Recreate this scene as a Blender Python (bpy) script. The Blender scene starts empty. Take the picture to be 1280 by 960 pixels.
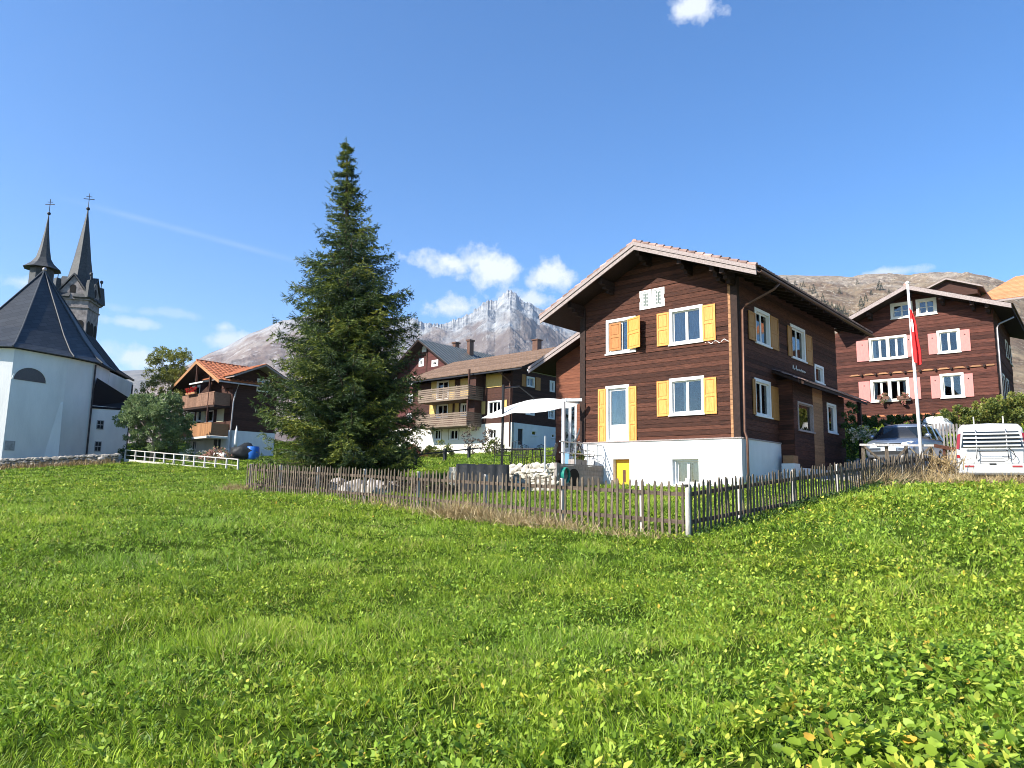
import bpy, math, random
import numpy as np
from mathutils import Vector, noise as mnoise
S = bpy.context.scene
COL = S.collection
rad = math.radians
random.seed(7)
RNG = np.random.default_rng(7)

# ------------------------------------------------------------------ camera, sky, sun, exposure
FPX, PITCH, ROLL, EYE = 885.0, rad(8.3), rad(1.07), 1.6
cam_d = bpy.data.cameras.new("camera")
cam = bpy.data.objects.new("camera", cam_d)
COL.objects.link(cam)
cam_d.sensor_width = 36.0
cam_d.lens = FPX / 1280.0 * 36.0
cam_d.clip_start = 0.1
cam_d.clip_end = 30000.0
cam.location = (0, 0, EYE)
from mathutils import Matrix
cam.matrix_world = (Matrix.Translation((0, 0, EYE)) @ Matrix.Rotation(rad(90) + PITCH, 4, 'X')
                    @ Matrix.Rotation(ROLL, 4, 'Z'))
S.camera = cam

SUN_EL, SUN_AZ = rad(37), math.atan2(-0.86, -0.50)       # azimuth from +Y towards +X
sun_dir = Vector((math.sin(SUN_AZ) * math.cos(SUN_EL), math.cos(SUN_AZ) * math.cos(SUN_EL), math.sin(SUN_EL)))
sun_d = bpy.data.lights.new("sun", 'SUN')
sun_d.energy = 5.0
sun_d.angle = rad(0.53)
sun_d.color = (1.0, 0.945, 0.86)
sun = bpy.data.objects.new("sun", sun_d)
COL.objects.link(sun)
sun.rotation_euler = (-sun_dir).to_track_quat('-Z', 'Y').to_euler()
S.view_settings.view_transform = 'Standard'
S.view_settings.look = 'None'
S.view_settings.gamma = 1.0
S.view_settings.exposure = 1.07
S.view_settings.use_curve_mapping = False
S.render.engine = 'CYCLES'
S.cycles.filter_width = 1.0


def pray(px, py):
    x, y = px - 640.0, 480.0 - py
    c, s = math.cos(ROLL), math.sin(ROLL)
    x, y = x * c - y * s, x * s + y * c
    return Vector((x, FPX * math.cos(PITCH) - y * math.sin(PITCH), FPX * math.sin(PITCH) + y * math.cos(PITCH)))


def at(px, py, Y):
    """point seen at picture position (px, py), at distance Y in front of the camera"""
    d = pray(px, py)
    return d * (Y / d.y) + Vector((0, 0, EYE))


# ---- world: Nishita sky plus a few small clouds laid out by direction
W = bpy.data.worlds.new("World")
S.world = W
W.use_nodes = True
nt = W.node_tree
nt.nodes.clear()


def N(t, typ, **kw):
    n = t.nodes.new(typ)
    for k, v in kw.items():
        setattr(n, k, v)
    return n


def math_n(t, op, a, b=None, clamp=False):
    n = t.nodes.new('ShaderNodeMath')
    n.operation = op
    n.use_clamp = clamp
    for i, v in enumerate((a, b)):
        if v is None:
            continue
        if hasattr(v, 'links'):
            t.links.new(v, n.inputs[i])
        else:
            n.inputs[i].default_value = v
    return n.outputs[0]


def build_world():
    L = nt.links.new
    out = N(nt, 'ShaderNodeOutputWorld')
    bg = N(nt, 'ShaderNodeBackground')
    bg.inputs['Strength'].default_value = 0.122
    sky = N(nt, 'ShaderNodeTexSky', sky_type='NISHITA', sun_disc=False, sun_elevation=SUN_EL,
            sun_rotation=SUN_AZ, altitude=1300, air_density=1.0, dust_density=0.6, ozone_density=2.2)
    hs = N(nt, 'ShaderNodeHueSaturation')
    hs.inputs['Saturation'].default_value = 1.32
    hs.inputs['Hue'].default_value = 0.504
    hs.inputs['Value'].default_value = 1.0
    L(sky.outputs[0], hs.inputs['Color'])
    tc = N(nt, 'ShaderNodeTexCoord')
    dirv = tc.outputs['Generated']
    ns = N(nt, 'ShaderNodeTexNoise')
    ns.inputs['Scale'].default_value = 26
    ns.inputs['Detail'].default_value = 7
    ns.inputs['Roughness'].default_value = 0.62
    L(dirv, ns.inputs['Vector'])
    nfac = ns.outputs[0]
    total = None
    clouds = [(560, 328, 50, 13, 1.0), (612, 336, 36, 24, 1.0), (590, 326, 30, 14, .9), (684, 345, 27, 20, 1.0), (568, 384, 40, 15, 1.0), (650, 374, 40, 12, .85),
              (867, 10, 27, 17, .9), (172, 447, 42, 15, .8), (202, 456, 34, 9, .7), (140, 440, 30, 12, .4), (296, 424, 30, 11, .75),
              (282, 408, 15, 8, .7), (25, 352, 22, 11, .55), (162, 403, 36, 6, .5), (1110, 341, 30, 5, .7), (215, 392, 60, 5, .25)]
    for (px, py, w, h, a) in clouds:
        d = pray(px, py).normalized()
        r = Vector((0, 0, 1)).cross(d).normalized() * -1
        u = d.cross(r).normalized() * -1
        vs = []
        for ax, sz in ((r, w), (u, h)):
            dp = N(nt, 'ShaderNodeVectorMath', operation='DOT_PRODUCT')
            L(dirv, dp.inputs[0])
            dp.inputs[1].default_value = tuple(ax)
            vs.append(math_n(nt, 'MULTIPLY', dp.outputs['Value'], FPX / sz * 0.95))
        q = math_n(nt, 'ADD', math_n(nt, 'MULTIPLY', vs[0], vs[0]), math_n(nt, 'MULTIPLY', vs[1], vs[1]))
        q = math_n(nt, 'SQRT', q)
        m = math_n(nt, 'SUBTRACT', 1.0, q)                           # 1 at the middle, 0 on the rim
        nn = math_n(nt, 'MULTIPLY', math_n(nt, 'SUBTRACT', nfac, 0.5), 3.4)
        m = math_n(nt, 'ADD', m, nn)
        m = math_n(nt, 'MULTIPLY', math_n(nt, 'ADD', m, 0.1), 1.15, True)
        # hemisphere test
        dp = N(nt, 'ShaderNodeVectorMath', operation='DOT_PRODUCT')
        L(dirv, dp.inputs[0])
        dp.inputs[1].default_value = tuple(d)
        m = math_n(nt, 'MULTIPLY', m, math_n(nt, 'GREATER_THAN', dp.outputs['Value'], 0.8))
        m = math_n(nt, 'MULTIPLY', m, a)
        total = m if total is None else math_n(nt, 'MAXIMUM', total, m)
    # contrail: a thin arc between two directions
    a, b = pray(95, 252).normalized(), pray(385, 330).normalized()
    nrm = a.cross(b).normalized()
    mid = (a + b).normalized()
    dp = N(nt, 'ShaderNodeVectorMath', operation='DOT_PRODUCT')
    L(dirv, dp.inputs[0])
    dp.inputs[1].default_value = tuple(nrm)
    q = math_n(nt, 'ABSOLUTE', dp.outputs['Value'])
    m = math_n(nt, 'SUBTRACT', 1.0, math_n(nt, 'MULTIPLY', q, 190), True)
    dm = N(nt, 'ShaderNodeVectorMath', operation='DOT_PRODUCT')
    L(dirv, dm.inputs[0])
    dm.inputs[1].default_value = tuple(mid)
    ext = math_n(nt, 'MULTIPLY', math_n(nt, 'SUBTRACT', dm.outputs['Value'], a.dot(mid) - .004), 90, True)
    m = math_n(nt, 'MULTIPLY', math_n(nt, 'MULTIPLY', m, ext), math_n(nt, 'MULTIPLY', nfac, 0.24))
    total = math_n(nt, 'MAXIMUM', total, m)
    mix = N(nt, 'ShaderNodeMixRGB')
    L(total, mix.inputs[0])
    L(hs.outputs[0], mix.inputs[1])
    mix.inputs[2].default_value = (4.2, 4.4, 4.7, 1)
    L(mix.outputs[0], bg.inputs['Color'])
    L(bg.outputs[0], out.inputs['Surface'])


build_world()

# ------------------------------------------------------------------ materials
MATS = {}


def material(name, col, rough=0.8, col2=None, nscale=4.0, stretch=(1, 1, 1), bump=0.0, bscale=None, metallic=0.0,
             island=0.0, spec=0.3, coords='Object', detail=5, col3=None, wave=None, contrast=1.0):
    if name in MATS:
        return MATS[name]
    m = bpy.data.materials.new(name)
    MATS[name] = m
    m.use_nodes = True
    t = m.node_tree
    L = t.links.new
    b = t.nodes['Principled BSDF']
    b.inputs['Roughness'].default_value = rough
    b.inputs['Metallic'].default_value = metallic
    b.inputs['Specular IOR Level'].default_value = spec
    b.inputs['Base Color'].default_value = (*col, 1)
    tc = N(t, 'ShaderNodeTexCoord')
    mp = N(t, 'ShaderNodeMapping')
    mp.inputs['Scale'].default_value = stretch
    L(tc.outputs[coords], mp.inputs['Vector'])
    last = None
    if col2 is not None:
        ns = N(t, 'ShaderNodeTexNoise')
        ns.inputs['Scale'].default_value = nscale
        ns.inputs['Detail'].default_value = detail
        ns.inputs['Roughness'].default_value = 0.6
        L(mp.outputs[0], ns.inputs['Vector'])
        rp = N(t, 'ShaderNodeValToRGB')
        lo, hi = 0.5 - 0.2 / contrast, 0.5 + 0.2 / contrast
        rp.color_ramp.elements[0].position = lo
        rp.color_ramp.elements[0].color = (*col, 1)
        rp.color_ramp.elements[1].position = hi
        rp.color_ramp.elements[1].color = (*col2, 1)
        if col3 is not None:
            e = rp.color_ramp.elements.new(0.5 + 0.28 / contrast)
            e.color = (*col3, 1)
        L(ns.outputs[0], rp.inputs[0])
        last = rp.outputs[0]
        L(last, b.inputs['Base Color'])
    if island > 0:
        g = N(t, 'ShaderNodeNewGeometry')
        hs = N(t, 'ShaderNodeHueSaturation')
        v = math_n(t, 'ADD', math_n(t, 'MULTIPLY', g.outputs['Random Per Island'], 2 * island), 1 - island)
        L(v, hs.inputs['Value'])
        if last is not None:
            L(last, hs.inputs['Color'])
        else:
            hs.inputs['Color'].default_value = (*col, 1)
        L(hs.outputs[0], b.inputs['Base Color'])
    if bump > 0:
        bn = N(t, 'ShaderNodeTexNoise')
        bn.inputs['Scale'].default_value = bscale or nscale * 2
        bn.inputs['Detail'].default_value = 6
        L(mp.outputs[0], bn.inputs['Vector'])
        bp = N(t, 'ShaderNodeBump')
        bp.inputs['Strength'].default_value = min(1.0, bump)
        bp.inputs['Distance'].default_value = 0.03
        L(bn.outputs[0], bp.inputs['Height'])
        L(bp.outputs[0], b.inputs['Normal'])
    return m


wood_dark = material('wood_dark', (0.026, 0.0095, 0.006), .8, (0.118, 0.043, 0.025), 3.0, (.9, .9, 16), .9, 12, island=.42, contrast=1.1, col3=(0.22, 0.105, 0.065))
wood_dark2 = material('wood_dark_village', (0.026, 0.010, 0.007), .8, (0.070, 0.028, 0.018), 3.0, (1, 1, 10), .3, 9, island=.25, contrast=.8)
wood_red = material('wood_red_brown', (0.12, 0.036, 0.018), .75, (0.20, 0.070, 0.034), 3.0, (1, 1, 12), .4, 9, island=.15)
wood_redhouse = material('wood_red_weathered', (0.028, 0.009, 0.007), .8, (0.135, 0.046, 0.030), 2.4, (1, 1, 16), .8, 10, island=.45, col3=(0.22, 0.10, 0.055), contrast=1.0)
wood_crimson = material('wood_crimson', (0.062, 0.018, 0.016), .8, (0.10, 0.034, 0.028), 3.0, (6, 6, 1), .3, 9, island=.12)
wood_eave = material('wood_eave', (0.016, 0.008, 0.006), .8, (0.036, 0.018, 0.013), 4, (3, 3, 3), .4, 14, island=.2)
wood_grey = material('wood_grey', (0.20, 0.17, 0.15), .85, (0.37, 0.33, 0.30), 3, (9, 9, 1.5), .5, 20, island=.25)
wood_picket = material('wood_picket', (0.060, 0.044, 0.030), .9, (0.20, 0.16, 0.115), 4, (6, 6, 1.2), .8, 22, island=.35)
wood_barge = material('wood_barge', (0.22, 0.175, 0.16), .8, (0.38, 0.32, 0.30), 3, (6, 6, 6), .3, 20)
wood_light = material('wood_light', (0.26, 0.125, 0.055), .7, (0.38, 0.20, 0.095), 3, (2, 2, 10), .4, 12, island=.2)
wood_balcony = material('wood_balcony', (0.13, 0.095, 0.07), .8, (0.25, 0.19, 0.14), 3, (2, 2, 10), .3, 12, island=.22)
wood_post = material('wood_post', (0.40, 0.37, 0.33), .85, (0.62, 0.58, 0.54), 3, (6, 6, 1), .4, 20)
shutter_y = material('shutter_yellow', (0.56, 0.235, 0.048), .6, (0.72, 0.34, 0.09), 3, (9, 9, 1.5), .2, 14, island=.05)
shutter_b = material('shutter_brown', (0.34, 0.13, 0.038), .6, (0.44, 0.19, 0.06), 3, (9, 9, 1.5), .2, 14, island=.05)
shutter_pale = material('shutter_pale_yellow', (0.46, 0.31, 0.09), .6, (0.58, 0.42, 0.15), 3, (9, 9, 1.5), .2, 14)
shutter_shaded = material('shutter_yellow_shaded', (0.34, 0.155, 0.045), .6, (0.46, 0.24, 0.075), 3, (9, 9, 1.5), .2, 14)  # yellow shutters of the side walls, with their shade darkened into the colour
shutter_p = material('shutter_pink', (0.52, 0.19, 0.17), .7, (0.58, 0.23, 0.20), 3, (4, 4, 1.5), .2, 14)
paint_white = material('paint_white', (0.70, 0.69, 0.67), .5, (0.78, 0.77, 0.75), 5, bump=.1)
paint_cream = material('paint_cream', (0.74, 0.70, 0.60), .6, (0.82, 0.78, 0.69), 5, bump=.1)
plaster = material('plaster_white', (0.60, 0.60, 0.58), .9, (0.74, 0.74, 0.73), 1.1, (1, 1, .6), contrast=.8, detail=9, bump=.35, bscale=45)
plaster_cream = material('plaster_cream', (0.70, 0.66, 0.56), .9, (0.78, 0.74, 0.65), 1.0, bump=.35, bscale=30)
plaster_church = material('plaster_church', (0.60, 0.60, 0.575), .9, (0.80, 0.80, 0.77), .5, (1, 1, .35), contrast=.9, bump=.4, bscale=14, detail=8)
stone_light = material('stone_light', (0.36, 0.33, 0.27), .9, (0.56, 0.52, 0.44), 3, bump=.9, bscale=8)
stone_grey = material('stone_grey', (0.16, 0.15, 0.13), .9, (0.34, 0.31, 0.27), 3, bump=.9, bscale=9, island=.3)
stone_pale = material('stone_pale', (0.26, 0.23, 0.20), .9, (0.42, 0.38, 0.34), 3, bump=.9, bscale=9, island=.25)
slate = material('slate', (0.020, 0.024, 0.030), .6, (0.060, 0.066, 0.078), 3, (1, 1, 3), .6, 16, island=.35, spec=.4)
slate_dark = material('slate_dark', (0.006, 0.007, 0.010), .75, (0.012, 0.014, 0.018), 3, (1, 1, 3), .5, 16, island=.2, spec=.12)
slate_spire = material('slate_spire', (0.020, 0.022, 0.024), .6, (0.055, 0.058, 0.058), 5, (1, 1, 1), .6, 20, spec=.4)
tower_stone = material('tower_stone', (0.12, 0.105, 0.10), .9, (0.32, 0.285, 0.27), 2.2, bump=.9, bscale=5, detail=8)
tile_orange = material('tile_orange', (0.26, 0.08, 0.032), .75, (0.40, 0.145, 0.065), 2, bump=.4, bscale=12, island=.12)
tile_brown = material('tile_brown', (0.15, 0.095, 0.062), .8, (0.25, 0.165, 0.115), 2, bump=.4, bscale=12, island=.15)
tile_pink = material('tile_pink', (0.17, 0.10, 0.08), .8, (0.42, 0.28, 0.235), 2, bump=.5, bscale=12, island=.42)
tile_apricot = material('tile_apricot', (0.52, 0.20, 0.09), .75, (0.64, 0.27, 0.13), 2, bump=.4, bscale=12, island=.1)
metal_roof = material('metal_roof', (0.045, 0.055, 0.058), .5, (0.085, 0.10, 0.105), 1.5, metallic=.2, spec=.5)
metal_pipe = material('metal_pipe', (0.30, 0.27, 0.26), .4, (0.42, 0.39, 0.38), 6, metallic=.6)
metal_copper = material('metal_brown', (0.10, 0.05, 0.035), .45, (0.15, 0.08, 0.05), 6, metallic=.4)
metal_dark = material('metal_dark', (0.025, 0.025, 0.028), .45, metallic=.3)
metal_grey = material('metal_grey', (0.42, 0.43, 0.44), .4, metallic=.5)
cloth_white = material('cloth_white', (0.60, 0.60, 0.56), .9, (0.68, 0.68, 0.64), 2, bump=.15)
cloth_curtain = material('cloth_curtain', (0.66, 0.68, 0.68), .9, (0.80, 0.81, 0.80), 3)
tarp_black = material('tarp_black', (0.010, 0.012, 0.013), .6, (0.020, 0.022, 0.024), 3, bump=.9, bscale=5, spec=.25)
plastic_blue = material('plastic_blue', (0.02, 0.12, 0.42), .4)
plastic_teal = material('plastic_teal', (0.02, 0.24, 0.18), .4)
paint_yellow = material('paint_yellow', (0.76, 0.38, 0.02), .5, (0.82, 0.43, 0.03), 4)
paint_red = material('paint_red', (0.70, 0.018, 0.020), .7, (0.78, 0.025, 0.025), 4)
paint_script = material('paint_script', (0.62, 0.60, 0.56), .8)
car_silver = material('car_silver', (0.30, 0.35, 0.42), .28, metallic=.75, spec=.6)
car_white = material('car_white', (0.47, 0.47, 0.46), .35, spec=.5)
rubber = material('rubber', (0.02, 0.02, 0.02), .85)
lamp_red = material('lamp_red', (0.24, 0.006, 0.010), .2, spec=.6)
lamp_clear = material('lamp_clear', (0.62, 0.64, 0.66), .1, spec=.8)
dark_hole = material('dark_hole', (0.010, 0.009, 0.008), .9)
gravel_m = material('gravel_ground', (0.27, 0.25, 0.23), .95, (0.38, 0.36, 0.33), 3, bump=.6, bscale=40)
bark = material('bark', (0.055, 0.040, 0.030), .95, (0.13, 0.10, 0.08), 3, (5, 5, 1), .9, 10)
bark_pale = material('bark_pale', (0.16, 0.13, 0.10), .95, (0.28, 0.24, 0.20), 3, (5, 5, 1), .9, 10)


def glass_mat(name, tint, dark=0.0):
    if name in MATS:
        return MATS[name]
    m = bpy.data.materials.new(name)
    MATS[name] = m
    m.use_nodes = True
    t = m.node_tree
    t.nodes.clear()
    L = t.links.new
    o = N(t, 'ShaderNodeOutputMaterial')
    tr = N(t, 'ShaderNodeBsdfTransparent')
    tr.inputs[0].default_value = (*tint, 1)
    gl = N(t, 'ShaderNodeBsdfGlossy')
    gl.inputs['Roughness'].default_value = 0.02
    fr = N(t, 'ShaderNodeFresnel')
    fr.inputs[0].default_value = 1.65
    mx = N(t, 'ShaderNodeMixShader')
    L(math_n(t, 'MULTIPLY', fr.outputs[0], 1.3, True), mx.inputs[0])
    L(tr.outputs[0], mx.inputs[1])
    L(gl.outputs[0], mx.inputs[2])
    L(mx.outputs[0], o.inputs[0])
    return m


glass = glass_mat('glass', (0.80, 0.84, 0.84))
glass_car = glass_mat('glass_car', (0.16, 0.19, 0.21))


def leaf_mat(name, stops, transl=0.35, rough=0.5, spec=0.35, patch=None, pscale=.35):
    """stops: list of (pos, rgb) read from the 'tone' attribute of every leaf; patch: a second colour in broad patches"""
    m = bpy.data.materials.new(name)
    MATS[name] = m
    m.use_nodes = True
    t = m.node_tree
    L = t.links.new
    b = t.nodes['Principled BSDF']
    out = t.nodes['Material Output']
    b.inputs['Roughness'].default_value = rough
    b.inputs['Specular IOR Level'].default_value = spec
    at_ = N(t, 'ShaderNodeAttribute', attribute_name='tone')
    rp = N(t, 'ShaderNodeValToRGB')
    els = rp.color_ramp.elements
    els[0].position, els[0].color = stops[0][0], (*stops[0][1], 1)
    els[1].position, els[1].color = stops[-1][0], (*stops[-1][1], 1)
    for p, c in stops[1:-1]:
        els.new(p).color = (*c, 1)
    L(at_.outputs['Fac'], rp.inputs[0])
    c = rp.outputs[0]
    if patch is not None:
        tc = N(t, 'ShaderNodeTexCoord')
        ns = N(t, 'ShaderNodeTexNoise')
        ns.inputs['Scale'].default_value = pscale
        ns.inputs['Detail'].default_value = 4
        L(tc.outputs['Object'], ns.inputs['Vector'])
        f = math_n(t, 'MULTIPLY', math_n(t, 'SUBTRACT', ns.outputs[0], .45), 4.0, True)
        mx = N(t, 'ShaderNodeMixRGB', blend_type='MULTIPLY')
        mx.inputs[2].default_value = (*patch, 1)
        L(f, mx.inputs[0])
        L(c, mx.inputs[1])
        c = mx.outputs[0]
    L(c, b.inputs['Base Color'])
    tl = N(t, 'ShaderNodeBsdfTranslucent')
    L(c, tl.inputs[0])
    mx = N(t, 'ShaderNodeMixShader')
    mx.inputs[0].default_value = transl
    L(b.outputs[0], mx.inputs[1])
    L(tl.outputs[0], mx.inputs[2])
    L(mx.outputs[0], out.inputs['Surface'])
    return m


grass_mat = leaf_mat('grass_blades', [(0, (0.035, 0.065, 0.006)), (.3, (0.12, 0.20, 0.010)), (.7, (0.325, 0.455, 0.024)), (.93, (0.48, 0.58, 0.07)), (1, (0.46, 0.36, 0.13))], .38, patch=(.78, .95, 1.4), pscale=.22)
herb_mat = leaf_mat('meadow_leaves', [(0, (0.028, 0.065, 0.008)), (.4, (0.12, 0.215, 0.014)), (.85, (0.35, 0.50, 0.06)), (.955, (0.54, 0.56, 0.09)), (1, (0.66, 0.42, 0.06))], .35, .55, .3, patch=(1.15, 1.0, .8), pscale=.3)
hay_mat = leaf_mat('dry_grass_blades', [(0, (0.22, 0.15, 0.065)), (.6, (0.42, 0.31, 0.15)), (1, (0.58, 0.47, 0.27))], .25)
fir_mat = leaf_mat('fir_needles', [(0, (0.016, 0.034, 0.012)), (.3, (0.040, 0.074, 0.018)), (.6, (0.105, 0.145, 0.022)), (1, (0.27, 0.27, 0.035))], .22, .6)
tree_mat = leaf_mat('tree_leaves', [(0, (0.08, 0.13, 0.045)), (.6, (0.19, 0.26, 0.10)), (1, (0.33, 0.38, 0.18))], .3)
larch_mat = leaf_mat('larch_leaves', [(0, (0.12, 0.14, 0.025)), (.6, (0.23, 0.25, 0.05)), (1, (0.36, 0.35, 0.09))], .3)
bush_mat = leaf_mat('bush_leaves', [(0, (0.04, 0.07, 0.015)), (.5, (0.12, 0.15, 0.03)), (.85, (0.26, 0.25, 0.05)), (1, (0.45, 0.33, 0.08))], .3)
hedge_mat = leaf_mat('hedge_leaves', [(0, (0.02, 0.055, 0.012)), (.6, (0.05, 0.10, 0.02)), (1, (0.12, 0.16, 0.03))], .25)
rust_mat = leaf_mat('rust_leaves', [(0, (0.10, 0.03, 0.02)), (.6, (0.26, 0.09, 0.05)), (1, (0.40, 0.20, 0.10))], .25)
brown_mat = leaf_mat('brown_leaves', [(0, (0.055, 0.040, 0.030)), (.6, (0.14, 0.10, 0.075)), (1, (0.25, 0.18, 0.13))], .2)
flower_red = leaf_mat('flower_red', [(0, (0.04, 0.09, 0.02)), (.3, (0.10, 0.15, 0.03)), (.4, (0.55, 0.02, 0.03)), (1, (0.70, 0.05, 0.06))], .25)
flower_pale = leaf_mat('flower_pale', [(0, (0.05, 0.10, 0.02)), (.45, (0.14, 0.20, 0.05)), (.55, (0.70, 0.66, 0.50)), (1, (0.80, 0.72, 0.66))], .25)
flower_pink = leaf_mat('flower_pink', [(0, (0.05, 0.10, 0.02)), (.45, (0.30, 0.26, 0.12)), (.55, (0.62, 0.22, 0.22)), (1, (0.75, 0.50, 0.40))], .25)


# ------------------------------------------------------------------ mesh helpers
class MB:
    def __init__(s):
        s.v, s.f = [], []

    def add(s, vs, fs):
        b = len(s.v)
        s.v += [tuple(p) for p in vs]
        s.f += [tuple(b + i for i in f) for f in fs]
        return s

    def hexa(s, p):
        """8 points: bottom four (ccw from above), top four"""
        return s.add(p, [(3, 2, 1, 0), (4, 5, 6, 7), (0, 1, 5, 4), (1, 2, 6, 5), (2, 3, 7, 6), (3, 0, 4, 7)])

    def box(s, x0, x1, y0, y1, z0, z1):
        return s.hexa([(x0, y0, z0), (x1, y0, z0), (x1, y1, z0), (x0, y1, z0), (x0, y0, z1), (x1, y0, z1), (x1, y1, z1), (x0, y1, z1)])

    def pbox(s, pl, u0, u1, n0, n1, z0, z1):
        p = [pl(u, n, z) for z in (z0, z1) for (u, n) in ((u0, n1), (u1, n1), (u1, n0), (u0, n0))]
        return s.hexa(p)

    def pcell(s, pl, c, n0, n1):
        (a0, b0, z0), (a1, b1, z1) = c
        p = [pl(a0, n1, z0), pl(b0, n1, z0), pl(b0, n0, z0), pl(a0, n0, z0), pl(a1, n1, z1), pl(b1, n1, z1), pl(b1, n0, z1), pl(a1, n0, z1)]
        return s.hexa(p)

    def beam(s, a, b, w, h, up=(0, 0, 1)):
        a, b = Vector(a), Vector(b)
        d = (b - a).normalized()
        r = d.cross(Vector(up))
        if r.length < 1e-4:
            r = Vector((1, 0, 0))
        r = r.normalized() * (w / 2)
        u = r.cross(d).normalized() * (h / 2)
        return s.hexa([a - r - u, a + r - u, b + r - u, b - r - u, a - r + u, a + r + u, b + r + u, b - r + u])

    def tube(s, pts, rs, n=8, cap=True):
        pts = [Vector(p) for p in pts]
        if not hasattr(rs, '__len__'):
            rs = [rs] * len(pts)
        b = len(s.v)
        for i, p in enumerate(pts):
            d = (pts[min(i + 1, len(pts) - 1)] - pts[max(i - 1, 0)])
            d = d.normalized() if d.length > 1e-6 else Vector((0, 0, 1))
            r = d.cross(Vector((0.03, 0.1, 1)) if abs(d.z) < .95 else Vector((1, 0.1, 0))).normalized()
            u = r.cross(d)
            for k in range(n):
                a = 2 * math.pi * k / n
                s.v.append(tuple(p + (r * math.cos(a) + u * math.sin(a)) * rs[i]))
        for i in range(len(pts) - 1):
            for k in range(n):
                k2 = (k + 1) % n
                s.f.append((b + i * n + k, b + i * n + k2, b + (i + 1) * n + k2, b + (i + 1) * n + k))
        if cap:
            s.f.append(tuple(b + k for k in range(n))[::-1])
            s.f.append(tuple(b + (len(pts) - 1) * n + k for k in range(n)))
        return s

    def extrude(s, poly, vec):
        n = len(poly)
        v = [Vector(p) for p in poly] + [Vector(p) + Vector(vec) for p in poly]
        return s.add(v, [tuple(range(n)), tuple(range(2 * n - 1, n - 1, -1))] + [(i, i + n, (i + 1) % n + n, (i + 1) % n) for i in range(n)])

    def blob(s, c, rx, ry, rz, rough=.2, seed=0, sub=2, zcut=None):
        import bmesh
        bm = bmesh.new()
        bmesh.ops.create_icosphere(bm, subdivisions=sub, radius=1)
        vs = []
        for v in bm.verts:
            k = 1 + rough * mnoise.noise(v.co * 1.6 + Vector((seed * 3.1, seed, 0)))*1.6
            q = Vector((v.co.x * rx * k, v.co.y * ry * k, v.co.z * rz * k))
            if zcut is not None:
                q.z = max(q.z, zcut)
            vs.append(tuple(q + Vector(c)))
        fs = [tuple(v.index for v in f.verts) for f in bm.faces]
        bm.free()
        return s.add(vs, fs)

    def build(s, name, mat, parent=None, smooth=False, bevel=0, fix=True):
        me = bpy.data.meshes.new(name)
        me.from_pydata(s.v, [], s.f)
        if fix:
            import bmesh
            bm = bmesh.new()
            bm.from_mesh(me)
            bmesh.ops.recalc_face_normals(bm, faces=bm.faces)
            bm.to_mesh(me)
            bm.free()
        if smooth:
            me.polygons.foreach_set('use_smooth', [True] * len(me.polygons))
        me.materials.append(mat)
        o = bpy.data.objects.new(name, me)
        COL.objects.link(o)
        if parent is not None:
            o.parent = parent
        if bevel:
            md = o.modifiers.new('bevel', 'BEVEL')
            md.width = bevel
            md.segments = 2
            md.limit_method = 'ANGLE'
        return o


def tag(o, label=None, cat=None, group=None, kind=None):
    if label:
        o['label'] = label
    if cat:
        o['category'] = cat
    if group:
        o['group'] = group
    if kind:
        o['kind'] = kind
    return o


def empty(name, loc, rz=0.0, label=None, cat=None, group=None):
    o = bpy.data.objects.new(name, None)
    o.location = loc
    o.rotation_euler = (0, 0, rz)
    o.empty_display_size = .2
    COL.objects.link(o)
    return tag(o, label, cat, group)


def copy_tree(o, parent=None):
    c = o.copy()
    COL.objects.link(c)
    if parent is not None:
        c.parent = parent
    for ch in list(o.children):
        copy_tree(ch, c)
    return c


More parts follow.
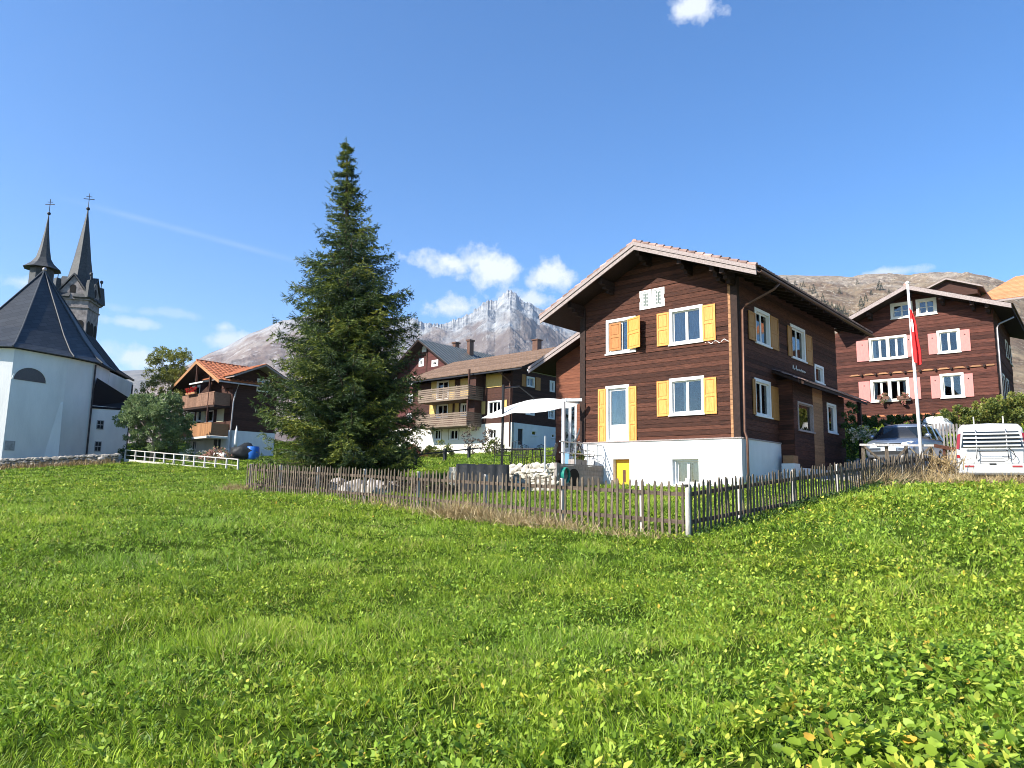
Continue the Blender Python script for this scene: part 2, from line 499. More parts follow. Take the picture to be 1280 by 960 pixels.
# ---- leaf clouds with numpy
def leaf_mesh(name, mat, pos, dirs, length, width, tone, bend=0.25, kind='blade', parent=None, side=None):
    """pos (N,3) base; dirs (N,3) growth direction; blade = 5 verts, leaf = 6 verts"""
    n = len(pos)
    pos = np.asarray(pos, float)
    d = np.asarray(dirs, float)
    d /= np.linalg.norm(d, axis=1)[:, None] + 1e-9
    if side is None:
        rnd = RNG.normal(size=(n, 3))
    else:
        rnd = side
    s = np.cross(d, rnd)
    s /= np.linalg.norm(s, axis=1)[:, None] + 1e-9
    b = np.cross(s, d)
    L_ = np.broadcast_to(np.asarray(length, float), (n,))[:, None]
    W_ = np.broadcast_to(np.asarray(width, float), (n,))[:, None]
    B_ = np.broadcast_to(np.asarray(bend, float), (n,))[:, None]
    if kind == 'blade':
        V = np.stack([pos - s * W_ * .5, pos + s * W_ * .5,
                      pos + d * L_ * .55 + b * L_ * B_ * .3 + s * W_ * .42, pos + d * L_ * .55 + b * L_ * B_ * .3 - s * W_ * .42,
                      pos + d * L_ * .93 + b * L_ * B_], 1)
        quads, tris, nv = [(0, 1, 2, 3)], [(3, 2, 4)], 5
    elif kind == 'leaf':
        V = np.stack([pos, pos + d * L_ * .35 + s * W_ * .5 + b * W_ * .12, pos + d * L_ * .35 - s * W_ * .5 + b * W_ * .12,
                      pos + d * L_ * .75 + s * W_ * .38 + b * L_ * B_ * .5, pos + d * L_ * .75 - s * W_ * .38 + b * L_ * B_ * .5,
                      pos + d * L_ + b * L_ * B_], 1)
        quads, tris, nv = [(1, 3, 4, 2)], [(0, 1, 2), (3, 5, 4)], 6
    elif kind == 'lobed':
        prof = [(0, 0), (.03, .20), (.05, .38), (.24, .36), (.38, .50), (.52, .38), (.70, .36), (.84, .20), (1, 0)]
        up_ = b
        pts_ = [pos + d * L_ * .48 - up_ * W_ * .06]
        for (l, w) in prof + [(l, -w) for (l, w) in prof[-2:0:-1]]:
            pts_.append(pos + d * L_ * l + s * W_ * w + up_ * (W_ * (abs(w) * .34) + L_ * B_ * l ** 2))
        V = np.stack(pts_, 1)
        nv = len(pts_)
        quads, tris = [], [(0, i, i + 1 if i + 1 < nv else 1) for i in range(1, nv)]
    else:                                       # diamond: 4 verts
        V = np.stack([pos, pos + d * L_ * .5 + s * W_ * .5, pos + d * L_ + b * L_ * B_, pos + d * L_ * .5 - s * W_ * .5], 1)
        quads, tris, nv = [(0, 1, 2, 3)], [], 4
    co = V.reshape(-1, 3)
    base = (np.arange(n) * nv)[:, None]
    idx, starts, totals = [], [], []
    per = np.concatenate([np.array(q) for q in quads + tris])
    li = (base + per[None, :]).reshape(-1)
    cnt = np.array([len(q) for q in quads + tris])
    tot = np.tile(cnt, n)
    st = np.concatenate([[0], np.cumsum(tot)[:-1]])
    me = bpy.data.meshes.new(name)
    me.vertices.add(len(co))
    me.vertices.foreach_set('co', co.astype(np.float32).ravel())
    me.loops.add(len(li))
    me.loops.foreach_set('vertex_index', li.astype(np.int32))
    me.polygons.add(len(tot))
    me.polygons.foreach_set('loop_start', st.astype(np.int32))
    me.update(calc_edges=True)
    a = me.attributes.new('tone', 'FLOAT', 'POINT')
    a.data.foreach_set('value', np.repeat(np.asarray(tone, float), nv).astype(np.float32))
    me.materials.append(mat)
    o = bpy.data.objects.new(name, me)
    COL.objects.link(o)
    if parent is not None:
        o.parent = parent
    return o


# ------------------------------------------------------------------ the ground
CP = [(0, 0, 0), (-4, 0, -.05), (4, 0, .1), (0.04, 4, .13), (3.72, 15, .70), (-10.67, 29, 1.31), (-5.21, 23.7, 1.06), (14.18, 24, 2.02),
      (9, 19.5, 1.42), (-36.9, 55, 2.55), (-33, 55, 2.8), (-28.2, 52, 2.87), (-17.6, 46, 2.25), (-24.6, 62, 3.7), (0.1, 65, 5.0), (-2.15, 50, 3.46), (-14, 64, 4.4), (-12, 50, 3.0),
      (-5, 38, 2.31), (24, 40, 5.8), (30, 44, 6.2), (18, 44, 5.6), (15.6, 27.5, 2.62), (15.1, 22.4, 1.92), (20, 25, 2.1), (13.7, 19, 1.86), (18, 18, 2.1), (-18.6, 38, 1.64),
      (8.1, 25, 1.85), (2.5, 29.6, 1.75), (16, 35, 3.2), (-12, 15, .55), (12, 10, .95), (6, 7, .4), (-6, 8, .2), (-25, 30, 1.0), (-1, 27, 1.35), (5, 72, 5.6), (-45, 75, 4.5), (30, 70, 9), (0, 120, 11), (-60, 120, 9), (60, 120, 18)]
CPa = np.array(CP, float)
_A = np.c_[np.ones(len(CPa)), CPa[:, 0], CPa[:, 1]]
_pl, *_ = np.linalg.lstsq(_A, CPa[:, 2], rcond=None)
_SG = np.clip(np.hypot(CPa[:, 0], CPa[:, 1] - 0) * .35, 7, 26)


def _kern(x, y):
    r2 = (np.asarray(x)[..., None] - CPa[:, 0]) ** 2 + (np.asarray(y)[..., None] - CPa[:, 1]) ** 2
    return np.exp(-r2 / (2 * _SG ** 2))


_K = _kern(CPa[:, 0], CPa[:, 1])
_res = CPa[:, 2] - _A @ _pl
_w = np.linalg.solve(_K.T @ _K + 0.01 * np.eye(len(CPa)), _K.T @ _res)


def gz(x, y):
    x, y = np.asarray(x, float), np.asarray(y, float)
    x0_, y0_ = x, y
    y = np.where(y > 90, 90 + 45 * (1 - np.exp(-(y - 90) / 60)), y)
    x = np.where(x > 70, 70 + 30 * (1 - np.exp(-(x - 70) / 40)), np.where(x < -70, -70 - 30 * (1 - np.exp((x + 70) / 40)), x))
    z = _pl[0] + _pl[1] * x + _pl[2] * y + _kern(x, y) @ _w
    z = z + 0.035 * np.sin(x * .9 + 1.3 * np.sin(y * .37)) * np.sin(y * .8 + .7) + .02 * np.sin(x * 2.3 + y) * np.sin(y * 1.9 - x * .6)
    return z


def g1(x, y):
    return float(gz(np.array([x]), np.array([y]))[0])


def build_ground():
    xs = np.unique(np.concatenate([np.linspace(-400, -60, 40), np.linspace(-60, 60, 161), np.linspace(60, 400, 40)]))
    ys = np.unique(np.concatenate([np.linspace(-80, -10, 10), np.linspace(-10, 80, 161), np.linspace(80, 500, 60)]))
    X, Y = np.meshgrid(xs, ys)
    Z = gz(X, Y)
    nx, ny = len(xs), len(ys)
    co = np.stack([X, Y, Z], -1).reshape(-1, 3)
    fs = []
    for j in range(ny - 1):
        for i in range(nx - 1):
            a = j * nx + i
            fs.append((a, a + 1, a + nx + 1, a + nx))
    mb = MB()
    mb.v = [tuple(c) for c in co]
    mb.f = fs
    m = material('meadow_soil', (0.018, 0.034, 0.005), 1.0, (0.050, 0.080, 0.010), .6, bump=.8, bscale=14, col3=(0.075, 0.080, 0.025), spec=0.0)
    o = mb.build('ground', m, smooth=True, fix=False)
    tag(o, kind='structure')


build_ground()


# ------------------------------------------------------------------ mountains and hills
def range_mesh(name, sky, R, R0, z0, n_t, n_r, rough, ribs, mat, back=1.35, shape=1.3, seed=0, jag=0.0, jag_rng=None, dome=None, ridge=None):
    """heightfield whose crest follows a skyline; sky = list of (px, py)"""
    px = np.array([p[0] for p in sky], float)
    az, zr = [], []
    for (a, b) in sky:
        d = pray(a, b)
        th = math.atan2(d.x, d.y)
        az.append(th)
        zr.append(EYE + R * d.z / math.hypot(d.x, d.y))
    ths = np.linspace(az[0], az[-1], n_t)
    zc = np.interp(ths, az, zr)
    V, F_ = [], []
    ts = np.concatenate([1 - (1 - np.linspace(0, 1, n_r)) ** 1.5, np.linspace(1.04, back, 8)])
    for j, t in enumerate(ts):
        r = R0 + (R - R0) * t
        for i, th in enumerate(ths):
            top = zc[i]
            jg = 0.0
            if jag and jag_rng[0] < th < jag_rng[1]:
                jg = jag * (abs(mnoise.noise(Vector((th * 170, seed, 0)))) * 1.6 + abs(mnoise.noise(Vector((th * 420, seed, 5)))) - .9) 
            if t <= 1:
                h = z0 + (top - z0) * (t ** shape)
                w = math.sin(math.pi * min(1, t * 1.0)) ** .7 if t < 1 else 0
            else:
                h = z0 + (top - z0) * max(0, 1 - ((t - 1) / (back - 1)) ** 1.2 * .9)
                w = .5
            h += jg * max(0.0, 1 - abs(t - 1) / .10)
            x, y = r * math.sin(th), r * math.cos(th)
            k = 1.0 / rough[1]
            nz = mnoise.fractal(Vector((x * k, y * k, seed)), .9, 2.1, 6)
            h += rough[0] * nz * w
            if ridge:
                rm = mnoise.ridged_multi_fractal(Vector((x / ridge[1], y / ridge[1], seed * 1.7)), 1.0, 2.15, 7, 1.0, 2.0)
                h += ridge[0] * (rm - 1.1) * min(1, t * 1.6) * (1 if t < 1 else .6) * (1 - .75 * max(0, 1 - abs(t - 1) / .06))
            if ribs[0]:
                rb = 1 - abs(mnoise.noise(Vector((th * ribs[1] + .8 * mnoise.noise(Vector((x * k * 2, y * k * 2, 3))), t * 1.1, seed + 9)))) * 2
                rb2 = 1 - abs(mnoise.noise(Vector((th * ribs[1] * 2.7, t * 2.3, seed + 4)))) * 2
                fw = max(0.0, min(1.0, (t - ribs[2]) / (1 - ribs[2]))) * (1 if t <= 1 else .4)
                h += ribs[0] * (rb + .5 * rb2 - 1.1) * fw * (1 - fw ** 6 if t < 1 else 1)
            if dome:
                for (dth, dr, drad, dh) in dome:
                    q = math.hypot((th - dth) * R, r - dr) / drad
                    if q < 1:
                        h += dh * (1 - q) ** 1.15 * (1 + .12 * mnoise.noise(Vector((th * 90, r * .02, 4))))
            V.append((x, y, h))
    nr = len(ts)
    for j in range(nr - 1):
        for i in range(n_t - 1):
            a = j * n_t + i
            F_.append((a, a + 1, a + n_t + 1, a + n_t))
    mb = MB()
    mb.v, mb.f = V, F_
    o = mb.build(name, mat, smooth=False, fix=False)
    return tag(o, kind='structure')


def mountain_mat(name, rock, rock2, heath, heath2, scree, sc, grass=None, z_lo=0, z_hi=800):
    m = bpy.data.materials.new(name)
    m.use_nodes = True
    t = m.node_tree
    L = t.links.new
    b = t.nodes['Principled BSDF']
    b.inputs['Roughness'].default_value = .95
    b.inputs['Specular IOR Level'].default_value = .1
    g = N(t, 'ShaderNodeNewGeometry')
    sp = N(t, 'ShaderNodeSeparateXYZ')
    L(g.outputs['Position'], sp.inputs[0])

    def nz(scale, det=8, ro=.6, st=(1, 1, 1)):
        mp = N(t, 'ShaderNodeMapping')
        mp.inputs['Scale'].default_value = st
        L(g.outputs['Position'], mp.inputs[0])
        n = N(t, 'ShaderNodeTexNoise')
        n.inputs['Scale'].default_value = scale
        n.inputs['Detail'].default_value = det
        n.inputs['Roughness'].default_value = ro
        L(mp.outputs[0], n.inputs['Vector'])
        return n.outputs[0]

    def mixc(f, a, b_):
        mx = N(t, 'ShaderNodeMixRGB')
        L(f, mx.inputs[0])
        for i, c in ((1, a), (2, b_)):
            if hasattr(c, 'links'):
                L(c, mx.inputs[i])
            else:
                mx.inputs[i].default_value = (*c, 1)
        return mx.outputs[0]

    def step(v, lo, hi):
        return math_n(t, 'DIVIDE', math_n(t, 'SUBTRACT', v, lo), hi - lo, True)

    n1 = nz(sc * 6, 10, .7)
    crock = mixc(step(n1, .40, .60), rock, rock2)
    chea = mixc(step(nz(sc * 2.2, 9, .65), .40, .62), heath, heath2)
    # height plus noise decides rock or heath
    h = math_n(t, 'ADD', step(sp.outputs['Z'], z_lo, z_hi), math_n(t, 'MULTIPLY', math_n(t, 'SUBTRACT', nz(sc * 1.2, 8, .6), .5), 1.3))
    c = mixc(step(h, .42, .62), chea, crock)
    sm = step(nz(sc * 9, 12, .72, (1, 1, .5)), .555, .62)
    c = mixc(math_n(t, 'MULTIPLY', sm, .75), c, scree)
    if grass:
        c = mixc(step(nz(sc * 20, 8, .7), .56, .66), c, grass)
    L(c, b.inputs['Base Color'])
    bp = N(t, 'ShaderNodeBump')
    bp.inputs['Strength'].default_value = 1.0
    bp.inputs['Distance'].default_value = 12 * (0.004 / sc) ** .8
    L(n1, bp.inputs['Height'])
    L(bp.outputs[0], b.inputs['Normal'])
    return m


mt_far = mountain_mat('mountain_rock', (0.17, 0.18, 0.19), (0.36, 0.37, 0.37), (0.125, 0.100, 0.090), (0.20, 0.17, 0.15), (0.29, 0.28, 0.265), .004, z_lo=380, z_hi=1020)
mt_left = mountain_mat('mountain_left', (0.22, 0.21, 0.21), (0.35, 0.34, 0.33), (0.17, 0.125, 0.105), (0.26, 0.22, 0.19), (0.38, 0.36, 0.34), .004, z_lo=250, z_hi=800)
mt_near = mountain_mat('hill_heath', (0.18, 0.14, 0.11), (0.33, 0.28, 0.22), (0.155, 0.105, 0.070), (0.28, 0.215, 0.14), (0.44, 0.38, 0.30), .016, grass=(0.055, 0.065, 0.035), z_lo=100, z_hi=420)

th = lambda px: math.atan2(pray(px, 430).x, pray(px, 430).y)
range_mesh('mountain', [(330, 420), (420, 415), (470, 404), (490, 397), (513, 397), (525, 402), (540, 404), (552, 403), (571, 397), (591, 389), (603, 378), (610, 374), (620, 377), (628, 368), (638, 361), (645, 365), (651, 372), (658, 377), (664, 378), (671, 384), (683, 388), (705, 402), (740, 418), (800, 436), (900, 450), (1000, 470)],
           3600, 900, 5, 1000, 190, (40, 700), (9, 80, .74), mt_far, seed=3, shape=1.5, jag=15, ridge=(58, 420), jag_rng=(th(480), th(660)), dome=[(th(655), 2900, 330, 75), (th(560), 2200, 560, 50)])
range_mesh('mountain', [(120, 510), (175, 490), (210, 466), (235, 455), (263, 440), (280, 434), (298, 424), (312, 416), (326, 411), (349, 402), (380, 398), (420, 402), (470, 412), (540, 440), (620, 470)],
           2900, 700, 5, 420, 130, (40, 620), (0, 60, .6), mt_left, seed=8, shape=1.25, ridge=(48, 620))
range_mesh('hills', [(-300, 440), (-100, 462), (60, 462), (140, 464), (162, 463), (190, 462), (222, 461), (260, 470), (330, 500)],
           5200, 1500, 5, 200, 40, (60, 900), (0, 1, 0), mountain_mat('hills_far', (0.20, 0.20, 0.19), (0.28, 0.27, 0.25), (0.14, 0.13, 0.11), (0.21, 0.19, 0.16), (0.30, 0.29, 0.27), .003, z_lo=300, z_hi=1500), seed=5, shape=1.0)
HILL_SKY = [(560, 505), (640, 470), (700, 436), (760, 415), (850, 385), (920, 352), (945, 347), (970, 345), (1000, 344), (1035, 344), (1050, 345), (1067, 347), (1085, 344), (1105, 342.5), (1120, 343), (1137, 345), (1150, 342), (1160, 341), (1185, 340), (1210, 341), (1232, 343), (1248, 348), (1264, 354), (1290, 366), (1330, 385), (1420, 400), (1600, 430)]
range_mesh('hills', HILL_SKY, 1150, 140, 12, 460, 130, (11, 190), (0, 40, .3), mt_near, seed=12, shape=1.22, ridge=(13, 130))


# ------------------------------------------------------------------ house kit
class Frame:
    """a building's own axes: near corner, +X along the visible front to its right end, +Y back along the side"""

    def __init__(s, name, px, py, Y, a, z0, label, cat, group=None):
        p = at(px, py, Y)
        s.K, s.a, s.z0 = p, rad(a), z0
        s.root = empty(name, (p.x, p.y, z0), s.a, label, cat, group)

    def loc(s, w):
        dx, dy = w.x - s.K.x, w.y - s.K.y
        c, q = math.cos(s.a), math.sin(s.a)
        return Vector((dx * c + dy * q, -dx * q + dy * c, w.z - s.z0))

    def world(s, x, y, z=0):
        c, q = math.cos(s.a), math.sin(s.a)
        return Vector((s.K.x + x * c - y * q, s.K.y + x * q + y * c, z + s.z0))

    def fr(s, px, py, n=0.0):
        d = pray(px, py)
        ny = Vector((-math.sin(s.a), math.cos(s.a), 0))
        o = Vector((0, 0, EYE))
        l = s.loc(o + d * (((s.K - o).dot(ny) - n) / d.dot(ny)))
        return l.x, l.z

    def sd(s, px, py, n=0.0):
        d = pray(px, py)
        nx = Vector((math.cos(s.a), math.sin(s.a), 0))
        o = Vector((0, 0, EYE))
        l = s.loc(o + d * (((s.K - o).dot(nx) + n) / d.dot(nx)))
        return l.y, l.z

    def frect(s, x0, x1, yt, yb, n=0.0):
        """rectangle on the front from a picture box (mid heights)"""
        xm = (x0 + x1) / 2
        u0, u1 = s.fr(x0, (yt + yb) / 2, n)[0], s.fr(x1, (yt + yb) / 2, n)[0]
        return (u0, u1, s.fr(xm, yb, n)[1], s.fr(xm, yt, n)[1])

    def srect(s, x0, x1, yt, yb, n=0.0):
        xm = (x0 + x1) / 2
        u0, u1 = s.sd(x0, (yt + yb) / 2, n)[0], s.sd(x1, (yt + yb) / 2, n)[0]
        return (u0, u1, s.sd(xm, yb, n)[1], s.sd(xm, yt, n)[1])


def front_pl(y0=0.0):
    return lambda u, n, z: (u, y0 - n, z)


def side_pl(x0=0.0):
    return lambda u, n, z: (x0 + n, u, z)


def back_pl(y0):
    return lambda u, n, z: (-u, y0 + n, z)


def left_pl(x0):
    return lambda u, n, z: (x0 - n, -u, z)


def cells(zs, lo, hi, opens):
    zs = sorted(set([round(z, 4) for z in zs]))
    for z0, z1 in zip(zs[:-1], zs[1:]):
        if z1 - z0 < .004:
            continue
        a0, b0, a1, b1 = lo(z0 + 1e-4), hi(z0 + 1e-4), lo(z1 - 1e-4), hi(z1 - 1e-4)
        if b0 - a0 < .02:
            continue
        b1 = max(b1, a1 + .001)
        zm = (z0 + z1) / 2
        segs = [(None, None)]
        cuts = sorted([(o[0], o[1]) for o in opens if o[2] < zm < o[3]])
        left, out = None, []
        for c in cuts:
            out.append((left, c[0]))
            left = c[1]
        out.append((left, None))
        for (l, r) in out:
            A0 = a0 if l is None else max(l, a0)
            A1 = a1 if l is None else max(l, a1)
            B0 = b0 if r is None else min(r, b0)
            B1 = b1 if r is None else min(r, b1)
            if B0 - A0 > .015:
                yield ((A0, B0, z0), (A1, max(B1, A1 + .001), z1))


def board_wall(mb, pl, z0, z1, lo, hi, opens, bh=.17, gap=.008, thick=.16, seed=0, var=.012, back=True):
    r = random.Random(seed)
    rows = []
    z = z0
    while z < z1 - .02:
        h = bh * r.uniform(.85, 1.15)
        rows.append((z, min(z + h, z1)))
        z += h
    zo = [o[2] for o in opens] + [o[3] for o in opens]
    for (a, b) in rows:
        n1 = r.uniform(0, var)
        inner = [q for q in zo if a + .01 < q < b - .01]
        for c in cells([a, b - gap] + inner, lo, hi, opens):
            mb.pcell(pl, c, -.03, n1)
    if back:
        knots = [z0, z1] + [q for q in zo if z0 < q < z1]
        knots += list(np.linspace(z0, z1, 9))
        for c in cells(knots, lo, hi, opens):
            mb.pcell(pl, c, -thick, -.018)


def plain_wall(mb, pl, z0, z1, lo, hi, opens, thick=.25, n=0.0):
    zo = [q for o in opens for q in (o[2], o[3]) if z0 < q < z1]
    for c in cells([z0, z1] + zo, lo, hi, opens):
        mb.pcell(pl, c, -thick, n)


def const(v):
    return lambda z: v


def window(root, pl, r, cas=.12, sashes=2, mat=None, out=.035, curtain=None, transoms=0, recess=.07, bar=.05, sill=True, name='window', door=False, glass_frac=None, crt_mat=None):
    """r = (u0,u1,z0,z1) outer edge of casing; opening in the wall should be r shrunk by cas*0.6"""
    mat = mat or paint_white
    u0, u1, z0, z1 = r
    m = MB()
    # casing ring
    for (a, b, c, d) in ((u0, u1, z1 - cas, z1), (u0, u1, z0, z0 + cas * .9), (u0, u0 + cas, z0 + cas * .9, z1 - cas), (u1 - cas, u1, z0 + cas * .9, z1 - cas)):
        m.pbox(pl, a, b, -recess - .05, out, c, d)
    if sill:
        m.pbox(pl, u0 - .03, u1 + .03, out, out + .05, z0 - .015, z0 + .04)
    ia, ib, ic, id_ = u0 + cas, u1 - cas, z0 + cas * .9, z1 - cas
    w = (ib - ia) / sashes
    for k in range(sashes):
        a, b = ia + k * w + .004, ia + (k + 1) * w - .004
        for (p, q, s_, t_) in ((a, b, id_ - bar, id_), (a, b, ic, ic + bar), (a, a + bar, ic + bar, id_ - bar), (b - bar, b, ic + bar, id_ - bar)):
            m.pbox(pl, p, q, -recess - .03, -recess + .012, s_, t_)
        for j in range(transoms):
            zz = ic + (id_ - ic) * (j + 1) / (transoms + 1)
            m.pbox(pl, a + bar, b - bar, -recess - .02, -recess + .005, zz - .015, zz + .015)
        if glass_frac:
            m.pbox(pl, a + bar, b - bar, -recess - .025, -recess, ic + bar, ic + (id_ - ic) * (1 - glass_frac))
    f = m.build(name, mat, root)
    g = MB()
    gz0 = ic + (bar if not glass_frac else (id_ - ic) * (1 - glass_frac))
    for k in range(sashes):
        g.pbox(pl, ia + k * w + bar, ia + (k + 1) * w - bar, -recess - .012, -recess - .006, gz0, id_ - bar)
    g.build('pane', glass, f)
    if curtain:
        c = MB()
        rr = random.Random(int(abs(u0) * 977) + int(z0 * 31))
        for (fa, fb) in curtain:
            a, b = ia + (ib - ia) * fa, ia + (ib - ia) * fb
            k = max(4, int((b - a) / .035))
            us = np.linspace(a, b, k + 1)
            vs = []
            for i, u in enumerate(us):
                n = -recess - .10 + .025 * math.sin(i * 1.9 + rr.random())
                vs += [pl(u, n, ic), pl(u, n, id_)]
            c.add(vs, [(2 * i, 2 * i + 2, 2 * i + 3, 2 * i + 1) for i in range(k)])
        c.build('curtain', crt_mat or cloth_curtain, f, smooth=True, fix=False)
    return f


def shrink(r, c=.06):
    return (r[0] + c, r[1] - c, r[2] + c, r[3] - c)


def shutter(root, pl, r, mat, n=.03, panels=2, hinge=None, open_deg=0, name='shutter'):
    u0, u1, z0, z1 = r
    m = MB()
    b = .07 if (u1 - u0) > .3 else .055
    if open_deg:
        hu = u0 if hinge == 'l' else u1
        w = u1 - u0
        a = rad(open_deg)
        sg = 1 if hinge == 'l' else -1
        pl0 = pl
        pl = lambda u, nn, z: pl0(hu + sg * (abs(u - hu) * math.cos(a)), n + abs(u - hu) * math.sin(a) + (nn - n) * 1.0, z)
    for (a_, b_, c_, d_) in ((u0, u0 + b, z0, z1), (u1 - b, u1, z0, z1)):
        m.pbox(pl, a_, b_, n, n + .035, c_, d_)
    zs = [z0 + (z1 - z0) * k / panels for k in range(panels + 1)]
    for k in range(panels + 1):
        zc = zs[k]
        lo, hi = (zc, zc + b) if k == 0 else ((zc - b, zc) if k == panels else (zc - b / 2, zc + b / 2))
        m.pbox(pl, u0 + b, u1 - b, n, n + .033, lo, hi)
    m.pbox(pl, u0 + b, u1 - b, n + .004, n + .014, z0 + b * .5, z1 - b * .5)
    for k in range(panels):
        m.pbox(pl, u0 + b + .03, u1 - b - .03, n + .012, n + .027, zs[k] + b + .03, zs[k + 1] - b - .03)
    return m.build(name, mat, root)


def script_text(root, pl, words_, u, z, h, n=.02, mat=None, name='inscription'):
    """hand-lettered line made as a text curve converted to mesh"""
    cu = bpy.data.curves.new(name, 'FONT')
    cu.body = words_
    cu.size = h
    cu.extrude = .004
    cu.shear = .35
    o = bpy.data.objects.new('tmp_text', cu)
    COL.objects.link(o)
    dg = bpy.context.evaluated_depsgraph_get()
    me = bpy.data.meshes.new_from_object(o.evaluated_get(dg))
    COL.objects.unlink(o)
    bpy.data.objects.remove(o)
    for v in me.vertices:
        v.co = Vector(pl(u + v.co.x, n + v.co.z, z + v.co.y))
    me.materials.clear()
    me.materials.append(mat or paint_script)
    q = bpy.data.objects.new(name, me)
    COL.objects.link(q)
    q.parent = root
    return q


def tile_slope(mb, A, B, C, D, tw=.22, tl=.36, amp=.028, step=.025, sx=4):
    """A,B along the eave, D,C along the ridge above them (A under D); corrugated courses"""
    A, B, C, D = map(Vector, (A, B, C, D))
    nrm = (B - A).cross(D - A).normalized()
    if nrm.z < 0:
        nrm = -nrm
    nu = max(2, int((B - A).length / tw))
    nv = max(2, int((D - A).length / tl))
    for j in range(nv):
        t0, t1 = j / nv, (j + 1.06) / nv
        base = len(mb.v)
        cols = nu * sx + 1
        for t, off in ((t0, 0.0), (t0, step), (min(t1, 1), .004)):
            for i in range(cols):
                s_ = i / (cols - 1)
                p = (A.lerp(B, s_)).lerp(D.lerp(C, s_), t)
                w = amp * abs(math.sin(math.pi * s_ * nu)) ** .8
                q = p + nrm * ((off + w) if off else .0)
                mb.v.append(tuple(q))
        for k in range(2):
            for i in range(cols - 1):
                a = base + k * cols + i
                mb.f.append((a, a + 1, a + cols + 1, a + cols))


def gable_roof(root, xl, xr, xm, zl, zr, zm, y0, y1, th=.16, mat_under=None, tiles=None, tile_kw=None, name='roof', rafters=True, barge=None, seam=None):
    """ridge along Y at xm; z are heights of the deck's top surface; slopes run xl..xm and xm..xr"""
    r = MB()
    for (xa, za, xb, zb) in ((xl, zl, xm, zm), (xm, zm, xr, zr)):
        r.hexa([(xa, y0, za - th), (xb, y0, zb - th), (xb, y1, zb - th), (xa, y1, za - th), (xa, y0, za), (xb, y0, zb), (xb, y1, zb), (xa, y1, za)])
    ro = r.build(name, mat_under or wood_eave, root)
    if tiles:
        t = MB()
        kw = tile_kw or {}
        e = .03
        if seam:
            for (xa, za, xb, zb) in ((xl - .06, zl - .01, xm, zm), (xr + .06, zr - .01, xm, zm)):
                t.hexa([(xa, y0 - .05, za + .004), (xb, y0 - .05, zb + .004), (xb, y1 + .05, zb + .004), (xa, y1 + .05, za + .004), (xa, y0 - .05, za + e), (xb, y0 - .05, zb + e), (xb, y1 + .05, zb + e), (xa, y1 + .05, za + e)])
                y = y0
                while y < y1:
                    t.hexa([(xa, y, za + e), (xb, y, zb + e), (xb, y + .04, zb + e), (xa, y + .04, za + e), (xa, y, za + e + .06), (xb, y, zb + e + .06), (xb, y + .04, zb + e + .06), (xa, y + .04, za + e + .06)])
                    y += seam
        else:
            tile_slope(t, (xl - .08, y0 - .04, zl + .01), (xl - .08, y1 + .04, zl + .01), (xm, y1 + .04, zm + .02), (xm, y0 - .04, zm + .02), **kw)
            tile_slope(t, (xr + .08, y1 + .04, zr + .01), (xr + .08, y0 - .04, zr + .01), (xm, y0 - .04, zm + .02), (xm, y1 + .04, zm + .02), **kw)
            # ridge caps
            y = y0 - .04
            while y < y1:
                t.tube([(xm, y, zm + .05), (xm, min(y + .40, y1), zm + .03)], [.12, .105], 8)
                y += .36
        t.build('tiles' if not seam else 'roof_sheet', tiles, ro, fix=bool(seam))
    if barge:
        bm_, bw = barge
        b = MB()
        for (xa, za, xb, zb) in ((xl, zl, xm, zm), (xr, zr, xm, zm)):
            for yy in (y0 - .045, y1 + .005):
                b.hexa([(xa, yy, za - bw), (xb, yy, zb - bw), (xb, yy + .04, zb - bw), (xa, yy + .04, za - bw), (xa, yy, za + .02), (xb, yy, zb + .02), (xb, yy + .04, zb + .02), (xa, yy + .04, za + .02)])
        b.build('barge_board', bm_, ro)
    return ro


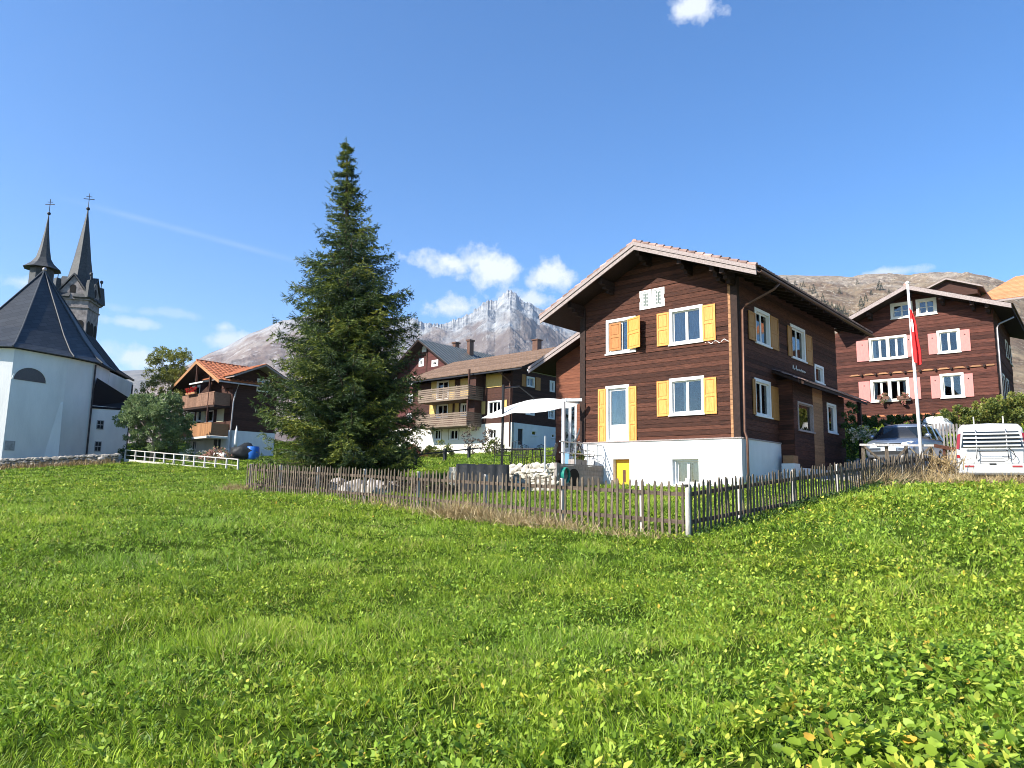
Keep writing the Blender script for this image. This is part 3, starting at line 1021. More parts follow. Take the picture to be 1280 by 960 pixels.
# ------------------------------------------------------------------ the dark chalet in the middle
def main_chalet():
    H = Frame('chalet', 925, 549, 25, -42, 1.35, 'dark brown timber chalet with yellow shutters on a white plinth behind the picket fence', 'chalet')
    R_ = H.root
    F0, S0 = front_pl(), side_pl()
    W = -H.fr(727, 500)[0]
    D = 10.9
    pz = H.fr(880, 549.5)[1]                                        # top of the white plinth
    ov = 1.15
    # roof line read on the verge plane
    xl, zl = H.fr(675.5, 397, ov)
    xm, zm = H.fr(793, 304, ov)
    xr, zr = H.fr(945.6, 334, ov)
    zl += .0
    th = .16
    gl = (zm - zl) / (xm - xl)
    gr = (zm - zr) / (xr - xm)
    roof_z = lambda x: (zm - (xm - x) * gl if x < xm else zm - (x - xm) * gr) - th - .02
    lo = lambda z: -W if roof_z(-W) >= z else xm - (zm - th - .02 - z) / gl
    hi = lambda z: 0.0 if roof_z(0) >= z else xm + (zm - th - .02 - z) / gr
    ztop = zm - th - .05
    wins = dict(A=H.frect(758, 795, 397.8, 442), B=H.frect(837, 879, 383.7, 430), D=H.frect(837, 881, 471.5, 519), C=H.frect(757.5, 787, 481.7, 553.5))
    att = H.frect(800, 831, 361.5, 385.2)
    opens = [shrink(v) for v in wins.values()] + [shrink(att, .03)]
    w = MB()
    board_wall(w, F0, pz, ztop, lo, hi, opens, seed=2, bh=.165, var=.035, gap=.012)
    fw = w.build('front_wall', wood_dark, R_)
    # side wall
    sw = dict(u1=H.srect(943, 962, 388.5, 432), u2=H.srect(988, 1006, 409, 450.5), lo=H.srect(943, 963, 475, 521.5), sm=H.srect(1018, 1029, 457, 479.5))
    w = MB()
    board_wall(w, S0, pz, roof_z(0) - .02, const(.02), const(D), [shrink(v) for v in sw.values()], seed=5, bh=.175, var=.015)
    w.build('side_wall', wood_dark, R_)
    w = MB()
    board_wall(w, left_pl(-W), pz, roof_z(-W) - .02, const(-D), const(-.02), [], seed=6, bh=.3)
    board_wall(w, back_pl(D), pz, ztop, lambda z: -hi(z), lambda z: -lo(z), [], seed=7, bh=.3)
    w.build('rear_wall', wood_dark, R_)
    # corner boards
    w = MB()
    w.box(-.20, .0, -.045, -.022, pz, roof_z(0) - .05)
    w.box(.0, .05, -.045, .18, pz, roof_z(0) - .05)
    w.build('corner_board', wood_eave, R_)
    w = MB()
    z = pz
    while z < roof_z(0) - .3:
        w.box(-.30, -.205, -.05, -.022, z, z + .165)
        z += .175
    w.build('corner_joint', wood_light, R_)
    w = MB()
    w.box(-W - .05, -W + .22, -.06, -.022, pz, roof_z(-W) - .1)
    w.build('corner_board', wood_eave, R_)
    # plinth
    cel_d = H.frect(768, 788.5, 574, 606)
    cel_w = H.frect(842, 875, 574, 606)
    p = MB()
    plain_wall(p, F0, -.6, pz, const(-W - .03), const(.09), [cel_d, cel_w], n=.09)
    plain_wall(p, S0, -.6, pz, const(.17), const(H.sd(992, 571)[0]), [], n=.09)
    p.build('plinth', plaster, R_)
    p = MB()
    plain_wall(p, S0, -.6, H.sd(1010, 566)[1], const(H.sd(992, 571)[0] + .02), const(D), [], n=.06)
    p.build('plinth', plaster, R_)
    p = MB()
    p.pbox(F0, -W - .05, .11, .05, .125, pz - .0, pz + .045)
    p.pbox(S0, .0, H.sd(992, 571)[0], .05, .125, pz, pz + .045)
    p.build('drip_board', wood_barge, R_)
    # yellow cellar door
    m = MB()
    u0, u1, z0, z1 = cel_d
    m.pbox(F0, u0, u1, -.16, -.12, z0, z1)
    m.pbox(F0, u0 + .05, u1 - .05, -.12, -.105, z0, z1 - .06)
    d = m.build('door', paint_yellow, R_)
    m = MB()
    m.pbox(F0, u0 + .33, u1 - .3, -.104, -.095, z0 + .1, z1 - .42)
    m.build('door_panel', metal_copper, d)
    window(R_, F0, (cel_w[0], cel_w[1], cel_w[2], cel_w[3]), cas=.07, sashes=2, out=-.04, recess=.16, curtain=[(0, .3), (.22, .6), (.66, 1)], sill=False)
    # windows and shutters
    window(R_, F0, wins['A'], sashes=2, curtain=None)
    window(R_, F0, wins['B'], sashes=2, curtain=[(.0, .42), (.5, 1.0)], crt_mat=material('cloth_blue_grey', (0.26, 0.28, 0.34), .9, (0.34, 0.36, 0.42), 3))
    window(R_, F0, wins['D'], sashes=2, curtain=[(.32, .5)])
    window(R_, F0, wins['C'], sashes=1, curtain=[(0.05, .95)], bar=.09, glass_frac=.70, name='balcony_door', crt_mat=material('cloth_teal', (0.36, 0.46, 0.47), .9, (0.5, 0.58, 0.58), 3), sill=False)
    a = wins['A']
    s = shutter(R_, F0, (a[0] + .17, a[0] + .72, a[2] + .16, a[3] - .17), shutter_b, n=.0)
    s = shutter(R_, F0, H.frect(785.5, 806, 397.5, 436), shutter_y, n=.05, hinge='l', open_deg=18)
    for (x0, x1, t, b, k) in ((822, 837, 391.5, 432.5, 2), (878.8, 895, 381, 426, 2), (822, 837, 476.5, 520.5, 2), (880.5, 896.5, 472, 517.5, 2), (748.5, 758, 486.5, 554.5, 3), (786.5, 796.5, 483, 552.8, 3)):
        shutter(R_, F0, H.frect(x0, x1, t, b), shutter_y, n=.03, panels=k)
    # closed white attic shutters with raised pattern
    um = (att[0] + att[1]) / 2
    for (ua, ub) in ((att[0], um - .02), (um + .02, att[1])):
        f = window(R_, F0, (ua, ub, att[2], att[3]), cas=.07, sashes=1, recess=.0, bar=.02, sill=False, out=.03)
        m = MB()
        m.pbox(F0, ua + .08, ub - .08, -.01, .012, att[2] + .08, att[3] - .08)
        m.build('board', material('paint_offwhite', (0.55, 0.56, 0.55), .7), f)
        m = MB()
        cu = (ua + ub) / 2
        hh = att[3] - att[2]
        for zz in np.linspace(att[2] + .17, att[3] - .17, 4):
            m.pbox(F0, cu - .10, cu - .05, .012, .022, zz - .04, zz + .05)
            m.pbox(F0, cu + .04, cu + .09, .012, .022, zz - .05, zz + .04)
        m.pbox(F0, cu - .02, cu + .02, .012, .022, att[2] + .15, att[3] - .15)
        m.build('ornament', material('paint_greygreen', (0.10, 0.13, 0.115), .8), f)
    for k in sw:
        sm = k == 'sm'
        window(R_, S0, sw[k], sashes=1 if sm else 2, cas=.12 if not sm else .1, curtain=[(.35, 1.0)] if not sm else [(0, 1)], mat=paint_white)
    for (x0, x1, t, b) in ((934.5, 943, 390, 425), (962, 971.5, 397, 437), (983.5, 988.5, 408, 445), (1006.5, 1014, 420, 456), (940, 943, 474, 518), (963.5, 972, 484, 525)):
        shutter(R_, S0, H.srect(x0, x1, t, b), shutter_shaded, n=.03)
    # painted script under the eaves windows (faded lettering) and little paper flags
    u, z = H.fr(882, 429.5)
    m = MB()
    rr = random.Random(4)
    uu = u
    pts = []
    while uu < u + 1.28:
        pts.append((uu, z + .02 + .05 * math.sin((uu - u) * 19) * (.4 + rr.random())))
        uu += .035
    for (a_, b_) in zip(pts[:-1], pts[1:]):
        if rr.random() < .66:
            m.beam(F0(a_[0], .03, a_[1]), F0(b_[0], .03, b_[1]), .02, .022)
    m.build('inscription', paint_script, R_)
    m = MB()
    (u, z), (u2, z2) = H.sd(990, 457), H.sd(1006, 464)
    rr = random.Random(9)
    pts = []
    k = 0
    uu = u
    while uu < u2:
        pts.append((uu, z - .12 + (.09 if k % 3 else -.03) * rr.random() + (.12 if k in (1, 8) else 0)))
        uu += .05
        k += 1
    for (a_, b_) in zip(pts[:-1], pts[1:]):
        if rr.random() < .85:
            m.beam(S0(a_[0], .03, a_[1]), S0(b_[0], .03, b_[1]), .02, .03)
    m.build('inscription', paint_script, R_)
    # main roof
    y1 = H.sd(1078, 416, .9)[0]
    y1 = min(y1, 12.6)
    ro = gable_roof(R_, xl, xr, xm, zl, zr, zm, -ov, y1, th=th, tiles=tile_pink, tile_kw=dict(tw=.24, tl=.38, amp=.03, step=.045))
    b = MB()
    for (xa, za, xb, zb) in ((xl, zl, xm, zm), (xr, zr, xm, zm)):
        for (q0, q1, o) in ((-.10, .04, -.075), (-.27, -.115, -.04)):
            b.hexa([(xa, -ov + o, za + q0), (xb, -ov + o, zb + q0), (xb, -ov, zb + q0), (xa, -ov, za + q0), (xa, -ov + o, za + q1), (xb, -ov + o, zb + q1), (xb, -ov, zb + q1), (xa, -ov, za + q1)])
    b.build('barge_board', wood_barge, ro)
    t = MB()
    for (xa, za) in ((xl, zl), (xr, zr)):
        nt_ = int(math.hypot(xm - xa, zm - za) / .34)
        for i in range(nt_):
            a0, a1 = i / nt_, (i + 1.15) / nt_
            t.tube([(xa + (xm - xa) * a0, -ov + .02, za + (zm - za) * a0 + .075), (xa + (xm - xa) * min(1, a1), -ov + .02, za + (zm - za) * min(1, a1) + .045)], [.105, .075], 8)
    t.build('verge_tiles', tile_pink, ro)
    # purlins with carved ends
    for x in (xm, xm - 1.75, xm - 3.3, xm + 1.8, xm + 3.1, -W + .06, -.08):
        b = MB()
        zz = roof_z(x) - .13
        b.box(x - .09, x + .09, -ov + .18, .0, zz - .12, zz + .10)
        b.box(x - .08, x + .08, -ov + .45, .0, zz - .26, zz - .125)
        b.box(x - .07, x + .07, -ov + .70, .0, zz - .38, zz - .265)
        b.build('purlin', wood_eave, ro)
    b = MB()
    y = -ov + .3
    while y < y1 - .2:
        x0, x1 = 0.03, xr - .05
        b.hexa([(x0, y, roof_z(x0) - .12), (x1, y, roof_z(x1) - .09), (x1, y + .1, roof_z(x1) - .09), (x0, y + .1, roof_z(x0) - .12), (x0, y, roof_z(x0) + .015), (x1, y, roof_z(x1) + .015), (x1, y + .1, roof_z(x1) + .015), (x0, y + .1, roof_z(x0) + .015)])
        y += .8
    b.build('rafter', wood_eave, ro)
    # gutter and downpipes
    g = MB()
    gx, gzz = xr + .10, zr - .12
    n = 9
    prof = [(gx + .075 * math.cos(a), gzz + .075 * math.sin(a)) for a in np.linspace(math.pi, 2 * math.pi, n)]
    prof2 = [(gx + .063 * math.cos(a), gzz + .063 * math.sin(a)) for a in np.linspace(2 * math.pi, math.pi, n)]
    g.extrude([(p[0], -ov, p[1]) for p in prof + prof2], (0, y1 + ov, 0))
    g.build('gutter', metal_copper, ro)
    g = MB()
    g.tube([(gx, .55, gzz - .08), (gx - .15, .42, gzz - .30), (.28, .22, gzz - .75), (.16, .12, gzz - .95), (.14, .10, pz + .25), (.22, .08, pz + .02), (.24, .06, pz - .15), (.24, .06, -.2)], .045, 10)
    g.build('downpipe', metal_copper, R_, smooth=True)
    # chimney-free roof; the porch on the side
    pr = MB()
    (py0, pzt), (py1, pzb) = H.sd(980, 469, .5), H.sd(1089, 503, .9)
    q0 = H.srect(996, 1016, 504, 540, .62)
    pn = .62
    yS = H.sd(993, 540, .62)[0] - .5
    yA, yB = q0[0] - .75, q0[1] + 5.0
    print('porch', yS, q0, H.sd(1056, 530, 1.15), D)
    ztp = H.sd(985, 470, 0)[1]
    slope_drop = .55
    pr.hexa([(0.02, yS, ztp - .10), (pn + .60, yS, ztp - slope_drop - .10), (pn + .60, yB + .5, ztp - slope_drop - .10), (0.02, yB + .5, ztp - .10),
             (0.02, yS, ztp + .02), (pn + .60, yS, ztp - slope_drop + .02), (pn + .60, yB + .5, ztp - slope_drop + .02), (0.02, yB + .5, ztp + .02)])
    po = pr.build('porch_roof', wood_eave, R_)
    t = MB()
    tile_slope(t, (pn + .65, yB + .5, ztp - slope_drop + .02), (pn + .65, yS - .05, ztp - slope_drop + .02), (.02, yS - .05, ztp + .04), (.02, yB + .5, ztp + .04), tw=.24, tl=.36, amp=.03, step=.04)
    t.build('tiles', tile_pink, po, fix=False)
    P1 = side_pl(pn)
    wz1 = ztp - .42
    w1 = H.srect(997, 1016, 504, 540, pn)
    w2 = H.srect(1034, 1045, 505, 542, pn)
    yA = yS + .5
    w = MB()
    board_wall(w, P1, -.3, wz1, const(yA), const(w1[1] + .05), [shrink(w1)], seed=21)
    ul = w1[1] + .05
    ur = H.sd(1029, 530, pn)[0]
    yEnd = H.sd(1056, 530, pn)[0]
    board_wall(w, P1, -.3, wz1, const(ur), const(yEnd), [shrink(w2)], seed=22)
    board_wall(w, lambda u, n, z: (u, yA - n, z), -.3, wz1 + .1, const(.02), const(pn - .02), [], seed=23, bh=.2)
    w.build('porch_wall', wood_dark, R_)
    w = MB()
    board_wall(w, P1, pz - .9, wz1, const(ul + .004), const(ur - .004), [], seed=24, bh=.14)
    w.build('porch_panel', wood_light, R_)
    w = MB()
    w.pbox(P1, yA, yEnd, -.1, .05, -.6, pz - .9 - .004)
    w.build('porch_plinth', plaster, R_)
    window(R_, P1, w1, sashes=1, curtain=[(0, 1)], crt_mat=material('cloth_dim', (0.22, 0.22, 0.21), .9), bar=.03, cas=.07, mat=wood_barge)
    window(R_, P1, w2, sashes=1, curtain=[(.1, 1)], cas=.09)
    w = MB()
    w.box(pn + .3, pn + .45, yB - .1, yB + .1, -.4, wz1)
    w.build('porch_post', wood_eave, R_)
    # rear wing on the left, under its own lower roof
    yw = 5.2
    def wf(px, py):
        return H.fr(px, py, -yw)
    wx0 = wf(695, 500)[0]
    ovw = .85
    vx, vz = H.fr(661, 460, -(yw - ovw))
    vx2, vz2 = H.fr(719, 419, -(yw - ovw))
    gl2 = (vz2 - vz) / (vx2 - vx)
    xe = -W + .6
    ze = vz + (xe - vx) * gl2
    rz2 = lambda x: vz + (x - vx) * gl2 - .18
    w = MB()
    Fw = front_pl(yw)
    dr = H.frect(702, 721, 499, 577, -yw)
    zt_ = H.frect(697, 725, 575, 580, -yw)[3]
    board_wall(w, Fw, zt_ + 1.9 * 0 , rz2(-W) - .02, lambda z: wx0 if rz2(wx0) >= z else vx + (z + .18 - vz) / gl2, const(-W), [shrink(dr, .02)], seed=31, bh=.15)
    w.build('wing_wall', wood_red, R_)
    w = MB()
    board_wall(w, left_pl(wx0), -.4, rz2(wx0) - .02, const(-D), const(-yw), [], seed=32, bh=.3)
    w.build('wing_wall', wood_dark, R_)
    r2 = MB()
    r2.hexa([(vx, yw - ovw, vz - .16), (xe, yw - ovw, ze - .16), (xe, D + 1, ze - .16), (vx, D + 1, vz - .16), (vx, yw - ovw, vz), (xe, yw - ovw, ze), (xe, D + 1, ze), (vx, D + 1, vz)])
    wr = r2.build('wing_roof', wood_eave, R_)
    t = MB()
    tile_slope(t, (vx - .08, yw - ovw - .04, vz + .01), (vx - .08, D + 1, vz + .01), (xe, D + 1, ze + .02), (xe, yw - ovw - .04, ze + .02), tw=.24, tl=.38, amp=.03, step=.045)
    t.build('tiles', tile_pink, wr, fix=False)
    b = MB()
    for (q0, q1, o) in ((-.12, .04, -.07), (-.30, -.14, -.04)):
        b.hexa([(vx, yw - ovw + o, vz + q0), (xe, yw - ovw + o, ze + q0), (xe, yw - ovw, ze + q0), (vx, yw - ovw, vz + q0), (vx, yw - ovw + o, vz + q1), (xe, yw - ovw + o, ze + q1), (xe, yw - ovw, ze + q1), (vx, yw - ovw, vz + q1)])
    b.build('barge_board', wood_barge, wr)
    g = MB()
    g.box(vx - .12, vx - .02, yw - ovw, D + .9, vz - .16, vz - .05)
    g.build('gutter', metal_grey, wr)
    window(R_, Fw, dr, sashes=2, name='terrace_door', curtain=[(.3, .5), (.6, .8)], bar=.08, glass_frac=.8, sill=False, cas=.1)
    w = MB()
    w.box(-.02 - W - 0.12, -W - .02, -.04, yw, pz, pz + .1)
    w.build('ledge', wood_barge, R_)
    return H, dict(W=W, pz=pz, yw=yw, wx0=wx0, D=D, pn=pn, yEnd=yEnd)


MH, MI = main_chalet()


def corner_house_right():
    H = Frame('timber_house', 1250, 505, 39, -40, 5.0, 'weathered timber house with pink shutters behind the flagpole and hedge', 'house')
    R_ = H.root
    F0, S0 = front_pl(), side_pl()
    W = 8.6
    D = 9.0
    ov = 1.2
    xm, zm = H.fr(1132, 357, ov)
    xr, zr = H.fr(1264, 380, ov)
    xl, zl = H.fr(1061, 397, ov)
    gl = (zm - zl) / (xm - xl)
    gr = (zm - zr) / (xr - xm)
    xl -= 1.0
    zl -= gl * 1.0
    th = .15
    roof_z = lambda x: (zm - (xm - x) * gl if x < xm else zm - (x - xm) * gr) - th - .02
    lo = lambda z: -W if roof_z(-W) >= z else xm - (zm - th - .02 - z) / gl
    hi = lambda z: 0.0 if roof_z(0) >= z else xm + (zm - th - .02 - z) / gr
    wins = [(H.frect(1086.5, 1134, 420.5, 449.5), 4), (H.frect(1171.5, 1200.5, 412, 441.5), 2), (H.frect(1088.5, 1137, 473.5, 502), 4), (H.frect(1175.5, 1205.5, 466.5, 497.5), 2)]
    att = [(H.frect(1113, 1141, 378, 398), 2), (H.frect(1145, 1171, 373, 394), 2)]
    w = MB()
    board_wall(w, F0, -1.2, zm - th - .05, lo, hi, [shrink(q[0]) for q in wins + att], seed=41, bh=.20, var=.03, gap=.014)
    w.build('front_wall', wood_redhouse, R_)
    w = MB()
    sws = [H.srect(1257, 1260, 428, 448), H.srect(1262, 1264.5, 435, 456), H.srect(1254, 1257, 470, 500), H.srect(1259, 1262, 476, 504)]
    board_wall(w, S0, -1.2, roof_z(0) - .02, const(.02), const(D), [], seed=42, bh=.2, var=.03)
    w.build('side_wall', wood_dark, R_)
    w = MB()
    board_wall(w, left_pl(-W), -1.2, roof_z(-W) - .02, const(-D), const(0), [], seed=43, bh=.3)
    board_wall(w, back_pl(D), -1.2, zm - th - .05, lambda z: -hi(z), lambda z: -lo(z), [], seed=44, bh=.3)
    w.build('rear_wall', wood_dark, R_)
    for (r, n) in wins:
        window(R_, F0, r, sashes=n, cas=.13, mat=paint_cream, curtain=[(.02, .12), (.88, .98)], bar=.055)
        if n == 4:
            m = MB()
            um = (r[0] + r[1]) / 2
            m.pbox(F0, um - .09, um + .09, -.12, .03, r[2] + .1, r[3] - .1)
            m.build('mullion', paint_cream, R_)
    for (r, n) in att:
        window(R_, F0, r, sashes=2, cas=.15, mat=paint_cream, transoms=1, bar=.04)
    for (x0, x1, t, b) in ((1071, 1086, 426, 452), (1134, 1138.8, 419, 446), (1160.5, 1171.5, 417, 443), (1200.5, 1213, 412, 439), (1074, 1088, 477, 503), (1137, 1151, 472, 499), (1164, 1175.5, 470, 498), (1205.5, 1217, 467, 496)):
        r = H.frect(x0, x1, t, b)
        m = MB()
        m.pbox(F0, r[0], r[1], .03, .06, r[2], r[3])
        cu = (r[0] + r[1]) / 2
        o = m.build('shutter', shutter_p, R_)
        m = MB()
        m.tube([F0(cu, .055, r[3] - .28), F0(cu, .066, r[3] - .28)], .035, 8)
        m.build('cutout', dark_hole, o)
    # log-end friezes
    for (pa, pb) in (((1061, 470), (1245, 457)), ((1075, 520), (1200, 518))):
        u0, z0 = H.fr(*pa)
        u1, z1 = H.fr(*pb)
        zz = (z0 + z1) / 2
        m = MB()
        u = u0
        while u < u1 - .2:
            q = min(u + .72, u1)
            c = (u + q) / 2
            m.extrude([F0(u + .05, .02, zz - .02), F0(q - .05, .02, zz - .02), F0(c + .18, .02, zz + .07), F0(c - .18, .02, zz + .07)], (0, -.05, 0))
            u += .80
        m.build('frieze', wood_light if pa[1] < 500 else material('wood_orange', (0.42, 0.16, 0.07), .7), R_)
        m = MB()
        u = u0 + .76
        while u < u1 - .1:
            m.pbox(F0, u - .05, u + .05, .0, .14, zz - .07, zz + .07)
            u += .80
        m.build('beam_end', wood_eave, R_)
    ro = gable_roof(R_, xl, xr, xm, zl, zr, zm, -ov, D + .8, th=th, tiles=tile_pink, tile_kw=dict(tw=.26, tl=.4, amp=.02, step=.035))
    b = MB()
    for (xa, za, xb, zb) in ((xl, zl, xm, zm), (xr, zr, xm, zm)):
        b.hexa([(xa, -ov - .05, za - .22), (xb, -ov - .05, zb - .22), (xb, -ov, zb - .22), (xa, -ov, za - .22), (xa, -ov - .05, za + .03), (xb, -ov - .05, zb + .03), (xb, -ov, zb + .03), (xa, -ov, za + .03)])
    b.build('barge_board', wood_barge, ro)
    for x in (xm, xm - 2.2, xm + 1.7, xm + 3.2, -.15):
        b = MB()
        zz = roof_z(x) - .1
        b.box(x - .1, x + .1, -ov + .2, .0, zz - .14, zz + .05)
        b.box(x - .08, x + .08, -ov + .55, .0, zz - .32, zz - .145)
        b.build('purlin', wood_eave, ro)
    g = MB()
    g.tube([(xr - .1, .9, zr - .3), (.25, .15, zr - .75), (.14, -.02, zr - 1.0), (.14, -.02, -1)], .05, 8)
    g.build('downpipe', metal_pipe, R_, smooth=True)
    for r in sws:
        window(R_, S0, (r[0], r[0] + 1.1, r[2], r[3]), sashes=1, cas=.12, mat=paint_cream)
    # flower boxes of the lower windows
    return H


RH = corner_house_right()


def scatter_box(n, c, ax, ay, az, seed=0):
    """points through a rough ellipsoid shell volume"""
    r = np.random.default_rng(seed)
    v = r.normal(size=(n, 3))
    v /= np.linalg.norm(v, axis=1)[:, None]
    k = r.uniform(.35, 1, n) ** .5
    return np.array(c) + v * k[:, None] * np.array([ax, ay, az]), v


def clump_plant(name, mat, blobs, n_per, leaf, seed, parent=None, kind='leaf', tone=(0, 1), up=.35):
    """leaves gathered on many small clumps inside the given blobs: (x,y,z,rx,ry,rz)"""
    r = np.random.default_rng(seed)
    P, Dv, T = [], [], []
    for (x, y, z, rx, ry, rz) in blobs:
        nc = max(4, int(14 * (rx * ry * rz) ** .5 + 6))
        cc, vv = scatter_box(nc, (x, y, z), rx * .85, ry * .85, rz * .85, int(r.integers(1e6)))
        for (c, v) in zip(cc, vv):
            k = max(3, int(n_per * r.uniform(.6, 1.4)))
            cr = r.uniform(.14, .30) * (rx * ry * rz) ** (1 / 3)
            d = r.normal(size=(k, 3))
            d /= np.linalg.norm(d, axis=1)[:, None]
            P.append(c + d * cr * r.uniform(.4, 1, (k, 1)))
            Dv.append(d * .7 + v * .5 + np.array([0, 0, up]) + r.normal(size=(k, 3)) * .3)
            T.append(np.clip(r.uniform(tone[0], tone[1], k) * .7 + r.uniform(tone[0], tone[1]) * .3, 0, 1))
    P, Dv, T = np.concatenate(P), np.concatenate(Dv), np.concatenate(T)
    L_ = r.uniform(.7, 1.3, len(P)) * leaf
    return leaf_mesh(name, mat, P, Dv, L_, L_ * .55, T, bend=.2, kind=kind, parent=parent)


# ------------------------------------------------------------------ the spruce in the garden
def spruce():
    base = at(441, 590, 31.5)
    bz = g1(base.x, base.y)
    top = at(433, 177, 31.5)
    Ht = top.z - bz
    lean = math.atan2(top.x - base.x, Ht)
    root = empty('spruce_tree', (base.x, base.y, bz), 0, 'tall dark green spruce tree standing behind the picket fence', 'tree')
    root.rotation_euler = (0, lean, 0)
    r = np.random.default_rng(11)
    tk = MB()
    n = 14
    tk.tube([(0.03 * math.sin(i), .02 * math.cos(i * 2), Ht * i / n - .2) for i in range(n + 1)], [.30 * (1 - i / n) ** .8 + .02 for i in range(n + 1)], 10)
    tk.build('trunk', bark, root, smooth=True)
    yf = np.array([0, .05, .13, .24, .40, .57, .72, .84, .91, .96, 1.0])
    rf = np.array([.10, .34, .55, 1.0, 2.15, 2.8, 3.15, 3.4, 3.25, 2.7, 1.8])
    br = MB()
    P, Dv, Ln, Wd, T = [], [], [], [], []
    h = .75
    while h < Ht - .15:
        f = 1 - h / Ht
        Rm = float(np.interp(f, yf, rf))
        nb = 6 + int(8 * min(1, f * 1.6))
        a0 = r.uniform(0, 6.28)
        for k in range(nb):
            a = a0 + 6.283 * k / nb + r.normal() * .22
            # gaps and long limbs; the crown reaches farther to the left low down
            L_ = Rm * r.uniform(.60, 1.16) * (1.0 + .10 * math.cos(a - math.pi) * (f > .7))
            if r.random() < .08:
                L_ *= .6
            drop = r.uniform(.10, .30) + .14 * f
            rise = r.uniform(.10, .22)
            ns = max(4, int(L_ / .21))
            ca, sa = math.cos(a), math.sin(a)
            pts = []
            hh = h + r.normal() * .12
            for i in range(ns + 1):
                t = i / ns
                z = hh + L_ * (-drop * t * 1.6 + (drop * .9 + rise) * t ** 2.4) * (1 if f > .12 else -0.9)
                wob = .04 * math.sin(t * 7 + a * 3)
                pts.append((ca * L_ * t - sa * wob, sa * L_ * t + ca * wob, z))
            if L_ > .6:
                br.tube(pts[::max(1, ns // 4)], [.035 * (1 - .8 * j / max(1, len(pts[::max(1, ns // 4)]) - 1)) for j in range(len(pts[::max(1, ns // 4)]))], 4, cap=False)
            new = r.random() < .16
            btone = r.uniform(-.05, .60) + (.25 if new else 0)
            for i in range(1, ns + 1):
                t = i / ns
                if t < .16 and L_ > 1:
                    continue
                p = np.array(pts[i])
                tl = (.60 * math.sin(min(1, t * 1.15) * math.pi * .86) + .10) * min(1.0, L_ * .40) * r.uniform(.5, 1.3)
                for sgn in (-1, 1):
                    d = np.array([ca * .62 - sgn * sa * .8, sa * .62 + sgn * ca * .8, r.uniform(-.35, .08)])
                    d /= np.linalg.norm(d)
                    nt_ = max(2, int(tl / .085))
                    for q in range(nt_):
                        s_ = (q + .5) / nt_
                        pp = p + d * tl * s_ + np.array([0, 0, -.22 * tl * s_ ** 2])
                        for e in range(5):
                            P.append(pp + r.normal(size=3) * .02)
                            sd_ = (e - 2) * .42
                            dd = d + np.array([-d[1], d[0], 0]) * sd_ + r.normal(size=3) * .30 + np.array([0, 0, .12 if e % 2 else -.25])
                            Dv.append(dd)
                            Ln.append(r.uniform(.12, .21))
                            Wd.append(r.uniform(.024, .042))
                            T.append(min(1, max(0, btone + r.normal() * .10 + (.24 * s_ * t if new or r.random() < .3 else 0.10))))
                if i == ns:                                          # the shoot at the branch end turns up
                    ou = np.array([ca, sa, 0.0])
                    sl_ = r.uniform(.16, .34) * min(1, .5 + L_)
                    for q in range(16):
                        s_ = q / 16
                        P.append(p + ou * sl_ * s_ + np.array([0, 0, sl_ * .75 * s_ ** 1.5]))
                        Dv.append(ou * .9 + r.normal(size=3) * .42 + np.array([0, 0, .45]))
                        Ln.append(r.uniform(.07, .12))
                        Wd.append(r.uniform(.016, .026))
                        T.append(min(1, max(0, btone + .18 + r.normal() * .08)))
                # hanging twigs
                if f > .25 and r.random() < .55:
                    for q in range(3):
                        P.append(p + r.normal(size=3) * .06 + np.array([0, 0, -.1 * q]))
                        Dv.append(np.array([r.normal() * .3, r.normal() * .3, -1]))
                        Ln.append(r.uniform(.16, .28))
                        Wd.append(.05)
                        T.append(max(0, btone - .1))
        h += r.uniform(.20, .31) * (1.0 if f > .12 else 1.05)
    for q in range(60):                                              # leader
        P.append(np.array([0, 0, Ht - .35 + .6 * q / 60]))
        Dv.append(np.array([r.normal() * .5, r.normal() * .5, .9]))
        Ln.append(.09)
        Wd.append(.02)
        T.append(.4)
    br.build('branches', bark, root, smooth=True, fix=False)
    leaf_mesh('needles', fir_mat, np.array(P), np.array(Dv), np.array(Ln), np.array(Wd), np.array(T), bend=.1, kind='diamond', parent=root)
    print('spruce cards', len(P))


spruce()


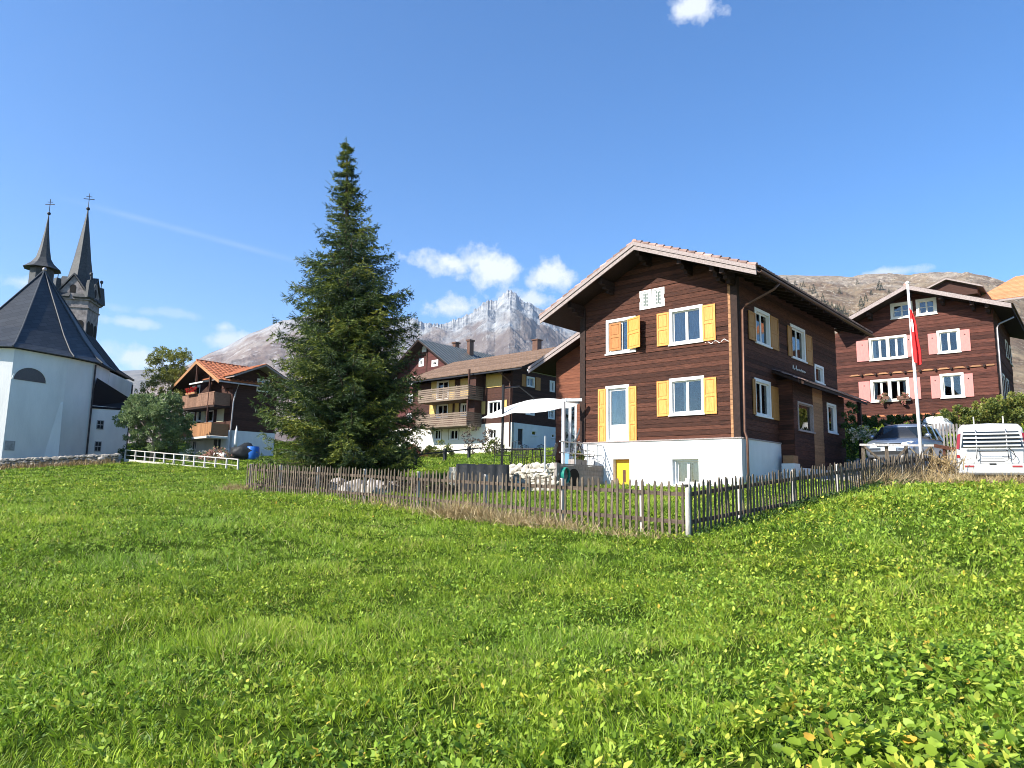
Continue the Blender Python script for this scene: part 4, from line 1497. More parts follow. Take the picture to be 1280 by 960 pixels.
# ------------------------------------------------------------------ picket fence
def picket_run(p0, p1, z0, z1, n, hgt, label, seed, posts, wide=.056):
    """one run of fence from p0 to p1; z0, z1 the ground at its ends"""
    d = Vector((p1[0] - p0[0], p1[1] - p0[1], 0))
    L_ = d.length
    ang = math.atan2(d.y, d.x)
    root = empty('picket_fence', (p0[0], p0[1], z0), ang, label, 'fence', 'picket fence around the garden')
    r = random.Random(seed)

    def zz(u):
        w = p0[0] + math.cos(ang) * u, p0[1] + math.sin(ang) * u
        return (z0 + (z1 - z0) * u / L_) - z0 + .0
    ms = MB()
    k = 0
    for i in range(n):
        u = L_ * (i + .5) / n + r.uniform(-.012, .012)
        b = zz(u) - .05
        h = hgt * r.uniform(.95, 1.04)
        w = wide * r.uniform(.85, 1.2)
        tx, ty = r.gauss(0, .014), r.gauss(0, .012)
        t = .020
        s = -.03
        m = ms
        bot = [(u - w / 2, s - t, b), (u + w / 2, s - t, b), (u + w / 2, s, b), (u - w / 2, s, b)]
        top = [(x + tx, y + ty, b + h - .06) for (x, y, _) in bot]
        m.hexa(bot + top)
        cx, cy = u + tx, s - t / 2 + ty
        q = len(m.v)
        m.v += [(x + (cx - x) * .55, y + (cy - y) * .3, b + h) for (x, y, _) in [(p[0], p[1], 0) for p in top]]
        m.f = m.f[:-6] + [m.f[-6]] + m.f[-4:]                     # drop the flat lid
        m.f += [(q - 4, q - 3, q + 1, q), (q - 3, q - 2, q + 2, q + 1), (q - 2, q - 1, q + 3, q + 2), (q - 1, q - 4, q, q + 3), (q, q + 1, q + 2, q + 3)]
    o = ms.build('picket_panel', wood_picket, root, fix=True)
    for hh in (.24, hgt * .73):
        m = MB()
        m.beam((0, .0, zz(0) + hh), (L_, .0, zz(L_) + hh), .045, .085)
        m.build('rail', wood_picket if False else material('wood_rail', (0.05, 0.034, 0.024), .9, (0.13, 0.095, 0.07), 4, (1, 6, 6), .6, 20), root)
    for u in posts:
        m = MB()
        b = zz(u) - .3
        m.box(u - .035, u + .035, .025, .095, b, b + .3 + hgt * .93)
        m.build('post', wood_post, root)
    return root


cz = g1(3.72, 15.0)
pc = at(860, 668, 15.0)
pl_ = at(308, 612, 29.0)
pr_ = at(1166, 604, 24.0)
picket_run((pl_.x, pl_.y), (pc.x, pc.y), pl_.z, pc.z, 120, 1.12, 'long weathered grey picket fence running left from the pale corner post', 3, [.1, 2.6, 5.3, 8.2, 11.0, 13.9, 16.6, 18.9])
picket_run((pc.x, pc.y), (pr_.x, pr_.y), pc.z, pr_.z, 96, 1.12, 'shaded dark picket fence climbing right from the pale corner post', 4, [2.1, 4.6, 7.0, 9.5, 11.6, 13.2])
m = MB()
m.tube([(0, 0, -.3), (0, 0, .35), (0, 0, .8), (.01, 0, 1.16)], [.058, .055, .052, .05], 10)
post = m.build('fence_post', material('wood_birch', (0.36, 0.33, 0.28), .85, (0.60, 0.56, 0.50), 3, (6, 6, 1), .4, 16), None, smooth=True)
post.location = (pc.x, pc.y - .03, pc.z)
tag(post, 'pale round corner post where the two picket fences meet', 'post')
m = MB()
m.tube([(pc.x - .02, pc.y - .02, pc.z + .98), (pc.x - .02, pc.y - .02, pc.z + 1.03)], .066, 12)
m2 = m.build('wire_band', rubber, None)
m2.parent = post
m2.matrix_parent_inverse = post.matrix_world.inverted()
m2.location = (-0, 0, 0)
for v in m2.data.vertices:
    v.co -= Vector((pc.x, pc.y - .03, pc.z))
m2.matrix_parent_inverse.identity()


# ------------------------------------------------------------------ flagpole and flag
def flagpole():
    b = at(1152, 566, 24.6)
    t = at(1134.5, 355, 24.6)
    zb = g1(b.x, b.y)
    root = empty('flagpole', (b.x, b.y, zb), 0, 'slim white flagpole standing by the fence before the timber house', 'flagpole')
    m = MB()
    hh = t.z - zb
    lean = t.x - b.x
    m.tube([(0, 0, -.2), (lean * .5, 0, hh * .5), (lean, 0, hh)], [.062, .052, .04], 12)
    m.build('pole', paint_white, root, smooth=True)
    m = MB()
    m.blob((lean, 0, hh + .04), .07, .07, .07, 0)
    m.build('finial', paint_white, root, smooth=True)
    # limp red flag with a white cross, hanging in folds on the right of the pole
    top = at(1138.5, 384, 24.5)
    bot = at(1146, 452, 24.5)
    f = MB()
    nu, nv = 14, 30
    Hf = top.z - bot.z
    vs = []
    for j in range(nv + 1):
        v = j / nv
        wdt = .10 + .20 * math.sin(min(1, v * 1.1) * 2.2) + .05 * v
        for i in range(nu + 1):
            u = i / nu
            x = top.x - .06 + (bot.x - top.x) * v * .8 + u * wdt * (.85 + .1 * math.sin(v * 9))
            y = top.y + .07 * math.sin(u * 13 + v * 2) * (.3 + v * .7)
            z = top.z - Hf * v * (1 - .09 * u * (1 - v)) - .14 * u * (1 - v) - (.12 * math.sin(u * 3.1) * v)
            vs.append((x, y, z))
    f.add(vs, [(j * (nu + 1) + i, j * (nu + 1) + i + 1, (j + 1) * (nu + 1) + i + 1, (j + 1) * (nu + 1) + i) for j in range(nv) for i in range(nu)])
    o = f.build('flag', paint_red, None, smooth=True, fix=False)
    tag(o, 'limp red flag with a white cross hanging on the white pole', 'flag')
    o.data.materials.append(paint_white)
    for p in o.data.polygons:
        i, j = p.index % nu, p.index // nu
        if (8 <= j <= 9 and 1 <= i <= 6) or (6 <= j <= 12 and 2 <= i <= 3):
            p.material_index = 1


flagpole()


# ------------------------------------------------------------------ cars
def loft(mb, rings):
    """rings of equal point count; caps both ends"""
    n = len(rings[0])
    b = len(mb.v)
    for r in rings:
        mb.v += [tuple(p) for p in r]
    for j in range(len(rings) - 1):
        for k in range(n):
            k2 = (k + 1) % n
            mb.f.append((b + j * n + k, b + j * n + k2, b + (j + 1) * n + k2, b + (j + 1) * n + k))
    mb.f.append(tuple(b + k for k in range(n))[::-1])
    mb.f.append(tuple(b + (len(rings) - 1) * n + k for k in range(n)))


def wheel(root, x, y, r=.32, side=1):
    m = MB()
    m.tube([(x - .11, y, r), (x - .085, y, r), (x + .085, y, r), (x + .11, y, r)], [r * .9, r, r, r * .9], 24)
    w = m.build('wheel', rubber, root, smooth=False)
    m = MB()
    m.tube([(x + side * .08, y, r), (x + side * .118, y, r)], [r * .62, r * .55], 16)
    m.build('rim', metal_grey, w)


def car_silver_build():
    # front of the car at local y = 0, car extends to +y
    c = at(1112, 583, 26.6)
    zc = at(1125, 531, 28.6).z - 1.62
    yaw = rad(-44)
    root = empty('parked_car', (c.x, c.y, zc), yaw, 'silver blue family car parked nose first behind the wooden barrier', 'car')
    hw, Lc = .90, 4.4
    body = MB()
    # sections along y: (y, half width at sill, half width at belt, z sill, z belt/hood)
    rings = []
    for (y, k, zl, zh) in ((0.0, .80, .42, .62), (.06, .90, .30, .74), (.25, .97, .22, .82), (.6, 1.0, .20, .90), (1.1, 1.0, .20, .98), (1.35, 1.0, .20, 1.01), (2.2, 1.0, .2, 1.0), (3.4, 1.0, .2, 1.03), (4.1, .98, .22, 1.05), (4.3, .92, .28, 1.0), (4.4, .84, .40, .85)):
        w = hw * k
        rings.append([(-w * .93, y, zl), (w * .93, y, zl), (w, y, zl + .12), (w, y, zh - .16), (w * .95, y, zh - .05), (w * .80, y, zh), (0, y, zh + .03), (-w * .80, y, zh), (-w * .95, y, zh - .05), (-w, y, zh - .16), (-w, y, zl + .12)])
    loft(body, rings)
    bo = body.build('body', car_silver, root, smooth=True)
    md = bo.modifiers.new('b', 'BEVEL')
    md.width = .02
    md.limit_method = 'ANGLE'
    # cabin
    cab = MB()
    cr = []
    for (y, zt, wt) in ((1.02, .98, .80), (1.75, 1.50, .66), (2.1, 1.585, .64), (3.2, 1.60, .63), (3.9, 1.50, .64), (4.32, 1.03, .76)):
        cr.append([(-.84, y, .96), (.84, y, .96), (wt, y, max(zt - .04, .97)), (wt * .85, y, max(zt, .975)), (0, y, max(zt + .015, .98)), (-wt * .85, y, max(zt, .975)), (-wt, y, max(zt - .04, .97))])
    loft(cab, cr)
    cab.build('cabin', material('car_interior', (0.02, 0.022, 0.026), .3, spec=.5), root, smooth=True)
    # roof skin, pillars
    r = MB()
    rr = []
    for (y, zt, wt) in ((1.66, 1.46, .685), (1.78, 1.535, .67), (2.1, 1.60, .655), (3.2, 1.615, .645), (3.9, 1.52, .655)):
        rr.append([(-wt - .01, y, zt - .075), (-wt * .86, y, zt - .01), (0, y, zt + .012), (wt * .86, y, zt - .01), (wt + .01, y, zt - .075), (0, y, zt - .03)])
    loft(r, rr)
    r.build('roof', car_silver, root, smooth=True)
    for s in (-1, 1):
        p = MB()
        p.beam((s * .80, 1.04, .97), (s * .675, 1.72, 1.48), .045, .045)
        p.build('pillar', MATS['car_interior'], root)
        for (pa, pb, pw, ph) in (((s * .86, 2.35, 1.0), (s * .665, 2.40, 1.56), .06, .07), ((s * .86, 3.35, 1.02), (s * .665, 3.30, 1.57), .08, .07), ((s * .82, 4.25, 1.03), (s * .67, 3.85, 1.49), .12, .09)):
            p = MB()
            p.beam(pa, pb, pw, ph)
            p.build('pillar', car_silver, root)
    # windscreen and side glass, proud of the cabin by millimetres
    g = MB()
    g.add([(-.78, 1.05, 1.0), (.78, 1.05, 1.0), (.655, 1.70, 1.475), (-.655, 1.70, 1.475)], [(0, 1, 2, 3)])
    gl = material('windscreen_glass', (0.012, 0.016, 0.018), .05, spec=.55)
    g.build('windscreen', gl, root, fix=False)
    for s in (-1, 1):
        g = MB()
        a, b = s * .872, s * .705
        for (y0, y1, t0, t1) in ((1.25, 2.30, 1.85, 2.35), (2.43, 3.28, 2.44, 3.25), (3.42, 4.05, 3.37, 3.8)):
            g.add([(a, y0, 1.02), (a, y1, 1.03), (b, t1, 1.50), (b, t0, 1.50)], [(0, 1, 2, 3)])
        g.build('side_window', gl, root, fix=False)
    # grille, bumper, headlights, plate, mirrors
    m = MB()
    m.box(-.42, .42, -.012, .05, .60, .72)
    gr = m.build('grille', material('grille_black', (0.012, 0.012, 0.012), .4), root)
    m = MB()
    m.box(-.40, .40, -.02, -.008, .655, .67)
    m.tube([(0, -.024, .665), (0, -.012, .665)], .045, 16)
    m.build('badge', metal_grey, gr)
    m = MB()
    m.box(-.65, .65, -.03, .10, .30, .42)
    m.build('bumper', material('grille_black', (0.012, 0.012, 0.012), .4), root)
    m = MB()
    m.box(-.26, .26, -.045, -.032, .44, .55)
    m.build('number_plate', paint_white, root)
    for s in (-1, 1):
        m = MB()
        m.extrude([(s * .46, -.006, .62), (s * .80, .10, .66), (s * .845, .34, .78), (s * .74, .16, .80), (s * .47, -.005, .73)], (0, .08, 0))
        m.build('headlight', lamp_clear, root)
        m = MB()
        m.blob((s * 1.0, 1.42, 1.08), .12, .07, .085, .0)
        m.beam((s * .86, 1.44, 1.03), (s * .95, 1.43, 1.05), .05, .04)
        m.build('mirror', car_silver, root, smooth=True)
        m = MB()
        m.beam((s * .66, 1.95, 1.64), (s * .655, 3.5, 1.645), .035, .035)
        m.build('roof_rail', metal_dark, root)
        wheel(root, s * .80, .82, side=s)
        wheel(root, s * .80, 3.55, side=s)
    return root


car_silver_build()


def van_build():
    c = at(1243, 606, 22.6)
    root = empty('parked_van', (c.x, c.y, at(1243, 531, 23.4).z - 1.96), rad(-31), 'white van seen from behind with a folded bicycle rack on its tailgate', 'van')
    hw = .97
    body = MB()
    rings = []
    # rear at y=0
    for (y, k, kt, zt) in ((0.0, .965, .80, 1.80), (.06, .99, .84, 1.90), (.5, 1, .85, 1.95), (3.0, 1, .85, 1.96), (3.6, 1, .82, 1.86), (4.0, .99, .80, 1.25), (4.7, .95, .78, 1.08), (4.85, .86, .7, .8)):
        w = hw * k
        t = hw * kt
        zb = min(1.12, zt - .1)
        rings.append([(-w * .96, y, .30), (w * .96, y, .30), (w, y, .48), (w, y, .80), (w * .985, y, zb), (t + .03, y, zt - .14), (t - .07, y, zt - .02), (0, y, zt + .02), (-t + .07, y, zt - .02), (-t - .03, y, zt - .14), (-w * .985, y, zb), (-w, y, .80), (-w, y, .48)])
    loft(body, rings)
    b = body.build('body', car_white, root, smooth=True)
    md = b.modifiers.new('b', 'BEVEL')
    md.width = .03
    md.segments = 3
    md.limit_method = 'ANGLE'
    gl = material('windscreen_glass', (0.012, 0.016, 0.018), .05, spec=.55)
    m = MB()
    m.extrude([(-.82, -.03, 1.16), (.82, -.03, 1.16), (.735, -.005, 1.66), (-.735, -.005, 1.66)], (0, .025, 0))
    m.build('rear_window', gl, root)
    m = MB()
    m.box(-.985 * .95, .985 * .95, -.09, .12, .33, .62)
    m.build('bumper', car_white, root, bevel=.04)
    m = MB()
    m.extrude([(-.80, -.022, .66), (.80, -.022, .66), (.83, -.024, 1.13), (-.83, -.024, 1.13)], (0, .02, 0))
    t = m.build('tailgate', car_white, root, bevel=.012)
    m = MB()
    m.box(-.30, .30, -.04, -.025, .80, .96)
    m.build('plate_recess', material('plastic_pale', (0.55, 0.55, 0.54), .5), t)
    m = MB()
    m.box(-.26, .26, -.05, -.041, .82, .93)
    m.build('number_plate', paint_white, t)
    m = MB()
    m.box(-.09, .09, -.105, -.09, .60, .64)
    m.build('tow_cover', rubber, root)
    for s in (-1, 1):
        m = MB()
        m.extrude([(s * .875, -.03, 1.10), (s * .955, .0, 1.12), (s * .895, .01, 1.58), (s * .81, -.015, 1.62)], (0, .05, 0))
        m.build('tail_light', lamp_red, root)
        m = MB()
        m.extrude([(s * .86, -.03, .82), (s * .96, .0, .82), (s * .96, .0, .92), (s * .88, -.03, .92)], (0, .03, 0))
        m.build('side_light', lamp_red, root)
        m = MB()
        m.box(min(s * .50, s * .76), max(s * .50, s * .76), -.10, -.088, .52, .58)
        m.build('reflector', lamp_red, root)
        m = MB()
        m.beam((s * .40, .6, 1.97), (s * .40, .6, 2.2), .03, .05)
        m.build('roof_bar', paint_cream, root)
        wheel(root, s * .84, .95, r=.33, side=s)
        wheel(root, s * .84, 3.9, r=.33, side=s)
        m = MB()
        gx = s * .985
        m.add([(gx, .35, 1.17), (gx, 1.7, 1.17), (s * .875, 1.7, 1.66), (s * .875, .45, 1.66)], [(0, 1, 2, 3)])
        m.add([(gx, 1.85, 1.17), (gx, 3.3, 1.17), (s * .875, 3.1, 1.66), (s * .875, 1.85, 1.66)], [(0, 1, 2, 3)])
        m.build('side_window', gl, root, fix=False)
    # bicycle rack: four padded bars, two uprights and a hoop
    rk = MB()
    for s in (-.40, .40):
        rk.tube([(s, -.04, 1.72), (s, -.14, 1.60), (s, -.16, 1.15), (s * 1.02, -.20, .95), (s * 1.08, -.12, .80)], .018, 8)
    rack = rk.build('bicycle_rack', metal_grey, root, smooth=True)
    for z in (1.58, 1.455, 1.33, 1.205):
        m = MB()
        m.box(-.76, .76, -.215, -.165, z - .030, z + .016)
        m.build('rack_bar', paint_white, rack, bevel=.01)
    m = MB()
    m.tube([(-.40, -.19, 1.08), (-.36, -.22, 1.02), (.36, -.22, 1.02), (.40, -.19, 1.06)], .014, 6)
    m.tube([(-.40, -.20, 1.05), (-.42, -.18, .75), (-.30, -.16, .70), (.30, -.16, .70), (.42, -.18, .75), (.40, -.2, 1.05)], .010, 6)
    m.tube([(.40, -.2, 1.15), (.55, -.22, 1.0), (.60, -.2, .85), (.52, -.18, .74), (.44, -.2, .8)], .012, 6)
    m.build('strap', rubber, rack, smooth=True)


van_build()


# ------------------------------------------------------------------ wooden barrier in front of the silver car, small gravel yard
def yard():
    P = [(12.0, 21.3), (24, 20.3), (40, 22), (40, 30), (22, 33), (13.0, 31), (10.6, 29.6)]
    mb = MB()
    vs = []
    # a sheet draped 4 cm above the ground
    xs, ys = np.linspace(11.5, 40, 40), np.linspace(21.3, 33, 24)
    for y in ys:
        for x in xs:
            vs.append((x, y, g1(x, y) + .045))
    nx = len(xs)
    mb.add(vs, [(j * nx + i, j * nx + i + 1, (j + 1) * nx + i + 1, (j + 1) * nx + i) for j in range(len(ys) - 1) for i in range(nx - 1)])
    tag(mb.build('parking_yard', gravel_m, None, smooth=True, fix=False), kind='structure')
    a, b = at(1075, 556, 24.9), at(1168, 557, 24.6)
    root = empty('wooden_barrier', (a.x, a.y, a.z), math.atan2(b.y - a.y, b.x - a.x), 'grey wooden barrier with crossed braces before the silver car', 'barrier')
    L_ = (b - a).length
    m = MB()
    m.beam((0, 0, 0), (L_, 0, b.z - a.z), .09, .07)
    m.build('rail', wood_post, root)
    m = MB()
    m.beam((0, 0, -.8), (L_, 0, b.z - a.z - .8), .06, .06)
    m.build('rail', wood_picket, root)
    for u in (.12, .9, 1.55, L_ - .1):
        m = MB()
        m.box(u - .05, u + .05, .03, .10, -1.3, -.02 + .0)
        m.build('post', wood_picket, root)
    for (u0, u1, z0, z1) in ((.12, .9, -.06, -.75), (.9, 1.55, -.75, -.06), (1.55, 2.3, -.75, -.06)):
        m = MB()
        m.beam((u0, -.03, z0), (u1, -.03, z1), .05, .06)
        m.build('brace', wood_picket, root)
    # continuing plank rail down to the van
    c, d = at(1168, 557, 24.5), at(1206, 564, 23.6)
    root = empty('plank_rail', (c.x, c.y, c.z), math.atan2(d.y - c.y, d.x - c.x), 'dark plank rail sloping from the barrier to the white van', 'barrier')
    L_ = (d - c).length
    m = MB()
    m.beam((0, 0, 0), (L_, 0, d.z - c.z), .05, .12)
    m.build('rail', wood_dark, root)
    for u in (.3, L_ - .1):
        m = MB()
        m.box(u - .045, u + .045, .03, .10, -1.1, -.05)
        m.build('post', wood_dark, root)
    # pile of prunings beside it
    r = np.random.default_rng(5)
    p = at(1186, 596, 23.3)
    n = 230
    P_ = np.c_[p.x + r.normal(size=n) * .38, p.y + r.normal(size=n) * .3, np.full(n, g1(p.x, p.y)) + r.uniform(0, .7, n)]
    Dv = np.c_[r.normal(size=n) * .8, r.normal(size=n) * .5, r.uniform(.2, 1.4, n)]
    o = leaf_mesh('brush_pile', hay_mat, P_, Dv, r.uniform(.3, .9, n), r.uniform(.015, .04, n), r.uniform(0, .7, n), bend=.5)
    tag(o, 'heap of dry prunings and stalks between the barrier and the van', 'brush pile')
    # pale picket fence behind the cars
    a, b = at(1178, 545, 31), at(1212, 548, 31)
    root = empty('garden_fence', (a.x, a.y, g1(a.x, a.y)), math.atan2(b.y - a.y, b.x - a.x), 'pale grey picket fence behind the cars below the bushes', 'fence')
    m = MB()
    hh = a.z + .55 - g1(a.x, a.y)
    for i in range(14):
        u = -.4 + i * .15
        m.box(u - .035, u + .035, -.02, .0, 0, hh + random.uniform(-.03, .03))
    m.build('picket_panel', wood_grey, root)
    m = MB()
    m.beam((-.4, .03, hh - .3), (1.6, .03, hh - .3), .04, .08)
    m.beam((-.4, .03, .3), (1.6, .03, .3), .04, .08)
    m.build('rail', wood_grey, root)


yard()


# ------------------------------------------------------------------ hedge, bushes and the orange roof near the timber house
def right_planting():
    def blobs_line(p0, p1, n, r, seed, h):
        rr = random.Random(seed)
        return [(p0.x + (p1.x - p0.x) * t, p0.y + (p1.y - p0.y) * t, p0.z + (p1.z - p0.z) * t, r * rr.uniform(.8, 1.2), r * .8, h * rr.uniform(.8, 1.15)) for t in np.linspace(0, 1, n)]
    o = clump_plant('hedge', hedge_mat, blobs_line(at(1066, 529, 35.5), at(1180, 527, 35.5), 11, .55, 1, .35), 70, .10, 61)
    tag(o, 'clipped dark green hedge below the timber house behind the silver car', 'hedge')
    core = blobs_line(at(1066, 536, 36), at(1180, 534, 36), 3, .9, 1, .3)
    o = clump_plant('shrub', bush_mat, blobs_line(at(1190, 527, 33), at(1290, 510, 33), 9, .85, 2, .72), 80, .13, 62)
    tag(o, 'yellow green bushes in front of the timber house above the white van', 'bushes')
    o = clump_plant('shrub', larch_mat, blobs_line(at(1230, 508, 34.5), at(1285, 498, 34.5), 4, .6, 3, .5), 45, .13, 63)
    tag(o, 'taller olive shrub at the corner of the timber house', 'shrub')
    o = clump_plant('flower_shrub', flower_pale, blobs_line(at(1066, 543, 30), at(1086, 540, 30), 3, .38, 4, .32), 60, .09, 64)
    tag(o, 'pale flowering shrub between the chalet porch and the silver car', 'shrub')
    w = MB()
    p = at(1170, 531, 33)
    w.blob((0, 0, -.12), .56, .5, .46, .3, 3, 3)
    o = w.build('covered_mound', cloth_white, None, smooth=True)
    o.location = p
    tag(o, 'rounded white covered mound behind the silver car', 'cover')
    # climbing greenery by the porch
    o = clump_plant('climbing_shrub', hedge_mat, [(at(1062, y, 31).x, 31, at(1062, y, 31).z, .3, .3, .5) for y in (515, 535, 555, 570)], 60, .09, 65)
    tag(o, 'narrow green shrub growing behind the porch post', 'shrub')
    # flower boxes on the timber house
    for (px, lab) in ((1104, 'pink flower basket under the left half of the lower window'), (1129, 'pink flower basket under the right half of the lower window')):
        p = RH.fr(px, 497, .25)
        root = empty('flower_box', RH.world(p[0], -.25, p[1]), RH.a, lab + ' of the timber house', 'flower box')
        m = MB()
        m.box(-.32, .32, -.1, .1, -.12, .06)
        m.build('box', metal_copper, root)
        clump_plant('flowers', flower_pink, [(0, -.02, .12, .38, .16, .20), (0, -.05, -.2, .16, .08, .28)], 34, .08, int(px), parent=root)
    # long apricot roof behind
    H = Frame('farm_building', 1300, 470, 52, -40, 6, 'building behind the timber house with a long apricot tiled roof', 'building')
    R_ = H.root
    a = H.fr(1195, 363)
    F0 = front_pl()
    pk = H.fr(1185, 351)
    zt = H.fr(1279, 352)[1]
    zr = H.fr(1279, 382)[1]
    w = MB()
    w.box(pk[0] + 5.5, 12, 1.0, 9, 0, zr - 1.2)
    w.build('wall', wood_dark2, R_)
    r = MB()
    y1, y2 = 0, 5.0
    u0 = pk[0] + .3
    zbase = H.fr(1230, 372)[1]
    t = MB()
    A_, B_, C_, D_ = (u0 + 1.0, y1, zbase - .3), (12, y1, zbase - .3), (12, y2, zbase + 2.6), (u0 + 3.8, y2, zbase + 2.6)
    tile_slope(t, A_, B_, C_, D_, tw=.3, tl=.4, amp=.03, step=.03)
    r.hexa([(A_[0], y1, A_[2] - .15), (12, y1, A_[2] - .15), (12, y2, C_[2] - .15), (D_[0], y2, C_[2] - .15), (A_[0], y1, A_[2] - .01), (12, y1, A_[2] - .01), (12, y2, C_[2] - .01), (D_[0], y2, C_[2] - .01)])
    ro = r.build('roof', wood_barge, R_)
    t.build('tiles', tile_apricot, ro, fix=False)
    # the small gable
    g = MB()
    gz_ = pk[1]
    for s in (-1, 1):
        g.hexa([(pk[0], -1, gz_ - .12), (pk[0] + s * 2.4, -1, gz_ - 1.12), (pk[0] + s * 2.4, 5, gz_ - 1.12), (pk[0], 5, gz_ - .12), (pk[0], -1, gz_), (pk[0] + s * 2.4, -1, gz_ - 1.0), (pk[0] + s * 2.4, 5, gz_ - 1.0), (pk[0], 5, gz_)])
    g.build('dormer_roof', wood_barge, R_)
    g = MB()
    g.extrude([(pk[0] - 2.0, -.6, gz_ - 1.5), (pk[0] + 2.0, -.6, gz_ - 1.5), (pk[0] + 2.0, -.6, gz_ - 1.0), (pk[0], -.6, gz_ - .15), (pk[0] - 2, -.6, gz_ - 1.0)], (0, 3, 0))
    g.build('dormer_wall', wood_dark2, R_)
    # little stone barn seen between the two timber houses
    H = Frame('stone_barn', 1053, 470, 46, -40, 5.2, 'small pale plank barn seen between the chalet and the timber house', 'barn')
    w = MB()
    zt = H.fr(1050, 437)[1]
    w.box(-3.5, 0, 0, 3, -2, zt)
    w.build('wall', wood_grey, H.root)
    w = MB()
    w.hexa([(-3.7, -.4, zt + .02), (.4, -.4, zt + .02), (.4, 3.2, zt + 1.0), (-3.7, 3.2, zt + 1.0), (-3.7, -.4, zt + .16), (.4, -.4, zt + .16), (.4, 3.2, zt + 1.14), (-3.7, 3.2, zt + 1.14)])
    w.build('roof', stone_grey, H.root)


right_planting()


# ------------------------------------------------------------------ chalet on the left with the orange roof
def left_chalet():
    H = Frame('balcony_chalet', 285, 572, 60, -42, 3.4, 'chalet with an orange tiled roof and two wooden balconies left of the spruce', 'chalet')
    R_ = H.root
    F0, S0 = front_pl(), side_pl()
    ov = 1.5
    xm, zm = H.fr(246, 451, ov)
    xr, zr = H.fr(274, 475, ov)
    gr = (zm - zr) / (xr - xm)
    W = 2 * (-xm) * 1.0
    W = min(max(W, 7.5), 10.5)
    gl = gr * .9
    xl = -W - 1.1
    zl = zm - (xm - xl) * gl
    D = H.sd(342, 560)[0]
    th = .15
    roof_z = lambda x: (zm - (xm - x) * gl if x < xm else zm - (x - xm) * gr) - th - .02
    lo = lambda z: -W if roof_z(-W) >= z else xm - (zm - th - .02 - z) / gl
    hi = lambda z: 0.0 if roof_z(0) >= z else xm + (zm - th - .02 - z) / gr
    pz = H.fr(284, 538)[1]
    up = [H.frect(236, 243, 515, 530), H.frect(246, 255, 512, 527), H.frect(257.5, 267, 512, 528), H.frect(240, 250, 482, 498)]
    dn = [H.frect(239, 246, 550, 563), H.frect(265, 277, 547, 563)]
    w = MB()
    board_wall(w, F0, pz, zm - th - .05, lo, hi, [shrink(q) for q in up], seed=51, bh=.22)
    w.build('front_wall', wood_dark2, R_)
    w = MB()
    board_wall(w, S0, pz, roof_z(0) - .02, const(.02), const(D), [], seed=52, bh=.22)
    board_wall(w, left_pl(-W), pz, roof_z(-W) - .02, const(-D), const(0), [], seed=53, bh=.4)
    board_wall(w, back_pl(D), pz, zm - th - .05, lambda z: -hi(z), lambda z: -lo(z), [], seed=54, bh=.4)
    w.build('side_wall', wood_dark2, R_)
    p = MB()
    plain_wall(p, F0, -.8, pz, const(-W), const(.03), [shrink(q) for q in dn], n=.03)
    plain_wall(p, S0, -.8, pz, const(.03), const(D), [], n=.03)
    plain_wall(p, left_pl(-W), -.8, pz, const(-D), const(0), [], n=.03)
    plain_wall(p, back_pl(D), -.8, pz, const(0), const(W), [], n=.03)
    p.build('ground_floor_wall', plaster, R_)
    for q in up:
        window(R_, F0, q, sashes=1, cas=.12, curtain=[(0, .9)])
    for q in dn:
        window(R_, F0, q, sashes=2 if q[1] - q[0] > 1 else 1, cas=.1, curtain=[(.0, .5)])
    for (a, b, t, c, mt) in ((272, 280.5, 508, 527, shutter_pale), (252, 257, 513, 528, shutter_pale)):
        shutter(R_, F0, H.frect(a, b, t, c), material('shutter_cream', (0.62, 0.60, 0.42), .6) if mt else mt, n=.03)
    ro = gable_roof(R_, xl, xr, xm, zl, zr, zm, -ov, D + .6, th=th, tiles=tile_orange, tile_kw=dict(tw=.42, tl=.55, amp=.07, step=.04), barge=(wood_light, .26))
    g = MB()
    g.box(xr + .06, xr + .18, -ov, D * .55, zr - .16, zr - .05)
    g.build('gutter', metal_pipe, ro)
    g = MB()
    g.tube([(xr + .1, .2, zr - .12), (.2, .12, zr - 1.0), (.12, .05, zr - 1.6), (.12, -.02, pz)], .06, 8)
    g.build('downpipe', metal_pipe, R_)
    # balconies
    for (xa, xb, yt, yb, dep, mt) in ((208, 264, 530, 546.5, 1.5, wood_light), (227.5, 268, 491, 508, 1.4, wood_balcony)):
        u0 = H.fr(xa, (yt + yb) / 2 + 1, dep)[0]
        u1 = H.fr(xb, (yt + yb) / 2, dep)[0] if mt is wood_light else H.fr(xb, 500, dep)[0]
        u0 = max(u0, -W - 1.2)
        z0 = H.fr(xb - 4, yb - 2, dep)[1]
        zt = z0 + 1.05
        m = MB()
        m.box(u0, u1, -dep, 0.0, z0 - .18, z0 - .02)
        b = m.build('balcony', paint_cream if mt is wood_light else wood_eave, R_)
        m = MB()
        us = np.arange(u0, u1 - .1, .16)
        for u in us:
            m.box(u, u + .145, -dep - .03, -dep + .0, z0, zt)
        m.box(u1 - .03, u1, -dep + .01, 0, z0, zt)
        m.box(u0, u0 + .03, -dep + .01, 0, z0, zt)
        m.box(u0 - .02, u1 + .02, -dep - .05, -dep + .04, zt + .002, zt + .07)
        m.build('railing', mt if mt is wood_light else material('wood_railing', (0.16, 0.085, 0.055), .8, (0.26, 0.15, 0.10), 3, (1, 1, 8), island=.2), b)
    # posts carrying the roof, awning, red geraniums, parasol folded
    m = MB()
    zb = H.fr(250, 505, 1.4)[1]
    m.box(-1.5, -1.36, -1.45, -1.3, pz, roof_z(-1.4) - .1)
    m.build('balcony_post', wood_dark2, R_)
    m = MB()
    m.box(xm - .07, xm + .07, -1.45, -1.3, zb + .9, zm - .4)
    m.build('balcony_post', wood_dark2, R_)
    m = MB()
    za = H.fr(255, 478, 1.2)[1]
